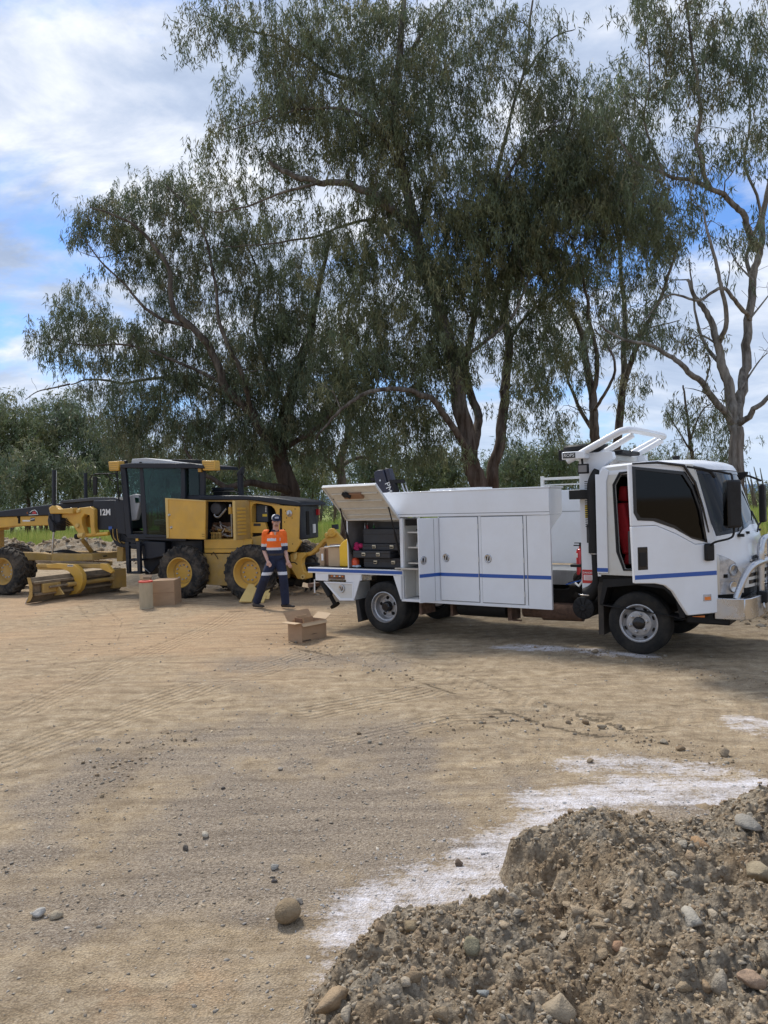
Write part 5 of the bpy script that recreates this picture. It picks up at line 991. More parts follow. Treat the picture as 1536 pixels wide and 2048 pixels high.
m = MB(); m.box(3.49, 3.50, .05, 1.95, 1.05, 2.28); m.box(3.5, 5.0, .06, 1.94, 1.0, 1.04); m.build('cab_lining', DARK, truck)
MB().prism([(4.58, 1.05), (4.58, 1.40), (4.66, 1.50), (4.82, 1.50), (4.84, 1.05)], .12, 1.88).build('dashboard', BLACK, truck, bevel=.02)
m = MB(); m.lathe([(.19, -.012), (.203, 0), (.19, .012), (.178, 0)], n=32, axis='z', close=True); m.box(-.18, .18, -.015, .015, -.012, .0); m.box(-.015, .015, -.18, .18, -.012, .0); o = m.build('steering_wheel', BLACK, truck, smooth=35); o.location = (4.50, .52, 1.56); o.rotation_euler = (0, math.radians(-32), 0)
for y0 in (.28, 1.22):
    s_ = bpy.data.objects.new('seat', None); COL.objects.link(s_); s_.parent = truck; s_.location = (3.62, y0, 1.1)
    MB().prism([(.06, 0), (.55, .02), (.60, .10), (.56, .17), (.10, .16)], 0, .5).build('seat_cushion', RED if y0 < 1 else BLACK, s_, bevel=.035, seg=3)
    MB().prism([(.06, .14), (.24, .14), (.16, .50), (.10, .82), (.0, .82), (-.02, .5)], 0, .5).build('seat_back', RED if y0 < 1 else BLACK, s_, bevel=.035, seg=3)
    MB().prism([(-.02, .84), (.10, .84), (.09, 1.04), (.0, 1.04)], .12, .38).build('head_rest', RED if y0 < 1 else BLACK, s_, bevel=.03, seg=3)
    MB().box(.15, .4, -.02, -.005, .02, .45).build('seat_side', GREY_IN, s_, bevel=.02)
# wheel wells, arch lining and underbody of the cab
m = MB(); m.box(3.46, 4.85, .30, 1.7, .62, .98); m.build('engine', DARK, truck); MB().box(3.46, 4.9, .02, .32, .90, .985).build('cab_floor_edge', DARK, truck)
MB().ring([(3.46, .62), (3.52, .94), (3.95, .97), (4.36, .97), (4.50, .80), (4.52, .50)], [(3.50, .60), (3.57, .84), (3.95, .885), (4.28, .85), (4.42, .72), (4.46, .50)], .0, .28).build('wheel_arch', BLACK, truck)
MB().prism([(4.46, .50), (4.50, .84), (4.86, .96), (4.88, .56)], .03, .30).build('step_well', BLACK, truck, bevel=.01)
MB().box(4.52, 5.02, .06, 1.9, .43, .55).build('under_guard', BLACK, truck, bevel=.02); MB().box(4.60, 4.74, .045, .06, .515, .54).build('side_reflector', ORANGE, truck)
# headlamps
for s_ in (0, 1):
    hy0, hy1 = (.0, .33) if not s_ else (2.0, 1.67)
    ztop = lambda y: 1.285 - (.30 if abs(y - (0 if not s_ else 2)) > .22 else .22) * (abs(y - (0 if not s_ else 2)) / .33) ** 1.3
    hl = patch('headlight', LENS, min(hy0, hy1), max(hy0, hy1), .80, ztop, n=10, k=8, off=.012, thick=.03)
    patch('lamp_trim', BRUSH, *((.0, .022) if not s_ else (1.978, 2.0)), .80, 1.285, n=1, k=6, off=.016, thick=.03, parent=truck)
    yc = .17 if not s_ else 1.83
    for zc, r_, mm_ in ((1.085, .062, CHROME), (.885, .060, CHROME)):
        o = MB().lathe([(r_, 0.0), (r_ + .008, .010), (r_, .016), (r_ * .6, .012), (.02, .004), (0, .004)], n=24, axis='x').build('lamp_bowl', mm_, hl, smooth=35); o.location = (xf(yc, zc, .010), yc, zc); o.rotation_euler = (0, 0, -.55 if not s_ else .55)
    patch('indicator', STEEL, *((.03, .30) if not s_ else (1.70, 1.97)), .955, .985, n=8, k=1, off=.020, thick=.012)
text('ISUZU', 'badge', .105, DTEXT, truck, (xf(.70, 1.17, .012), .70, 1.19), (math.pi / 2, 0, math.pi / 2), ext=.008, sx=1.05)
patch('screen_ledge', WHITE, .15, 1.9, lambda y: wb(y) - .085, lambda y: wb(y) - .078, n=20, k=1, off=.006, thick=.02)
for y0 in (.32, 1.12):
    MB().tube([(xf(y0, 1.53, .02), y0, 1.50), (xf(y0 + .1, 1.6, .05), y0 + .1, 1.58), (xf(y0 + .32, 1.80, .015), y0 + .32, 1.76)], .010, 6).build('wiper', BLACK, truck); MB().box(5.08, 5.15, y0 - .02, y0 + .04, 1.475, 1.51).build('wiper_pivot', BLACK, truck); MB().box(5.10, 5.17, y0 + .22, y0 + .27, 1.50, 1.53).build('washer_jet', BLACK, truck)
MB().box(4.28, 4.36, .55, .62, 2.46, 2.51).build('roof_antenna_base', BLACK, truck, bevel=.01); MB().cyl((4.55, .3, 2.45), (4.45, .32, 2.75), .003, 5).build('whip_antenna', BRUSH, truck)
MB().tube([(4.66, .02, 2.33), (4.78, -.02, 2.30), (4.86, -.02, 2.27), (4.9, .02, 2.2)], .022, 8).build('grab_rail', BLACK, truck, smooth=50)
# ---- driver's door standing open
D = Frame(T.P + T.x * 4.90, T.ang + math.radians(50)); dr = bpy.data.objects.new('driver_door', None); COL.objects.link(dr); dr.parent = truck; dr.location = (4.90, 0, 0); dr.rotation_euler = (0, 0, math.radians(50))
gl = [(-1.105, 2.334), (-.429, 2.262), (-.305, 2.085), (-.215, 1.80), (-.146, 1.44), (-.357, 1.498), (-.59, 1.624), (-.847, 1.721), (-1.051, 1.735), (-1.10, 1.80)]
ot = [(-1.165, 2.39), (-.385, 2.36), (-.27, 2.14), (-.15, 1.84), (.0, 1.54), (-.005, .595), (-.42, .585), (-.65, .90), (-.82, .985), (-1.125, 1.01)]
# panel below, frame above: both rings share the window opening
top = MB(); top.ring([(-1.16, 2.37), (-.40, 2.35), (-.27, 2.12), (-.14, 1.84), (-.02, 1.42), (-.30, 1.42), (-.55, 1.55), (-.82, 1.66), (-1.14, 1.66), (-1.15, 2.0)], gl, -.018, .022); top.build('window_frame', WHITE, dr, bevel=.006)
low = MB(); low.prism([(-1.14, 1.655), (-.82, 1.655), (-.55, 1.545), (-.30, 1.415), (-.012, 1.415), (-.005, .60), (-.07, .590), (-.42, .585), (-.50, .70), (-.62, .88), (-.72, .955), (-.85, .985), (-1.12, 1.00)], -.022, .03); low.build('door_panel', WHITE, dr, bevel=.010, seg=3)
MB().ring([(p[0] * 1.0 + (.012 if p[0] > -.6 else -.012), p[1] + (.012 if p[1] > 1.78 else -.012)) for p in gl], [(p[0] + (-.022 if p[0] > -.5 else .028), p[1] + (-.025 if p[1] > 1.9 else .018)) for p in gl], -.024, .012).build('window_rubber', BLACK_G, dr)
MB().prism([(p[0], p[1]) for p in gl], -.002, .003).build('window_glass', GLASS_T, dr)
MB().tube([(-1.12, -.035, 2.375), (-.80, -.045, 2.385), (-.45, -.045, 2.345), (-.30, -.04, 2.14), (-.2, -.035, 1.85), (-.12, -.03, 1.55)], [.010, .016, .018, .018, .014, .008], 8).build('weather_shield', BLACK_G, dr, smooth=50)
MB().box(-1.118, -.02, -.0245, -.0215, 1.042, 1.092).build('blue_stripe', BLUE, dr)
MB().box(-1.075, -.945, -.026, -.018, 1.15, 1.415).build('handle_recess', BLACK_G, dr, bevel=.02); MB().box(-1.055, -.965, -.034, -.024, 1.19, 1.35).build('door_handle', BLACK, dr, bevel=.01)
MB().box(-.215, -.105, -.030, -.020, .74, .82).build('side_lamp', LENS, dr, bevel=.008); MB().box(-.20, -.12, -.034, -.029, .752, .79).build('side_indicator', ORANGE, dr)
MB().box(-.80, -.70, .03, .05, 1.05, 1.30).build('door_pocket', DARK, dr); MB().box(-1.10, -.1, .03, .04, 1.05, 1.62).build('door_card', BLACK, dr)
MB().box(-.195, -.075, -.075, -.022, 1.215, 1.42).build('mirror_mount', BLACK, dr, bevel=.02)
S = smooth_path([(-.13, -.07, 1.40, .014), (-.10, -.12, 1.44, .014), (.03, -.20, 1.48, .014), (.07, -.22, 1.54, .014), (.07, -.22, 1.70, .014), (.07, -.22, 2.17, .014), (.02, -.18, 2.24, .012), (-.2, -.1, 2.29, .012), (-.40, -.03, 2.33, .012)], 6); MB().tube([tuple(q[:3]) for q in S], .013, 8).build('mirror_arm', BLACK, dr, smooth=50)
MB().box(-.035, .16, -.27, -.17, 1.60, 2.16).build('mirror_housing', BLACK, dr, bevel=.03, seg=3)
MB().box(-.040, -.034, -.255, -.185, 1.63, 2.13).build('mirror_glass', GLASS_T, dr)
# far mirror
MB().box(5.02, 5.10, 2.16, 2.34, 1.58, 2.12).build('mirror_housing', BLACK, truck, bevel=.03, seg=3); MB().tube([(4.80, 1.98, 2.26), (4.92, 2.1, 2.24), (5.05, 2.22, 2.17)], .016, 8).build('mirror_arm', BLACK, truck); MB().prism([(4.76, 2.30), (4.92, 2.30), (4.90, 2.24), (4.82, 2.18)], 1.98, 2.08).build('mirror_bracket', BLACK, truck, bevel=.01)
MB().tube([(5.05, 2.22, 1.6), (4.98, 2.1, 1.5), (4.9, 1.98, 1.45)], .014, 8).build('mirror_arm', BLACK, truck)
# ---- alloy bull bar
plan = [(4.87, -.035), (5.12, -.035), (5.20, -.01), (5.25, .08), (5.30, .4), (5.32, 1.0), (5.30, 1.6), (5.25, 1.92), (5.20, 2.01), (5.12, 2.035), (4.87, 2.035), (4.87, 1.99), (5.15, 1.9), (5.22, 1.0), (5.15, .1), (4.87, .01)]
m = MB(); n_ = len(plan); m.v = [(p[0], p[1], .515) for p in plan] + [(p[0], p[1], .765) for p in plan]; m.f = [tuple(range(n_ - 1, -1, -1)), tuple(range(n_, 2 * n_))] + [(i, (i + 1) % n_, n_ + (i + 1) % n_, n_ + i) for i in range(n_)]; m.m = [0] * len(m.f); m.build('bumper', CHROME, truck, bevel=.008)
MB().box(5.16, 5.20, .1, 1.9, .70, .762).build('bumper_top', CHROME, truck)
for ys in ((.03, .16, .30, .66, 1.0), (1.97, 1.84, 1.70, 1.34, 1.0)):
    S = smooth_path([(5.10, ys[0], .76, 0), (5.14, ys[0] + (ys[1] - ys[0]) * .3, .90, 0), (5.20, ys[1], 1.06, 0), (5.25, ys[2], 1.135, 0), (5.29, ys[3], 1.155, 0), (5.30, ys[4], 1.155, 0)], 6); MB().tube([tuple(q[:3]) for q in S], .040, 14).build('bull_bar_tube', CHROME, truck, smooth=60)
S = smooth_path([(5.27, .62, .76, 0), (5.28, .62, 1.2, 0), (5.28, .64, 1.33, 0), (5.29, .75, 1.42, 0), (5.29, 1.0, 1.43, 0), (5.29, 1.25, 1.42, 0), (5.28, 1.36, 1.33, 0), (5.28, 1.38, 1.2, 0), (5.27, 1.38, .76, 0)], 5); MB().tube([tuple(q[:3]) for q in S], .043, 14).build('bull_bar_hoop', CHROME, truck, smooth=60)
MB().box(5.24, 5.36, .48, .78, .66, .80).build('bar_clamp', BLACK, truck, bevel=.02); MB().lathe([(.03, -.01), (.04, 0), (.03, .01), (.02, 0)], (5.33, .45, .64), n=18, axis='x', close=True).build('tow_eye', CHROME, truck)

# ------------------------------------------------------------------ what lies in the lockers and on the tray
def on_truck(name, label, cat, x, y, z, rz=0.0, group=None):
    p = T.P + T.x * x + T.y * y; return thing(name, label, cat, (p[0], p[1], p[2] + z), T.ang + rz, group)
NAVY_B = mat('black_tool_case', (0.020, 0.024, 0.032), 0.45, var=0.15, scale=8, dust=0.1); LATCH = mat('pale_latch', (0.55, 0.50, 0.38), 0.4, metal=0.6)
def toolcase(label, x, y, z, w_, d, h, lz, lx):
    t = on_truck('tool_case', label, 'tool case', x, y, z); MB().box(0, w_, 0, d, 0, h).build('case_body', NAVY_B, t, bevel=.012)
    MB().box(-.002, w_ + .002, -.004, d, h * .62, h * .62 + .006).build('lid_line', BLACK_G, t)
    for q in lx:
        l_ = MB().box(q - .035, q + .035, -.018, 0, lz - .028, lz + .028).build('case_latch', LATCH, t, bevel=.006); MB().box(q - .026, q + .026, -.021, -.017, lz - .016, lz + .004).build('latch_slot', DARK, l_)
    return t
toolcase('black tool case at the bottom of the stack in the open locker', -.41, .10, .998, .76, .38, .155, .09, (.24, .58))
toolcase('low black tool case with two pale latches, second from the bottom, pulled forward', -.56, .02, 1.155, .72, .40, .115, .06, (.22, .50))
toolcase('black tool case with two pale latches under the deep blank case', -.43, .10, 1.272, .76, .38, .105, .06, (.24, .58))
toolcase('deep blank black case on top of the stack in the open locker', -.42, .12, 1.379, .74, .36, .235, .1, ())
t = on_truck('red_jug', 'orange red plastic jug on the locker floor beside the black cases', 'jug', -.585, .12, 1.0); m = MB(); m.lathe([(0, 0), (.055, 0), (.066, .03), (.066, .10), (.045, .14), (.022, .155), (.022, .18), (0, .18)], n=20, axis='z'); m.build('jug_body', mat('orange_plastic', (.72, .10, .035), .35, var=.08), t, smooth=40); MB().cyl((0, 0, .18), (0, 0, .20), .026).build('jug_cap', WTEXT, t, smooth=40)
t = on_truck('rag', 'crumpled magenta rag hanging over the lowest black case', 'rag', -.52, .07, 1.27); g = random.Random(4); m = MB()
for k in range(5): m.sphere((g.uniform(-.06, .07), g.uniform(0, .05), g.uniform(.0, .09)), g.uniform(.035, .055), 8, 6, (1, .8, g.uniform(.7, 1.4)))
m.build('cloth', mat('magenta_cloth', (.42, .012, .10), .8, var=.2, scale=14), t, smooth=True)
t = on_truck('rag', 'small pale blue and white rags on the floor of the open locker', 'rag', -.50, .04, .998); m = MB()
for k in range(5): m.sphere((g.uniform(-.09, .07), g.uniform(0, .05), .018), g.uniform(.02, .035), 8, 6, (1.4, .9, .6))
m.build('cloth', mat('pale_cloth', (.45, .58, .68), .8, var=.3, scale=20), t, smooth=True)
for k, (dx, lab, mm_, L_) in enumerate([(-.53, 'red handled tool hanging at the back of the open locker', RED_P, .17), (-.58, 'long steel spanner hanging left of the red handled tool', BRUSH, .26), (-.40, 'green handled tool hanging right of the red handled tool', mat('green_handle', (.05, .25, .06), .4), .12)]):
    t = on_truck('hand_tool', lab, 'tool', dx, .40, 1.70); MB().cyl((0, 0, 0), (0, -.01, -.05), .008, 8).build('hook', BRUSH, t); MB().tube([(0, -.01, -.04), (.012, -.012, -.04 - L_ * .5), (0, -.01, -.04 - L_)], [.014, .020, .012], 8).build('handle', mm_, t, smooth=50)
MB().box(-.60, .35, .47, .49, 1.715, 1.73).build('tool_rail', BRUSH, truck)
for nm, lab, x, z, col in [('tin', 'round red tin on the middle shelf of the narrow locker', .74, 1.337, RED_P), ('grease_gun', 'steel oil can on the middle shelf beside the red tin', .60, 1.337, BRUSH), ('black_bag', 'dark bag of fittings on the top shelf of the narrow locker', .62, 1.567, BLACK), ('black_bag', 'flat dark bag on the bottom shelf of the narrow locker', .64, 1.097, BLACK)]:
    t = on_truck(nm, lab, nm.split('_')[-1], x, .16, z)
    if nm == 'tin': MB().lathe([(0, 0), (.075, 0), (.075, .13), (.07, .135), (0, .135)], n=20, axis='z').build('tin_body', col, t, smooth=35); MB().cyl((0, 0, .135), (0, 0, .15), .03).build('tin_cap', BLACK, t)
    elif nm == 'grease_gun': MB().lathe([(0, 0), (.045, 0), (.045, .03), (.02, .06), (.008, .10), (0, .10)], n=20, axis='z').build('can_body', col, t, smooth=35); MB().tube([(0, 0, .1), (.02, -.02, .13), (.05, -.03, .14)], .005, 6).build('spout', col, t)
    else:
        m = MB(); [m.sphere((g.uniform(-.07, .12), g.uniform(0, .1), .025), g.uniform(.03, .05), 8, 6, (1.4, 1, .6)) for _ in range(6)]; m.build('bag_body', col, t, smooth=True)
def carton(label, x, y, z, w_, d, h, m_, rz=0.0, lab_m=None, name='carton'):
    t = on_truck(name, label, 'box', x, y, z, rz); MB().box(0, w_, 0, d, 0, h).build('carton_body', m_, t, bevel=.003); MB().box(w_ * .2, w_ * .8, .001, .002, .02, .05).build('print_mark', DTEXT, t)
    if lab_m: MB().box(w_ * .4, w_ * .85, -.003, 0, h * .3, h * .68).build('paper_label', lab_m, t)
    return t
carton('narrow upright carton with a white label at the left end of the tray', -1.42, .22, .992, .095, .25, .30, CARD, 0, WTEXT)
carton('dark carton squeezed between the narrow carton and the tall pale carton', -1.315, .26, .992, .085, .22, .28, CARD_D)
carton('tall pale carton on the tray with a sheet of paper on top', -1.215, .20, .992, .24, .28, .315, CARD_L)
t = on_truck('paper_sheet', 'sheet of white paper lying across the tall pale carton', 'paper', -1.26, .16, 1.312); MB().box(0, .34, 0, .3, 0, .012, Matrix.Rotation(-.05, 4, 'Y')).build('sheet', WTEXT, t)
t = on_truck('yellow_jerrycan', 'bright yellow plastic container against the open locker on the tray', 'container', -.955, .16, .992); MB().prism([(0, 0), (.27, 0), (.27, .40), (.16, .46), (.06, .40), (0, .34)], 0, .22).build('container_body', mat('yellow_plastic', (.80, .48, .02), .35, var=.06, coat=.3), t, bevel=.02, seg=3); MB().cyl((.2, .1, .43), (.2, .1, .47), .03).build('container_cap', BLACK, t)
t = on_truck('pump_unit', 'small dark pump with a silver cap at the rear end of the tray', 'pump', -1.47, .50, .992); m = MB(); m.box(-.06, .16, 0, .3, 0, .10); m.cyl((-.05, .1, .14), (.2, .1, .14), .06); m.box(.0, .14, .05, .2, .12, .34); m.build('pump_body', RUST, t, bevel=.008)
MB().sphere((-.04, -.04, .07), .05).build('pump_cap', CHROME, t, smooth=True); MB().tube([(-.1, .05, .28), (.0, .0, .22), (.1, .05, .30)], .012, 6).build('pump_hose', BLACK, t)

# ------------------------------------------------------------------ the road grader
YEL = mat('machine_yellow', (0.64, 0.365, 0.050), 0.42, var=0.07, scale=3, coat=0.15, dust=0.30, dustcol=(0.42, 0.31, 0.17), dscale=3.5)
YEL_D = mat('dusty_yellow', (0.46, 0.28, 0.065), 0.7, var=0.12, scale=5, dust=0.6, dustcol=(0.38, 0.29, 0.18), dscale=4)
YEL_P = mat('pale_yellow', (0.66, 0.46, 0.15), 0.55, var=0.05, dust=0.2)
NAVY = mat('navy_black', (0.012, 0.015, 0.023), 0.38, var=0.12, scale=3, spec=0.4, dust=0.08, dustcol=(0.13, 0.115, 0.10), dscale=3)
MUDDY = mat('muddy_steel', (0.22, 0.165, 0.105), 0.8, var=0.3, scale=7, bump=0.3, dust=0.4, dustcol=(0.30, 0.22, 0.14))
ENG = mat('engine_iron', (0.16, 0.085, 0.045), 0.7, var=0.45, scale=12, bump=0.4); GLASS_G = glass('green_glass', (0.42, 0.56, 0.52))
ROOFG = mat('grey_roof', (0.42, 0.44, 0.46), 0.4, var=0.06, dust=0.1); GTYRE = mat('grader_tyre', (0.020, 0.020, 0.020), 0.85, var=0.2, scale=5, spec=0.25, dust=0.6, dustcol=(0.25, 0.20, 0.145), bump=0.25, bscale=60, dscale=3.5)
GR = Frame((-3.81014495, 16.91045338, 0), math.radians(-22))
grader = thing('road_grader', 'yellow and black road grader with 12M on its side and engine doors open', 'road grader', tuple(GR.P), GR.ang)
def q_(l, y): return [GR.side(u, v, y) for u, v in l]
def gpr(name, m, l, y0, y1, bevel=.008, parent=None, **k): return MB().prism(q_(l, y0), y0, y1).build(name, m, parent or grader, bevel=bevel, **k)
def bx(name, m, x0, x1, y0, y1, z0, z1, bevel=.006, parent=None): return MB().box(x0, x1, y0, y1, z0, z1).build(name, m, parent or grader, bevel=bevel)
def gwheel(x, y, r=.615, w_=.36, flip=False, z=None, rim=YEL):
    e = bpy.data.objects.new('wheel', None); COL.objects.link(e); e.parent = grader; e.location = (x, y + (w_ if flip else 0), z or r - .02); e.rotation_euler = (0, random.random() * 6, 0) if not flip else (0, 0, math.pi)
    rb = .335
    MB().lathe([(rb, .05), (rb + .012, .018), (rb + .03, .004), (r * .76, -.006), (r * .88, .012), (r * .935, .03), (r * .945, .05), (r * .950, w_ / 2), (r * .945, w_ - .05), (r * .935, w_ - .03), (r * .88, w_ - .012), (r * .76, w_ + .006), (rb, w_ - .05)], n=64).build('tyre', GTYRE, e, smooth=30)
    m = MB(); NL = 22
    for s_ in (0, 1):
        for k in range(NL):
            a0 = 2 * math.pi * (k + .5 * s_) / NL; vs = []
            for (t, da, rr) in ((.0, 0, r * .90), (.10, .02, r * .985), (.35, .09, r), (.56, .20, r * .995)):
                for dd_ in (-.045, .045):
                    for ro in (0, -.06):
                        a = a0 + da * 1.3 + dd_ * (1.15 if ro else 1); y = t * w_ if s_ == 0 else (1 - t) * w_; y += (-.006 if t == 0 and s_ == 0 else (.006 if t == 0 else 0)); vs.append(((rr + ro) * math.cos(a), y, (rr + ro) * math.sin(a)))
            fs = []
            for i in range(3): b = i * 4; fs += [(b, b + 4, b + 6, b + 2), (b, b + 1, b + 5, b + 4), (b + 2, b + 6, b + 7, b + 3)]
            fs += [(0, 2, 3, 1), (12, 13, 15, 14)]; m.add(vs, fs)
    m.build('tread_lugs', GTYRE, e, kind='stuff')
    MB().lathe([(rb + .006, .05), (rb + .008, .014), (rb - .008, .010), (rb - .022, .022), (rb - .032, .06), (rb - .045, .075), (rb - .075, .16), (rb - .09, .175), (.10, .165), (.0, .16)], n=56).build('rim', rim, e, smooth=28)
    MB().lathe([(rb - .075, .155), (rb - .085, .150), (rb - .095, .160)], n=40).build('rim_weld', YEL_D, e, smooth=30)
    for k in range(10):
        a = 2 * math.pi * (k + .4) / 10; c = (math.cos(a) * .165, .160, math.sin(a) * .165); MB().lathe([(0, -.026), (.011, -.026), (.017, -.018), (.020, .006)], c, n=10).build('wheel_nut', ROOFG, e, smooth=30)
    return e
w1x = GR.side(356, 1143)[0]; w2x = GR.side(493, 1151)[0]; fwx = GR.side(8, 1140)[0] - .10
for x in (w1x + .02, w2x): gwheel(x, 0.0); gwheel(x, 1.95, flip=True)
gwheel(fwx, 0.02, rim=YEL_D); gwheel(fwx - 1.6, 1.8, flip=True, rim=YEL_D)
bx('front_axle', YEL_D, fwx - .12, fwx + .12, .3, .55, .52, .74, .03); bx('axle_mount', YEL_D, fwx - 1.75, fwx - 1.35, .95, 1.35, .5, 1.75, .03); MB().cyl((fwx, .4, .62), (fwx - 1.6, 1.8, .62), .11, 16).build('axle_beam', YEL_D, grader, smooth=30)
# tandem case, rear frame, axle
gpr('tandem_case', YEL_D, [(392, 1108), (460, 1108), (460, 1172), (392, 1168)], .38, .62); bx('tandem_case', YEL_D, w1x, w2x, 1.75, 1.93, .3, .85)
MB().cyl((0, .5, .62), (0, 1.9, .62), .2, 20).build('rear_axle', YEL_D, grader, smooth=30)
bx('lower_skirt', YEL, *sorted((GR.side(408, 1090, .40)[0], GR.side(488, 1090, .40)[0])), .40, 1.9, GR.side(450, 1106, .4)[1], GR.side(450, 1079, .4)[1], .015)
zs = GR.side(450, 1098, .4)[1]; MB().box(GR.side(408, 1090, .40)[0] + .01, GR.side(488, 1090, .40)[0] - .01, .394, .40, zs, zs + .008).build('skirt_line', DARK, grader)
gpr('rear_skirt_panel', YEL, [(488, 1078), (503, 1079), (503, 1106), (488, 1105)], .40, .6); gpr('skirt_corner', YEL_D, [(503, 1074), (530, 1070), (552, 1078), (552, 1106), (503, 1106)], .45, .6)
MB().tube([(*GR.side(422, 1110, .36)[:1], .36, GR.side(422, 1110, .36)[1]), (GR.side(428, 1104, .36)[0], .34, GR.side(428, 1104, .36)[1]), (GR.side(436, 1110, .36)[0], .36, GR.side(436, 1118, .36)[1])], .008, 6).build('hose_loop', BLACK, grader)
# engine house
zt = GR.side(450, 1000, .62)[1]
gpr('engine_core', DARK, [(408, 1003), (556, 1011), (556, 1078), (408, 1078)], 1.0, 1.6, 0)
gpr('far_engine_side', YEL, [(404, 1000), (585, 1008), (585, 1090), (404, 1080)], 1.66, 1.72)
gpr('hood_frame', YEL_D, [(408, 999.5), (500, 1000), (560, 1007), (560, 1013), (544, 1009), (512, 1004.5), (500, 1004), (412, 1003), (410, 1078), (406, 1078)], .60, .70, .004)
gpr('centre_post', YEL, [(496, 1001), (503, 1001), (503, 1078), (496, 1078)], .60, .80, .01)
gpr('arch_panel', YEL, [(500, 1001), (556, 1008), (560, 1045), (551.5, 1045), (552, 1027), (549, 1018), (543, 1012), (528, 1009), (512, 1006.5), (506, 1008.5), (502, 1018)], .61, .68, .006)
gpr('bay_panel', YEL, [(502, 1045), (530, 1045), (534, 1058), (534, 1066), (502, 1066)], .62, .70, .006); gpr('bay_slot', DARK, [(502, 1066), (534, 1066), (534, 1075), (502, 1075)], .66, .70, 0); gpr('bay_bottom', YEL_D, [(502, 1074), (552, 1068), (553, 1080), (502, 1080)], .60, .70, .006)
gpr('bay_sticker', DTEXT, [(507, 1047), (521, 1047), (521, 1052), (507, 1052)], .612, .62, 0); gpr('battery_box', mat('slate_box', (.05, .06, .075), .5, var=.08), [(512, 1009), (535, 1010), (536, 1044), (513, 1044)], .78, .98, .01)
gpr('yellow_label', YTAPE, [(525, 1028), (534, 1028), (534, 1033), (525, 1033)], .772, .78, 0)
for k in range(4): gpr('warning_icon', WTEXT, [(530.5, 1013 + k * 3), (532.8, 1013 + k * 3), (532.8, 1015 + k * 3), (530.5, 1015 + k * 3)], .772, .78, 0)
MB().cyl((GR.side(507, 1012, .85)[0], .85, GR.side(507, 1012, .85)[1]), (GR.side(507, 1033, .85)[0], .85, GR.side(507, 1033, .85)[1]), .055, 14).build('coolant_tank', BRUSH, grader, smooth=30)
gpr('rear_panel', YEL, [(551, 1010), (598, 1013), (597, 1078), (603, 1083), (590, 1104), (556, 1104)], .58, .64, .008)
gpr('panel_slot', DARK, [(559, 1018), (562, 1016), (564, 1019), (564, 1062), (560, 1062)], .574, .582, 0)
for u, v in ((584, 1036), (573, 1036), (571, 1022), (569, 1044), (569, 1059), (574, 1088), (585, 1088), (590, 1018)): x, z = GR.side(u, v, .575); MB().lathe([(0, -.006), (.012, -.004), (.012, 0)], (x, .58, z), n=8).build('bolt', DARK, grader)
x, z = GR.side(578.5, 1027, .57); MB().lathe([(0, -.06), (.03, -.06), (.045, -.03), (.07, -.02), (.075, 0)], (x, .58, z), n=18).build('filler_cap', BRUSH, grader, smooth=30); MB().box(x - .03, x + .03, .50, .56, z - .03, z + .05).build('cap_lock', CHROME, grader, bevel=.01)
xg, zg = GR.side(598, 1012, .62); zgb = GR.side(598, 1080, .62)[1]; m = MB(); pl_ = [(xg - .5, .64), (xg + .02, .62), (xg + .05, .75), (xg - .09, 1.70), (xg - .6, 1.76)]
m.v = [(a, b_, zgb) for a, b_ in pl_] + [(a, b_, zg + .02) for a, b_ in pl_]; m.f = [(4, 3, 2, 1, 0), (5, 6, 7, 8, 9)] + [(i, (i + 1) % 5, 5 + (i + 1) % 5, 5 + i) for i in range(5)]; m.m = [0] * 7; m.build('rear_grille', NAVY, grader, bevel=.03)
Mg = Matrix.Translation((xg + .05, .75, 0)) @ Matrix.Rotation(math.atan2(.14, .95), 4, 'Z')
MB().box(-.002, .012, .12, .30, zgb + .1, zg - .12, Mg).build('grille_slot', DARK, grader); MB().box(-.002, .016, .55, .72, zg - .62, zg - .42, Mg).build('grille_notice', WTEXT, grader); MB().box(-.01, .06, .82, .92, zg - .22, zg - .08, Mg).build('tail_lamp', RED_P, grader)
hood = gpr('hood', NAVY, [(400, 991), (478, 991), (520, 993), (560, 997), (592, 1002), (600, 1006), (601, 1012), (592, 1012.5), (560, 1009), (520, 1003), (498, 1000), (400, 1000)], .56, 1.82, .02)
# radiator cap and rails on the hood
S = [(*GR.side(u, v, .8)[:1], .8, GR.side(u, v, .8)[1]) for u, v in ((421, 992), (423, 985), (428, 983), (470, 983), (477, 986), (480, 992))]; MB().tube(S, .012, 8).build('hood_rail', BLACK, grader)
S = [(GR.side(u, v, 1.5)[0], 1.5, GR.side(u, v, 1.5)[1]) for u, v in ((421, 989), (425, 982), (472, 982), (500, 984), (504, 992))]; MB().tube(S, .012, 8).build('hood_rail', BLACK, grader)
gpr('pre_cleaner', NAVY, [(423, 975), (450, 975), (450, 981), (423, 981)], 1.0, 1.4, .02); gpr('air_box', BLACK, [(426, 981), (446, 981), (446, 992), (426, 992)], 1.05, 1.35, .01)
x0, z0 = GR.side(482, 992, 1.15); x1, z1 = GR.side(482, 950, 1.15); MB().tube([(x0, 1.15, z0 - .1), (x0, 1.15, z1), (x0 + .02, 1.15, z1 + .05)], .072, 16).build('exhaust_stack', NAVY, grader, smooth=40)
MB().prism([(x0 - .07, z1), (x0 + .07, z1), (x0 + .10, z1 + .20), (x0 + .06, z1 + .17), (x0 - .06, z1 + .05)], 1.08, 1.22).build('exhaust_tip', NAVY, grader, bevel=.02)
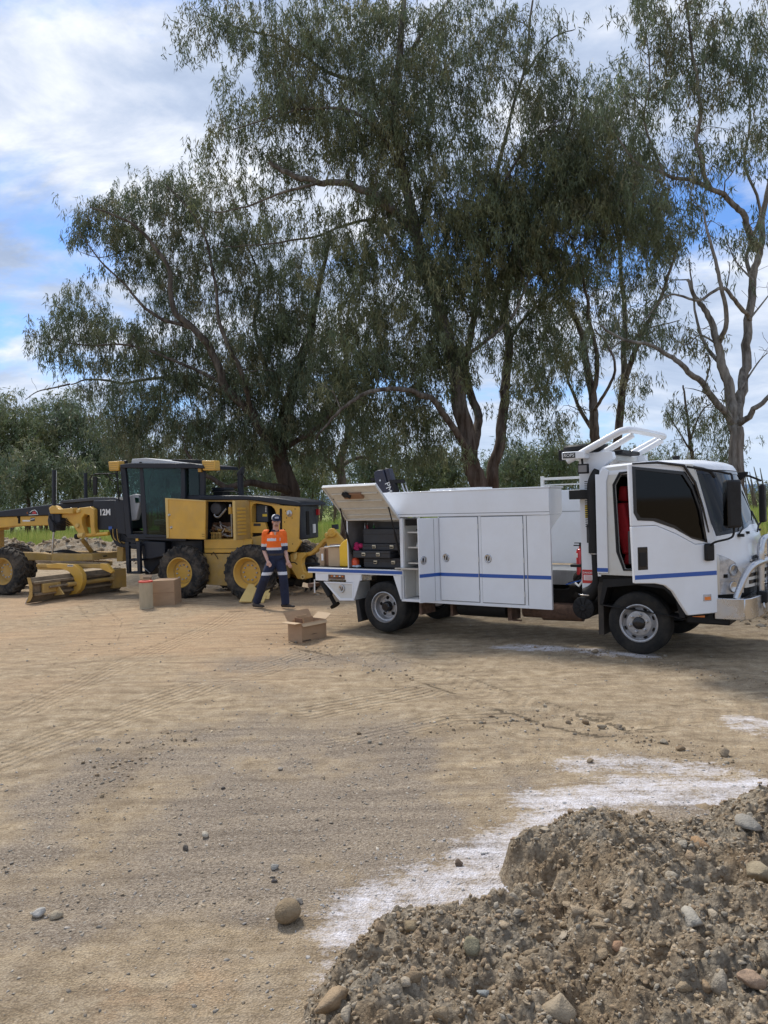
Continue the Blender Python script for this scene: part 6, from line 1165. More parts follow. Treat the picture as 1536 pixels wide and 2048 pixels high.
# things in the engine bay
x, z = GR.side(429, 1017, .72); MB().lathe([(0, -.01), (.04, -.01), (.05, 0), (.10, .005), (.125, .01), (.145, .03), (.145, .3), (0, .3)], (x, .74, z), n=32).build('air_filter_housing', mat('filter_grey', (.10, .10, .105), .6, var=.1), grader, smooth=30)
S = [(GR.side(u, v, .7)[0], .7, GR.side(u, v, .7)[1]) for u, v in ((428, 1029), (432, 1034), (438, 1034), (444, 1028), (453, 1017))]; S = smooth_path([(*p, 0) for p in S], 5); MB().tube([tuple(p[:3]) for p in S], .024, 10).build('intake_pipe', BRUSH, grader, smooth=50)
x, z = GR.side(460, 1021, .7); MB().cyl((x, .72, z - .08), (x, .72, z + .08), .05, 16).build('fuel_filter', YEL, grader, smooth=30); MB().cyl((x, .72, z + .08), (x, .72, z + .14), .03, 12).build('filter_head', BRUSH, grader); MB().cyl((x + .01, .73, z - .6), (x + .01, .73, z - .08), .018, 10).build('riser_pipe', BRUSH, grader)
g = random.Random(3)
for k in range(34):
    u = g.uniform(415, 466); v = g.uniform(1049, 1074); x, z = GR.side(u, v, .85); r = g.uniform(.02, .06)
    if k % 3 == 0: o = MB().sphere((x, .85, z), r, 10, 6, (1, .8, g.uniform(.6, 1.2))).build('engine_piece', [ENG, YEL_D, BRUSH][k % 3 if k % 2 else 0], grader, smooth=True)
    elif k % 3 == 1: MB().cyl((x, .8, z), (x + g.uniform(-.2, .2), .82, z + g.uniform(-.1, .1)), r * .45, 10).build('engine_pipe', [YEL_D, BRUSH, ENG][k % 3], grader, smooth=30)
    else: MB().box(x - r, x + r, .80, .95, z - r * .7, z + r * .7).build('engine_piece', [ENG, YEL_D, BRUSH][(k // 2) % 3], grader, bevel=.008)
gpr('engine_block', ENG, [(413, 1045), (466, 1045), (466, 1076), (413, 1076)], .92, 1.2, .02)
for k in range(7): gpr('guard_bar', YEL_P, [(423 + k * 3.0, 1066), (424 + k * 3.0, 1066), (424 + k * 3.0, 1078), (423 + k * 3.0, 1078)], .70, .712, 0)
gpr('guard_bar', YEL_P, [(421, 1065), (442, 1065), (442, 1066.5), (421, 1066.5)], .70, .712, 0)
# open doors: blank yellow one beside the cab, slotted one half open
dp = gpr('open_engine_door', YEL, [(330, 996), (410.5, 1001), (410, 1079), (333, 1077)], .10, .14, .01)
gpr('door_rim', YEL_P, [(330, 996), (410.5, 1001), (410, 1003.5), (335.5, 998.6), (338, 1075), (333, 1077)], .085, .10, .003, parent=dp)
for u, v in ((338, 1030), (342, 1055)): x, z = GR.side(u, v, .09); MB().lathe([(0, -.03), (.02, -.03), (.028, -.015), (.036, 0)], (x, .1, z), n=14).build('door_catch', BRUSH, dp, smooth=30)
for v in (1068, 1072): gpr('hinge_mark', DARK, [(404, v), (409, v + .3), (409, v + 1), (404, v + .7)], .096, .10, 0, parent=dp)
A = (GR.side(498, 1001, .60)[0], .60); zt1 = GR.side(498, 1001, .60)[1]; zb1 = GR.side(498, 1078, .60)[1]
B = (GR.side(467, 1010, .12)[0], .12); ang_ = math.atan2(B[1] - A[1], B[0] - A[0]); ln = math.hypot(B[0] - A[0], B[1] - A[1])
sdr = bpy.data.objects.new('slotted_door', None); COL.objects.link(sdr); sdr.parent = grader; sdr.location = (A[0], A[1], 0); sdr.rotation_euler = (0, 0, ang_)
MB().box(0, ln, -.02, .02, zb1, zt1).build('door_plate', YEL_D, sdr, bevel=.008); MB().box(ln - .03, ln + .005, -.03, .03, zb1, zt1).build('door_rim', YEL_P, sdr, bevel=.005)
for k in range(8): MB().box(.14, ln - .08, .02, .028, zb1 + .10 + k * .08, zb1 + .15 + k * .08).build('louvre', YEL, sdr, bevel=.004)
# cab
def post(name, l, y0, y1, m=NAVY): return gpr(name, m, l, y0, y1, .01)
for y0 in (.52, 1.78):
    post('cab_post', [(240, 934), (250, 934), (262, 1068), (252, 1072)], y0, y0 + .08)
    post('cab_post', [(279, 930), (285, 930), (291, 1010), (294, 1072), (287, 1074), (281, 1010)], y0, y0 + .08)
    post('cab_post', [(361, 930), (369, 930), (370, 1000), (370, 1072), (362, 1072)], y0, y0 + .08)
    post('cab_rear_post', [(396, 930), (409, 930), (409, 998), (398, 998)], y0 + .1, y0 + .16)
gpr('cab_sill', NAVY, [(252, 1068), (372, 1071), (372, 1083), (300, 1080), (255, 1078)], .52, 1.86, .015); gpr('door_bottom_rail', NAVY, [(286, 1069), (366, 1071), (364, 1076), (290, 1075)], .49, .53, .01)
gpr('door_top_rail', NAVY, [(280, 929), (366, 929), (368, 934), (281, 934)], .49, .53, .008)
gpr('roof_rim', NAVY, [(240, 929), (262, 926), (380, 926), (405, 930), (408, 937), (240, 936)], .46, 1.92, .015)
gpr('roof_cap', ROOFG, [(262, 927), (264, 918), (290, 916), (300, 917), (372, 926), (372, 928)], .52, 1.86, .02); gpr('roof_hatch', BLACK, [(340, 918), (392, 919), (396, 927), (350, 927)], .8, 1.6, .02)
gpr('cab_back', NAVY, [(366, 934), (408, 934), (408, 1000), (366, 1000)], 1.75, 1.80, 0); gpr('cab_back', NAVY, [(368, 990), (409, 990), (409, 1080), (368, 1080)], .60, 1.8, .01)
gpr('rear_side_glass', GLASS_G, [(369, 935), (397, 935), (398, 992), (369, 992)], .60, .606, 0)
gpr('door_glass', GLASS_G, [(286, 934), (362, 934), (363, 1070), (294, 1070), (288, 1010)], .53, .536, 0); gpr('far_glass', GLASS_G, [(252, 936), (396, 936), (398, 1068), (262, 1068)], 1.82, 1.826, 0)
gpr('grey_trim', ROOFG, [(283, 937), (306, 937), (300, 957), (296, 963), (296, 1005), (290, 1009), (286, 1008)], .540, .58, .006)
gpr('cab_floor', DARK, [(256, 1064), (400, 1066), (400, 1072), (256, 1070)], .6, 1.78, 0)
st_ = bpy.data.objects.new('operator_seat', None); COL.objects.link(st_); st_.parent = grader; sx, sz = GR.side(340, 1050, 1.15); st_.location = (sx, .9, sz)
MB().box(-.28, .25, 0, .5, 0, .14).build('seat_cushion', GREY_IN, st_, bevel=.03); MB().prism([(.15, .1), (.28, .1), (.36, .75), (.24, .78)], 0, .5).build('seat_back', GREY_IN, st_, bevel=.03); MB().box(-.2, .25, .1, .4, -.35, 0).build('seat_base', BLACK, st_)
for y in (.72, 1.6): gpr('control_pod', ROOFG, [(256, 992), (270, 988), (276, 990), (280, 1003), (276, 1022), (272, 1040), (262, 1042), (258, 1020)], y, y + .14, .02)
MB().tube([(GR.side(256, 1008, .7)[0], .8, GR.side(256, 1008, .7)[1]), (GR.side(262, 1002, .7)[0], .75, GR.side(262, 1000, .7)[1])], .02).build('joystick', BLACK, grader)
gpr('pod_window', GLASS_G, [(269, 995), (277, 996), (279, 1005), (271, 1006)], .705, .715, 0)
for l, y in (([(216, 923), (237, 922), (237, 942), (218, 942)], .50), ([(403, 921), (429, 921), (430, 941), (405, 941)], .50)):
    o = gpr('work_light', YEL, l, y, y + .22, .02)
    for k in range(4): gpr('light_rib', YEL_D, [(l[0][0] + 2, l[0][1] + 3.5 + k * 4), (l[1][0] - 2, l[0][1] + 3.5 + k * 4), (l[1][0] - 2, l[0][1] + 4.5 + k * 4), (l[0][0] + 2, l[0][1] + 4.5 + k * 4)], y - .005, y, 0, parent=o)
gpr('light_arm', NAVY, [(229, 941), (233, 935), (246, 932), (246, 937), (236, 940), (233, 946)], .56, .60); gpr('light_arm', YEL, [(394, 930), (402, 931), (402, 944), (396, 944)], .56, .62)
for u in (242, 250): x, z = GR.side(u, 925, .8); MB().lathe([(0, -.06), (.05, -.05), (.06, 0), (.05, .05), (0, .05)], (x, .8, z), n=14, axis='x').build('roof_lamp', BLACK, grader, smooth=35)
x, z = GR.side(281, 926, .5); MB().sphere((x, .5, z), .035, 10, 6).build('round_mirror', BLACK, grader, smooth=True)
# mirror frame ahead of the cab
for S in ([(180, 975), (180, 958), (184, 951), (192, 948), (232, 947), (234, 960)], [(213, 947), (222, 960), (232, 963)], [(234, 942), (238, 1003)]):
    MB().tube([(GR.side(u, v, .45)[0], .45, GR.side(u, v, .45)[1]) for u, v in S], .016, 8).build('mirror_frame', BLACK, grader)
gpr('side_mirror', BLACK, [(185, 953), (193, 953), (193, 990), (186, 990)], .42, .46, .01)
# steps and battery side
for k, (u0, u1) in enumerate(((250, 257), (272, 279))): gpr('step_rail', NAVY, [(u0, 1084), (u1, 1084), (u1 + 2, 1147), (u0 + 3, 1147)], .42, .50, .005)
for v in (1088, 1118, 1144): gpr('step_tread', NAVY, [(254, v), (281, v + .5), (281, v + 4), (255, v + 3.5)], .44, .72, .004)
gpr('articulation_frame', NAVY, [(215, 1055), (232, 1060), (254, 1072), (300, 1078), (405, 1080), (405, 1110), (330, 1112), (300, 1150), (290, 1150), (283, 1100), (250, 1096), (232, 1092), (222, 1075)], .78, 1.65, .02)
gpr('fuel_tank', NAVY, [(286, 1082), (330, 1084), (330, 1112), (300, 1118), (290, 1118)], .55, .9, .02); gpr('yellow_catch', YEL, [(271, 1077), (276, 1077), (276, 1082), (271, 1082)], .50, .54, .004)
MB().cyl((GR.side(282, 1135, .7)[0], .7, GR.side(282, 1130, .7)[1]), (GR.side(300, 1146, .7)[0], .7, GR.side(300, 1146, .7)[1]), .012, 8).build('rod', BRUSH, grader)
# long nose: black box beam with yellow lower beam
gpr('nose_beam', NAVY, [(-260, 1052), (-60, 1028), (0, 1022), (100, 1009), (150, 1004), (190, 1000), (190, 1032), (95, 1031), (0, 1034), (-200, 1056)], .92, 1.48, .02)
gpr('nose_cover', NAVY, [(186, 1001), (228, 1000), (240, 1006), (240, 1060), (196, 1060), (186, 1030)], .78, 1.62, .02); gpr('nose_top', mat('grey_black', (.06, .065, .075), .5, var=.15), [(120, 1001.5), (186, 994.5), (228, 994.5), (240, 1000), (186, 1001.5), (120, 1007)], .84, 1.56, .01)  # nose top is a lighter grey than the cover below
gpr('pillar_cover', NAVY, [(232, 996), (246, 1000), (252, 1070), (235, 1066), (228, 1010)], .62, .80, .012)
gpr('lower_beam', YEL, [(-260, 1090), (-200, 1058), (0, 1034), (95, 1031), (190, 1032), (190, 1056), (144, 1052), (91, 1051), (30, 1052.5), (0, 1056)], .96, 1.44, .015)
bx('front_bolster', YEL, fwx - 2.0, fwx - 1.3, .9, 1.5, 1.6, 1.85, .03)
zt_ = GR.side(210, 1025, .775); text('12M', 'model_number', .21, WTEXT, grader, (zt_[0], .772, zt_[1]), (math.pi / 2, 0, 0), ext=.002, sx=.95, bold=.006)
text('C', 'emblem_letter', .07, ORANGE, grader, (GR.side(55, 1026, .915)[0], .914, GR.side(55, 1026, .915)[1]), (math.pi / 2, 0, 0), ext=.002); MB().tube([(GR.side(u, v, .91)[0], .91, GR.side(u, v, .91)[1]) for u, v in ((60, 1025), (65, 1021), (70, 1020), (74, 1024), (76, 1029), (58, 1030))], .010, 6).build('emblem_swoosh', WTEXT, grader)
gpr('emblem_fill', RED_P, [(63, 1027), (66, 1023), (71, 1023), (73, 1028)], .908, .912, 0)
gpr('white_decal', WTEXT, [(45, 1040), (60, 1040), (60, 1043), (45, 1043)], .952, .96, 0); gpr('dark_decal', DTEXT, [(61, 1035.5), (69, 1035.5), (69, 1042), (61, 1042)], .952, .96, 0); gpr('decal_stripe', WTEXT, [(61, 1038), (69, 1036.5), (69, 1038), (61, 1039.6)], .949, .952, 0)
gpr('door_hinge', DARK, [(34, 1033), (40, 1033), (40, 1047), (36, 1047), (36, 1036), (34, 1036)], .95, .96, 0); gpr('blue_sticker', BLUE, [(217, 1053), (224, 1053), (224, 1059), (217, 1059)], .772, .78, 0)
# lift cylinders, saddle, links
def rod(name, m, a, b, y, r, y2=None, n=14): return MB().cyl((GR.side(*a, y)[0], y, GR.side(*a, y)[1]), (GR.side(*b, y2 if y2 is not None else y)[0], y2 if y2 is not None else y, GR.side(*b, y2 if y2 is not None else y)[1]), r, n).build(name, m, grader, smooth=30)
rod('lift_cylinder', NAVY, (108, 940), (107.5, 1064), .62, .047); rod('lift_rod', CHROME, (107.5, 1064), (104.5, 1108), .62, .024)
rod('cylinder_pipe', BRUSH, (113, 941), (113, 1000), .60, .008)
rod('lift_cylinder', NAVY, (171, 946), (172, 1040), 1.80, .047); rod('lift_rod', CHROME, (172, 1040), (173, 1100), 1.80, .024)
z6 = lambda l: [(x / 5.908, 960 + y / 5.908) for x, y in l]
gpr('saddle', YEL, z6([(860, 390), (930, 330), (1060, 315), (1110, 350), (1110, 560), (1130, 640), (1075, 660), (1055, 420), (1000, 405), (965, 450), (965, 520), (1010, 650), (930, 650), (850, 520), (760, 450), (700, 440), (700, 400)]), .66, .82, .02)
gpr('saddle_arm', YEL, z6([(575, 340), (610, 300), (650, 310), (690, 345), (860, 330), (860, 400), (700, 400), (590, 400)]), .54, .72, .02); gpr('cylinder_collar', NAVY, z6([(575, 380), (710, 400), (710, 600), (580, 600), (560, 480)]), .60, .80, .02)
for u, v in z6([(605, 340), (925, 365), (915, 540)]): x, z = GR.side(u, v, .63); MB().lathe([(0, -.03), (.045, -.03), (.055, 0), (.055, .06)], (x, .63, z), n=16).build('pin', YEL_P, grader, smooth=30)
gpr('saddle_far', YEL, z6([(760, 420), (1100, 330), (1110, 520), (850, 520)]), 1.5, 1.66, .02)
rod('link_bar', YEL, (160, 1072), (218, 1067), .72, .05); rod('link_cap', YEL_P, (158, 1071), (168, 1071), .62, .065); rod('black_knob', BLACK, (152, 1073), (157, 1073), .62, .07)
rod('side_shift_cylinder', YEL_D, (165, 1080), (192, 1114), .75, .055, 1.3); rod('cylinder_boss', BLACK, (188, 1108), (199, 1114), 1.1, .09)
gpr('rear_post', YEL_D, [(234, 1094), (247, 1094), (245, 1123), (233, 1123)], 1.0, 1.15, .01)
# drawbar, circle, blade carrier
gpr('drawbar', YEL_D, [(-90, 1092), (0, 1104), (76, 1106), (101, 1109), (104, 1123), (70, 1121), (0, 1119), (-90, 1106)], .98, 1.22, .015)
gpr('drawbar_yoke', YEL_D, [(102, 1107), (183, 1108), (186, 1121), (118, 1124), (103, 1124)], .60, 1.6, .02)
cx_, cz_ = GR.side(148, 1130, 1.0); m = MB(); m.lathe([(.82, -.05), (.90, -.05), (.90, .05), (.82, .05)], (cx_, 1.05, cz_), n=64, axis='z', close=True); m.build('circle_ring', YEL_D, grader, smooth=30)
m = MB()
for k in range(64): a = 2 * math.pi * k / 64; m.box(.76, .83, -.02, .02, -.045, .045, Matrix.Translation((cx_, 1.05, cz_)) @ Matrix.Rotation(a, 4, 'Z'))
m.build('circle_teeth', MUDDY, grader, kind='stuff')
for a, b in (((55, 1124), (225, 1126)), ): gpr('wear_strip', MUDDY, [(70, 1121), (214, 1125), (214, 1128), (72, 1126)], .2, .26, .004)
gpr('carrier_beam', YEL_D, [(72, 1128), (190, 1128), (206, 1128), (200, 1137), (150, 1134), (100, 1136), (72, 1134)], .12, .30, .012); gpr('carrier_arm', YEL, [(200, 1127), (212, 1128), (225, 1143), (222, 1147), (200, 1137)], .05, .15, .008)
gpr('blade_bracket', YEL, z6([(540, 1000), (660, 985), (870, 1000), (930, 1050), (970, 1120), (978, 1200), (950, 1290), (900, 1345), (810, 1362), (855, 1300), (885, 1215), (862, 1140), (800, 1075), (720, 1050), (560, 1040)]), -.10, .04, .012)
gpr('white_label', WTEXT, z6([(795, 1003), (862, 1003), (862, 1022), (795, 1022)]), -.108, -.10, 0); gpr('label_mark', DTEXT, z6([(797, 1008), (860, 1008), (860, 1016), (797, 1016)]), -.110, -.108, 0)
# moldboard: a curved plate set square across the machine and shifted to its left
bl = bpy.data.objects.new('blade', None); COL.objects.link(bl); bl.parent = grader; bl.location = (-4.02, -1.22, 0); bl.rotation_euler = (0, 0, math.radians(-5))
prof = [(-.16, .01), (-.10, .10), (-.045, .22), (-.03, .34), (-.05, .46), (-.10, .57)]
pr = prof + [(p[0] + .035, p[1]) for p in prof[::-1]]; MB().prism(pr, 0, 2.75).build('mouldboard', MUDDY, bl, smooth=30); MB().prism([(-.20, -.01), (-.17, -.01), (-.08, .12), (-.10, .12)], -.02, 2.77).build('cutting_edge', BRUSH, bl)
MB().prism([(-.17, .0), (-.05, .20), (-.035, .36), (-.10, .58), (.00, .58), (.06, .40), (.05, .15), (-.02, .06)], -.012, .0).build('end_bit', YEL_D, bl)
for z in (.16, .42): MB().box(-.01, .07, .05, 2.7, z, z + .06).build('slide_rail', MUDDY, bl, bevel=.008)
MB().box(.02, .09, .25, .75, .20, .42).build('blade_pocket', YEL_D, bl, bevel=.02); MB().prism([(.0, .10), (.30, .14), (.05, .42)], .62, .66).build('blade_gusset', YEL_D, bl); MB().cyl((.12, .9, .33), (.12, 2.3, .33), .05, 14).build('shift_ram', YEL_D, bl, smooth=30); MB().cyl((.12, .4, .33), (.12, .9, .33), .028, 12).build('shift_rod', MUDDY, bl, smooth=30)
MB().box(.0, .12, 2.3, 2.75, .08, .56).build('blade_box', YEL_D, bl, bevel=.02)
for k in range(3):
    S = smooth_path([(-5.6, .9 - k * .06, 1.0 + k * .02, 0), (-4.9, .75, 1.08 - k * .03, 0), (-4.3, .8, .95, 0), (-3.9, 1.0 + k * .05, .9, 0)], 6); MB().tube([tuple(p[:3]) for p in S], .016, 6).build('hydraulic_hose', BLACK, grader, smooth=60)
for k in range(5):
    S = smooth_path([(*[GR.side(106 + k * 3, 1032 + k, .7)[0]], .58 + k * .02, GR.side(106, 1032, .7)[1], 0), (GR.side(118, 1040, .7)[0], .55, GR.side(118, 1046 + k * 3, .7)[1], 0), (GR.side(140, 1038, .7)[0], .6 + k * .03, GR.side(140, 1036 + 3 * k, .7)[1], 0)], 5); MB().tube([tuple(p[:3]) for p in S], .012, 6).build('hydraulic_hose', BLACK, grader, smooth=60)
    S = smooth_path([(GR.side(222 + k * 4, 1060, .75)[0], .75, GR.side(222, 1058, .75)[1], 0), (GR.side(228 + k * 4, 1078, .75)[0], .7, GR.side(228, 1076 + k * 2, .75)[1], 0), (GR.side(250, 1086, .75)[0], .75, GR.side(250, 1084 + k, .75)[1], 0)], 5); MB().tube([tuple(p[:3]) for p in S], .014, 6).build('hydraulic_hose', [BLACK, YEL_D][k % 2], grader, smooth=60)
# ripper at the back
z3 = lambda l: [(580 + x / 10.24, 1040 + y / 10.24) for x, y in l]
gpr('ripper_frame', YEL, z3([(0, 700), (70, 670), (310, 670), (320, 720), (250, 800), (235, 900), (280, 1060), (400, 1080), (400, 1190), (310, 1215), (150, 1210), (20, 990)]), .70, .86, .015)
gpr('ripper_frame', YEL_D, z3([(60, 690), (300, 680), (240, 850), (260, 1060), (380, 1090), (380, 1190), (170, 1200), (60, 990)]), 1.5, 1.62, .015); gpr('ripper_cap', YEL_P, z3([(70, 675), (130, 665), (140, 760), (110, 830), (70, 800)]), .66, .70, .01)
gpr('ripper_arm', YEL, z3([(290, 680), (430, 640), (700, 370), (780, 400), (780, 440), (700, 460), (540, 640), (430, 720), (320, 750)]), .80, .98, .012)
gpr('ripper_bracket', YEL, z3([(710, 380), (720, 290), (770, 250), (790, 205), (860, 175), (930, 200), (960, 260), (1170, 520), (1240, 640), (1150, 640), (900, 560), (840, 600), (780, 600), (740, 450)]), .74, .80, .012); gpr('ripper_bracket', YEL_D, z3([(740, 400), (760, 260), (880, 190), (970, 250), (1180, 500), (1150, 620), (760, 570)]), .98, 1.04, .012)
for (a, b), r_ in (((860, 262), .10), ((765, 312), .06)): u, v = z3([(a, b)])[0]; x, z = GR.side(u, v, .72); MB().lathe([(0, -.05), (r_ * .4, -.05), (r_ * .45, -.035), (r_ * .85, -.035), (r_, -.02), (r_, .04)], (x, .72, z), n=24).build('pivot_boss', YEL, grader, smooth=30)
u, v = z3([(270, 1165)])[0]; x, z = GR.side(u, v, .68); MB().lathe([(.02, -.03), (.05, -.03), (.05, .03), (.02, .03)], (x, .68, z), n=20, close=True).build('pivot_boss', YEL_P, grader, smooth=30)
u0, v0 = z3([(930, 190)])[0]; u1, v1 = z3([(900, 60)])[0]; rod('ripper_ram', NAVY, (u0, v0), (u1 + 2, v1 + 3), .85, .075)
MB().tube([(GR.side(u, v, .7)[0], .7, GR.side(u, v, .7)[1]) for u, v in z3([(0, 860), (100, 870), (150, 910)])], .012, 6).build('hydraulic_hose', BLACK, grader)
gpr('scarifier_bar', DARK, [(590, 1128), (640, 1130), (640, 1140), (590, 1140)], .9, 1.4, .01)
for k in range(3): gpr('ripper_shank', DARK, [(612 + 10 * k, 1130), (620 + 10 * k, 1130), (618 + 10 * k, 1170), (610 + 10 * k, 1182)], .95 + .2 * k, 1.03 + .2 * k, .006)

# ------------------------------------------------------------------ the worker
def remesh(name, build, voxel, mats, parent, choose=None, smooth_it=2, **k):
    me = bpy.data.meshes.new(name); me.from_pydata(build.v, [], build.f); o = bpy.data.objects.new(name, me); COL.objects.link(o)
    r = o.modifiers.new('r', 'REMESH'); r.mode = 'VOXEL'; r.voxel_size = voxel; s = o.modifiers.new('s', 'SMOOTH'); s.factor = .5; s.iterations = smooth_it
    dg = bpy.context.evaluated_depsgraph_get(); dg.update(); nm = bpy.data.meshes.new_from_object(o.evaluated_get(dg)); bpy.data.objects.remove(o)
    nm.name = name; nm.materials.clear()
    for m in (mats if isinstance(mats, list) else [mats]): nm.materials.append(m)
    nm.shade_smooth()
    if choose:
        for p in nm.polygons: p.material_index = choose(p.center)
    q = bpy.data.objects.new(name, nm); COL.objects.link(q); q.parent = parent; return tag(q, **k)
PY = 15.28; p0 = at(545, 1216, PY); SKIN = mat('skin', (0.56, 0.33, 0.25), 0.5, var=0.05, scale=20, spec=.4); HIVIS = mat('hivis_orange', (0.90, 0.155, 0.012), 0.75, var=0.06, scale=14, bump=.3, bscale=30); NAVYC = mat('navy_cloth', (0.013, 0.020, 0.050), 0.85, var=0.2, scale=12, bump=.4, bscale=26)
REFL = mat('reflective_tape', (0.62, 0.63, 0.66), 0.35, var=0.05, scale=30); HAIR = mat('brown_hair', (0.09, 0.045, 0.025), 0.7, var=0.3, scale=60); BOOT = mat('boot_leather', (0.045, 0.034, 0.028), 0.7, var=.2, scale=20); CAPW = mat('white_mesh_cap', (0.62, 0.62, 0.62), .7)
person = thing('person', 'man in orange and navy work shirt, navy trousers and cap walking past the grader', 'person', (p0[0], p0[1], 0.0))
def J(u, v, dy=0.0): p = at(u, v, PY + dy); return Vector((p[0] - p0[0], p[1] - p0[1], p[2]))
hd = J(552, 1043, -.03); nk = J(550.5, 1060); ch = J(549.5, 1078); wst = J(550.5, 1102); hp = J(551.5, 1114)
sl, sr = J(531.5, 1067), J(566, 1067, .03); el, er = J(528, 1099, .05), J(569.5, 1096, .08); wl, wr = J(535.5, 1122, -.14), J(575, 1121, -.06); fl, fr = J(540, 1130, -.19), J(579, 1130, -.09)
hl_, hr_ = J(545, 1116), J(558.5, 1116, .03); kl, kr = J(532, 1151, -.10), J(566, 1152, -.10); al, ar = J(513, 1200, .16), J(571, 1204, -.05)
al.z = max(al.z, .13); ar.z = .10
def ell(m, c, rx, ry, rz, n=16, k=10): m.sphere(tuple(c), 1.0, n, k, (rx, ry, rz))
def torso(m, e=0.0, lo=0.0):
    secs = [(nk + Vector((0, .01, -.035)), .07, .062), (nk + Vector((0, .01, -.075)), .13, .080), ((sl + sr) / 2 + Vector((0, 0, -.015)), .185, .105), (ch, .178, .118), (ch * .5 + wst * .5, .158, .108), (wst, .150, .105), (hp + Vector((0, 0, .03)), .150, .100), (hp + Vector((0, 0, -.06)), .138, .095)]
    vs = []; n = 20
    for c, rx, ry in secs:
        for j in range(n): a = 2 * math.pi * j / n; vs.append((c.x + (rx + e) * math.cos(a), c.y + (ry + e) * math.sin(a), c.z))
    K = len(secs); m.add(vs, [(i * n + j, i * n + (j + 1) % n, (i + 1) * n + (j + 1) % n, (i + 1) * n + j) for i in range(K - 1) for j in range(n)] + [tuple(range(n)), tuple((K - 1) * n + j for j in range(n))])
def limb(m, pts, rad):
    S = smooth_path([(*p, r) for p, r in zip(pts, rad)], 4); m.tube([tuple(q[:3]) for q in S], [q[3] for q in S], 14)
b = MB(); torso(b)
b.tube([tuple(nk + Vector((0, 0, -.08))), tuple(hd + Vector((0, .01, -.05)))], [.062, .056], 14)
ell(b, hd + Vector((0, .02, .035)), .076, .096, .100); ell(b, hd + Vector((.008, -.012, -.045)), .056, .068, .068); ell(b, hd + Vector((.022, -.088, -.012)), .011, .018, .020); ell(b, hd + Vector((.014, -.055, -.098)), .026, .024, .022)
for s_ in (-1, 1): ell(b, hd + Vector((s_ * .076, .02, -.01)), .010, .020, .030)
limb(b, [sl, (sl + el) / 2, el, (el + wl) / 2, wl], [.055, .048, .040, .039, .027]); limb(b, [sr, (sr + er) / 2, er, (er + wr) / 2, wr], [.055, .048, .040, .039, .027])
limb(b, [hl_, kl, (kl + al) / 2 + Vector((0, .02, 0)), al], [.070, .044, .042, .032]); limb(b, [hr_, kr, (kr + ar) / 2 + Vector((0, .02, 0)), ar], [.070, .044, .042, .032])
for w_, f_, sgn in ((wl, fl, 1), (wr, fr, -1)):
    d = (f_ - w_).normalized(); pc = w_ + d * .05; sd_ = Vector((d.z, 0, -d.x)).normalized() if abs(d.x) + abs(d.z) > .1 else Vector((1, 0, 0)); nn = d.cross(sd_)
    b.tube([tuple(w_), tuple(w_ + d * .03), tuple(pc + d * .03)], [.026, .036, .034], 10)
    for k in range(4):
        a = pc + d * .03 + sd_ * (.027 - .018 * k); L_ = (.070, .082, .078, .062)[k]; b.tube([tuple(a - d * .02), tuple(a + d * L_ * .45), tuple(a + d * L_ * .85 - nn * sgn * .018), tuple(a + d * L_ - nn * sgn * .04)], [.0115, .011, .010, .008], 8)
    t_ = w_ + d * .025 + sd_ * .032; b.tube([tuple(t_ - sd_ * .01), tuple(t_ + sd_ * .02 + d * .028), tuple(t_ + sd_ * .024 + d * .06)], [.014, .013, .010], 8)
remesh('body', b, .0085, SKIN, person)
m = MB(); torso(m, .016); limb(m, [sl + Vector((.03, 0, .0)), sl, (sl + el) / 2, el + (wl - el) * .06], [.080, .076, .070, .060]); limb(m, [sr + Vector((-.03, 0, .0)), sr, (sr + er) / 2, er + (wr - er) * .18], [.080, .076, .070, .060])
zb = hp.z - .0
m.v = [(x, y, max(z, zb + .015) if abs(x - hp.x) < .15 and z < zb + .015 and z > zb - .2 else z) for x, y, z in m.v]
cx0 = (sl.x + sr.x) / 2
def shirt_sel(c):
    ax = sl.x + (el.x - sl.x) * max(0, min(1, (sl.z - c.z) / (sl.z - el.z))); bx_ = sr.x + (er.x - sr.x) * max(0, min(1, (sr.z - c.z) / (sr.z - er.z)))
    sleeve = (c.x < ax + .055 and c.x < cx0) or (c.x > bx_ - .045 and c.x > cx0)
    if sleeve: return 2 if 1.225 < c.z < 1.280 else (1 if c.z <= 1.225 else 0)
    if 1.335 < c.z < 1.39 or 1.155 < c.z < 1.205: return 2
    return 1 if c.z <= 1.155 else 0
remesh('shirt', m, .010, [HIVIS, NAVYC, REFL], person, shirt_sel)
m = MB(); m.lathe([(.066, 0), (.078, .0), (.074, .045), (.066, .05)], tuple(nk + Vector((0, .008, -.035))), n=20, axis='z', close=True); remesh('collar', m, .008, NAVYC, person)
MB().prism([(-.028, -.01), (.028, -.01), (.0, -.13)], 0, .01).build('shirt_opening', SKIN, person).location = nk + Vector((.008, -.107, -.02))
MB().box(-.035, .035, -.006, .006, -.045, .045).build('chest_pocket', HIVIS, person, bevel=.004).location = ch + Vector((.08, -.128, .0))
m = MB(); limb(m, [hp + Vector((-.04, 0, .02)), hl_ + Vector((-.01, 0, -.08)), kl, (kl + al) / 2 + Vector((0, .02, 0)), al + Vector((.002, 0, -.045))], [.122, .116, .092, .088, .080]); limb(m, [hp + Vector((.04, 0, .02)), hr_ + Vector((.01, 0, -.08)), kr, (kr + ar) / 2 + Vector((0, .02, 0)), ar + Vector((0, 0, -.03))], [.122, .116, .092, .088, .082])
torso_low = [(x, y, z) for x, y, z in []]; ell(m, hp + Vector((0, 0, .01)), .168, .122, .125)
remesh('trousers', m, .010, [NAVYC, REFL], person, lambda c: 1 if .665 < c.z < .725 else 0)
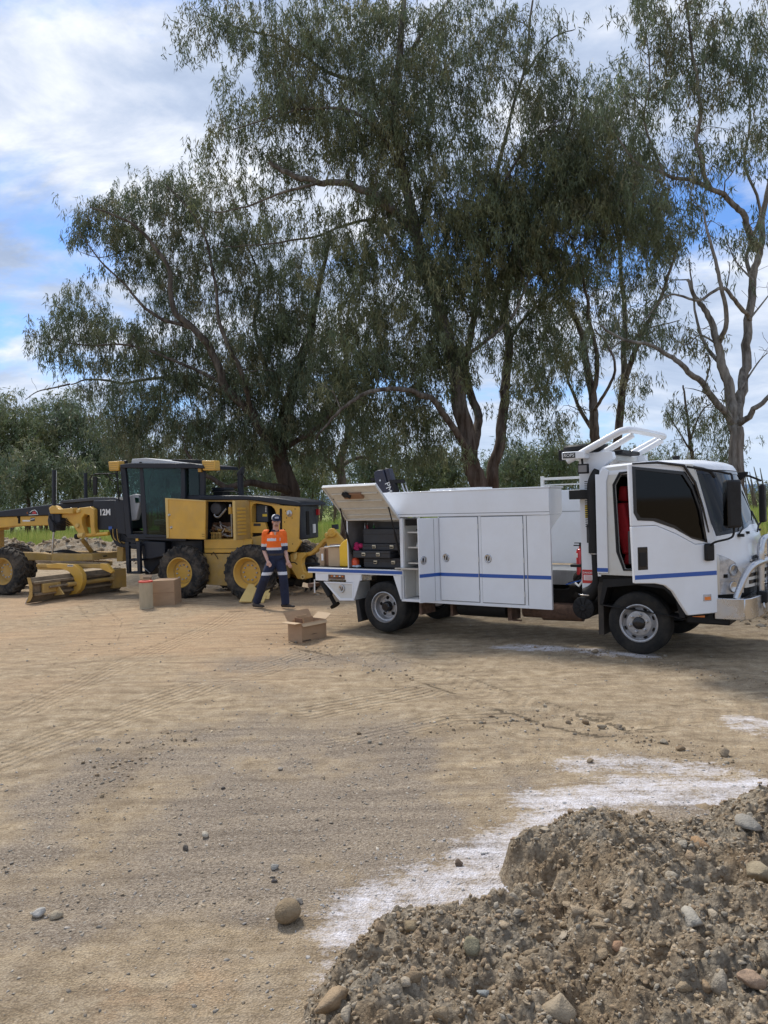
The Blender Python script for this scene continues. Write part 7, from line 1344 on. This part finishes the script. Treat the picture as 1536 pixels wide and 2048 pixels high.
MB().lathe([(.163, -.02), (.168, -.02), (.168, .02), (.163, .02)], (0, 0, 0), n=24, axis='z', close=True).build('belt', BOOT, person, smooth=30); bpy.data.objects['belt'].location = hp + Vector((0, 0, .055)); bpy.data.objects['belt'].scale = (1, .74, 1)
for a_, h_, t_, zz in ((al, J(509, 1208, .14), J(525, 1214, .02), 0.012), (ar, J(566, 1212, -.02), J(586, 1213, -.12), 0.012)):
    h_ = Vector((h_.x, h_.y, .045)); t_ = Vector((t_.x, t_.y, .035)); m = MB(); m.tube([tuple(a_ + Vector((0, 0, .03))), tuple(a_ * .5 + h_ * .5), tuple(h_ * .8 + t_ * .2)], [.052, .050, .045], 12)
    for k in range(6): q = h_.lerp(t_, k / 5); ell(m, q + Vector((0, 0, .008 * (1 - k / 5))), .045, .043, .045 - .004 * k)
    m.v = [(x, y, max(z, .004)) for x, y, z in m.v]; remesh('boot', m, .009, BOOT, person)
# cap, hair, face
cp = bpy.data.objects.new('cap', None); COL.objects.link(cp); cp.parent = person; cp.location = hd + Vector((0, .015, .045)); cp.rotation_euler = (math.radians(6), 0, math.radians(14))
m = MB(); m.lathe([(.090, 0), (.091, .03), (.084, .060), (.062, .088), (.030, .100), (0, .103)], n=28, axis='z'); o = m.build('cap_crown', [NAVYC, CAPW], cp, smooth=True); o.scale = (.96, 1.16, 1)
for p in o.data.polygons: p.material_index = 1 if (p.center.y > .0 or (p.center.x < -.03 and p.center.y > -.045)) and p.center.z < .095 else 0
vs = []; n_ = 12
for i in range(n_ + 1): a = math.pi * (1 + i / n_); vs += [(.084 * math.cos(a), -.045 + .055 * math.sin(a), .004 + .004 * abs(math.cos(a))), (.080 * math.cos(a), -.05 + .125 * math.sin(a), -.010 - .012 * abs(math.cos(a)))]
m = MB(); m.add(vs, [(2 * i, 2 * i + 1, 2 * i + 3, 2 * i + 2) for i in range(n_)]); o = m.build('cap_brim', NAVYC, cp, smooth=True); so_ = o.modifiers.new('s', 'SOLIDIFY'); so_.thickness = .006
MB().box(-.034, .040, -.112, -.100, .022, .058).build('cap_badge', CAPW, cp, bevel=.006); MB().box(-.024, .030, -.115, -.111, .034, .046).build('badge_mark', BLUE, cp)
m = MB(); ell(m, hd + Vector((-.03, .055, -.02)), .060, .055, .085); ell(m, hd + Vector((-.045, .06, -.085)), .040, .038, .055); remesh('hair', m, .010, HAIR, person)
for s_ in (-1, 1): MB().sphere(tuple(hd + Vector((.016 + s_ * .028, -.074, .006))), .010, 8, 6, (1.3, .5, .7)).build('eye', DARK, person, smooth=True); MB().box(*[c for c in (hd.x + .016 + s_ * .028 - .016, hd.x + .016 + s_ * .028 + .016, hd.y - .082, hd.y - .074, hd.z + .018, hd.z + .024)]).build('eyebrow', HAIR, person)
MB().sphere(tuple(hd + Vector((.014, -.079, -.058))), .019, 8, 6, (1, .3, .28)).build('mouth', mat('lip', (.36, .13, .11), .5), person, smooth=True)
m = MB(); ell(m, hd + Vector((.012, -.062, -.082)), .040, .022, .026); remesh('beard', m, .007, mat('stubble', (.30, .155, .10), .8), person)

# ------------------------------------------------------------------ cartons, filter and covers on the ground
def gh(p): return float(ground_h(np.array([p[0]]), np.array([p[1]]))[0])
def par_box(name, label, cat, A, B, Cc, h, m, open_top=False, wall=.006):
    """A near corner, B along the left face, Cc along the right face (ground points)"""
    t = thing(name, label, cat, (A[0], A[1], gh(A)), 0); u = Vector((B[0] - A[0], B[1] - A[1], 0)); v = Vector((Cc[0] - A[0], Cc[1] - A[1], 0)); H_ = Vector((0, 0, h))
    def quad_slab(p, a, b_, th, nm, mm, par=t):
        n = a.cross(b_).normalized() * th; q = MB(); c = [p, p + a, p + a + b_, p + b_]; q.add([tuple(x) for x in c] + [tuple(x + n) for x in c], [(0, 3, 2, 1), (4, 5, 6, 7), (0, 1, 5, 4), (1, 2, 6, 5), (2, 3, 7, 6), (3, 0, 4, 7)]); return q.build(nm, mm, par)
    O = Vector((0, 0, 0)); quad_slab(O, u, H_, wall, 'side', m); quad_slab(O, v, H_, wall, 'side', m); quad_slab(u, v, H_, wall, 'side', m); quad_slab(v, u, H_, wall, 'side', m); quad_slab(O, u, v, wall, 'bottom', m)
    return t, u, v, H_, quad_slab
A, B, Cc = gnd(603.5, 1281), gnd(576.5, 1277), gnd(652.5, 1270.5)
t, u, v, H_, qs = par_box('open_carton', 'open brown carton with spread flaps standing on the dirt behind the truck', 'box', A, B, Cc, .300, CARD)
un, vn = u.normalized(), v.normalized(); out_l = -vn; out_f = -un
qs(H_, u, (out_l * .13 + Vector((0, 0, .0))), .005, 'flap', CARD_L)            # left face flap, laid out flat
qs(H_, v, (out_f * .045 + Vector((0, 0, -.05))), .005, 'flap', CARD_L)
qs(H_ + u, v, (un * .10 + Vector((0, 0, .13))), .005, 'flap', CARD)
qs(H_ + v, u, (vn * .13 + Vector((0, 0, .075))), .005, 'flap', CARD_L)
qs(H_ + u * .25 + v * .22 - H_ * .25, u * .55, Vector((0, 0, .13)) - vn * .03, .005, 'inner_flap', CARD_D); qs(H_ + u * .2 + v * .22 - H_ * .2, v * .36, Vector((0, 0, .13)), .005, 'inner_flap', CARD)
qs(H_ + u * .75 + v * .22 - H_ * .2, v * .4, Vector((0, 0, .14)), .005, 'inner_flap', CARD_L)
def mark(par, base, d, z0, z1, a0, a1, off=.004, m_=DTEXT):
    n = Vector((d.y, -d.x, 0)).normalized(); n = n if (n.y < 0) else -n; p = base + d * a0; q = base + d * a1; mb = MB(); o_ = n * off
    mb.add([tuple(p + o_ + Vector((0, 0, z0))), tuple(q + o_ + Vector((0, 0, z0))), tuple(q + o_ + Vector((0, 0, z1))), tuple(p + o_ + Vector((0, 0, z1)))], [(0, 1, 2, 3)]); s = mb.build('print_mark', m_, par); sm = s.modifiers.new('s', 'SOLIDIFY'); sm.thickness = .002; return s
O = Vector((0, 0, 0)); mark(t, O, v, .245, .292, .02, .30, m_=CARD_D); mark(t, O, v, .018, .040, .02, .36); mark(t, O, v, .105, .115, .40, .60); mark(t, O, v, .085, .095, .40, .56); mark(t, O, v, .118, .126, .62, .78)
A, B, Cc = gnd(349, 1212), gnd(303, 1214), gnd(362.5, 1205)
t, u, v, H_, qs = par_box('closed_carton', 'plain closed brown carton beside the grader middle wheel', 'box', A, B, Cc, .52, CARD); qs(H_, u, v, .006, 'top', CARD); mark(t, O, u, .26, .268, .0, 1.0, m_=CARD_D)
c = gnd(289.5, 1219); t = thing('air_filter', 'tall round air filter element with a red end cap standing on the dirt', 'filter', (c[0], c[1] + .12, gh(c)))
FM = mat('filter_paper', (.46, .385, .26), .85, var=.08, scale=20, stretch=(1, 1, .2)); R_ = .135
prof_n = 90; vs = []
for z in (.02, .54):
    for k in range(prof_n): a = 2 * math.pi * k / prof_n; r = R_ - (.006 if k % 2 else 0); vs.append((r * math.cos(a), r * math.sin(a), z))
MB().add(vs, [(k, (k + 1) % prof_n, prof_n + (k + 1) % prof_n, prof_n + k) for k in range(prof_n)]).build('pleats', FM, t)
MB().lathe([(.08, .54), (R_ + .006, .54), (R_ + .006, .57), (.08, .575), (.075, .55)], n=40, axis='z').build('end_cap', mat('red_rubber', (.62, .07, .045), .6, var=.08), t, smooth=30); MB().lathe([(0, 0), (R_ + .004, 0), (R_ + .004, .03), (0, .03)], n=40, axis='z').build('base_cap', FM, t, smooth=30)
MB().lathe([(0, .56), (.078, .56), (.08, .566)], n=32, axis='z').build('inner_mesh', DARK, t)
A, B, Cc = gnd(301, 1206), gnd(281, 1206), gnd(304, 1201); t, u, v, H_, qs = par_box('flattened_carton', 'small opened carton with upright flaps behind the air filter', 'box', A, B, Cc, .50, CARD); qs(H_ + u, -u * .35, Vector((0, .0, .10)), .005, 'flap', CARD_L); qs(H_ + v, u, Vector((0, .08, .05)), .005, 'flap', CARD)
def leaning(label, pts, m, y, name='cover_panel', th=.03, cat='panel'):
    """a plate given by its corners: (u, v, distance)"""
    P_ = [Vector(at(a, b_, y + d)) for a, b_, d in pts]; b0 = P_[0]; t = thing(name, label, cat, (b0.x, b0.y, 0)); P_ = [p - Vector((b0.x, b0.y, 0)) for p in P_]; n = (P_[1] - P_[0]).cross(P_[2] - P_[0]).normalized() * th
    q = MB(); k = len(P_); q.add([tuple(p) for p in P_] + [tuple(p + n) for p in P_], [tuple(range(k)), tuple(range(2 * k - 1, k - 1, -1))] + [(i, k + i, k + (i + 1) % k, (i + 1) % k) for i in range(k)]); q.build('plate', m, t, bevel=.004); return t
leaning('flat yellow cover panel leaning on the rear grader tyre beside the walking man', [(478, 1205, 0), (503, 1205.5, 0), (516, 1172, .45), (498, 1169, .45)], YEL_P, 16.15)
leaning('narrow folded yellow cover panel behind the legs of the walking man', [(518, 1207, 0), (527, 1207, 0), (540, 1180, .3), (531, 1184, .3)], YEL_P, 16.1); leaning('small yellow bracket with holes beside the folded cover panel', [(529, 1199, 0), (538, 1199, 0), (541, 1186, .1), (533, 1187, .1)], YEL_P, 16.2, 'bracket', .02, 'bracket')
leaning('small piece of pale cardboard caught on the rubble behind the truck tray', [(604, 1174, 0), (617, 1176, 0), (620, 1168, .1), (606, 1165, .1)], CARD_L, 15.0, 'cardboard_scrap', .006, 'cardboard')
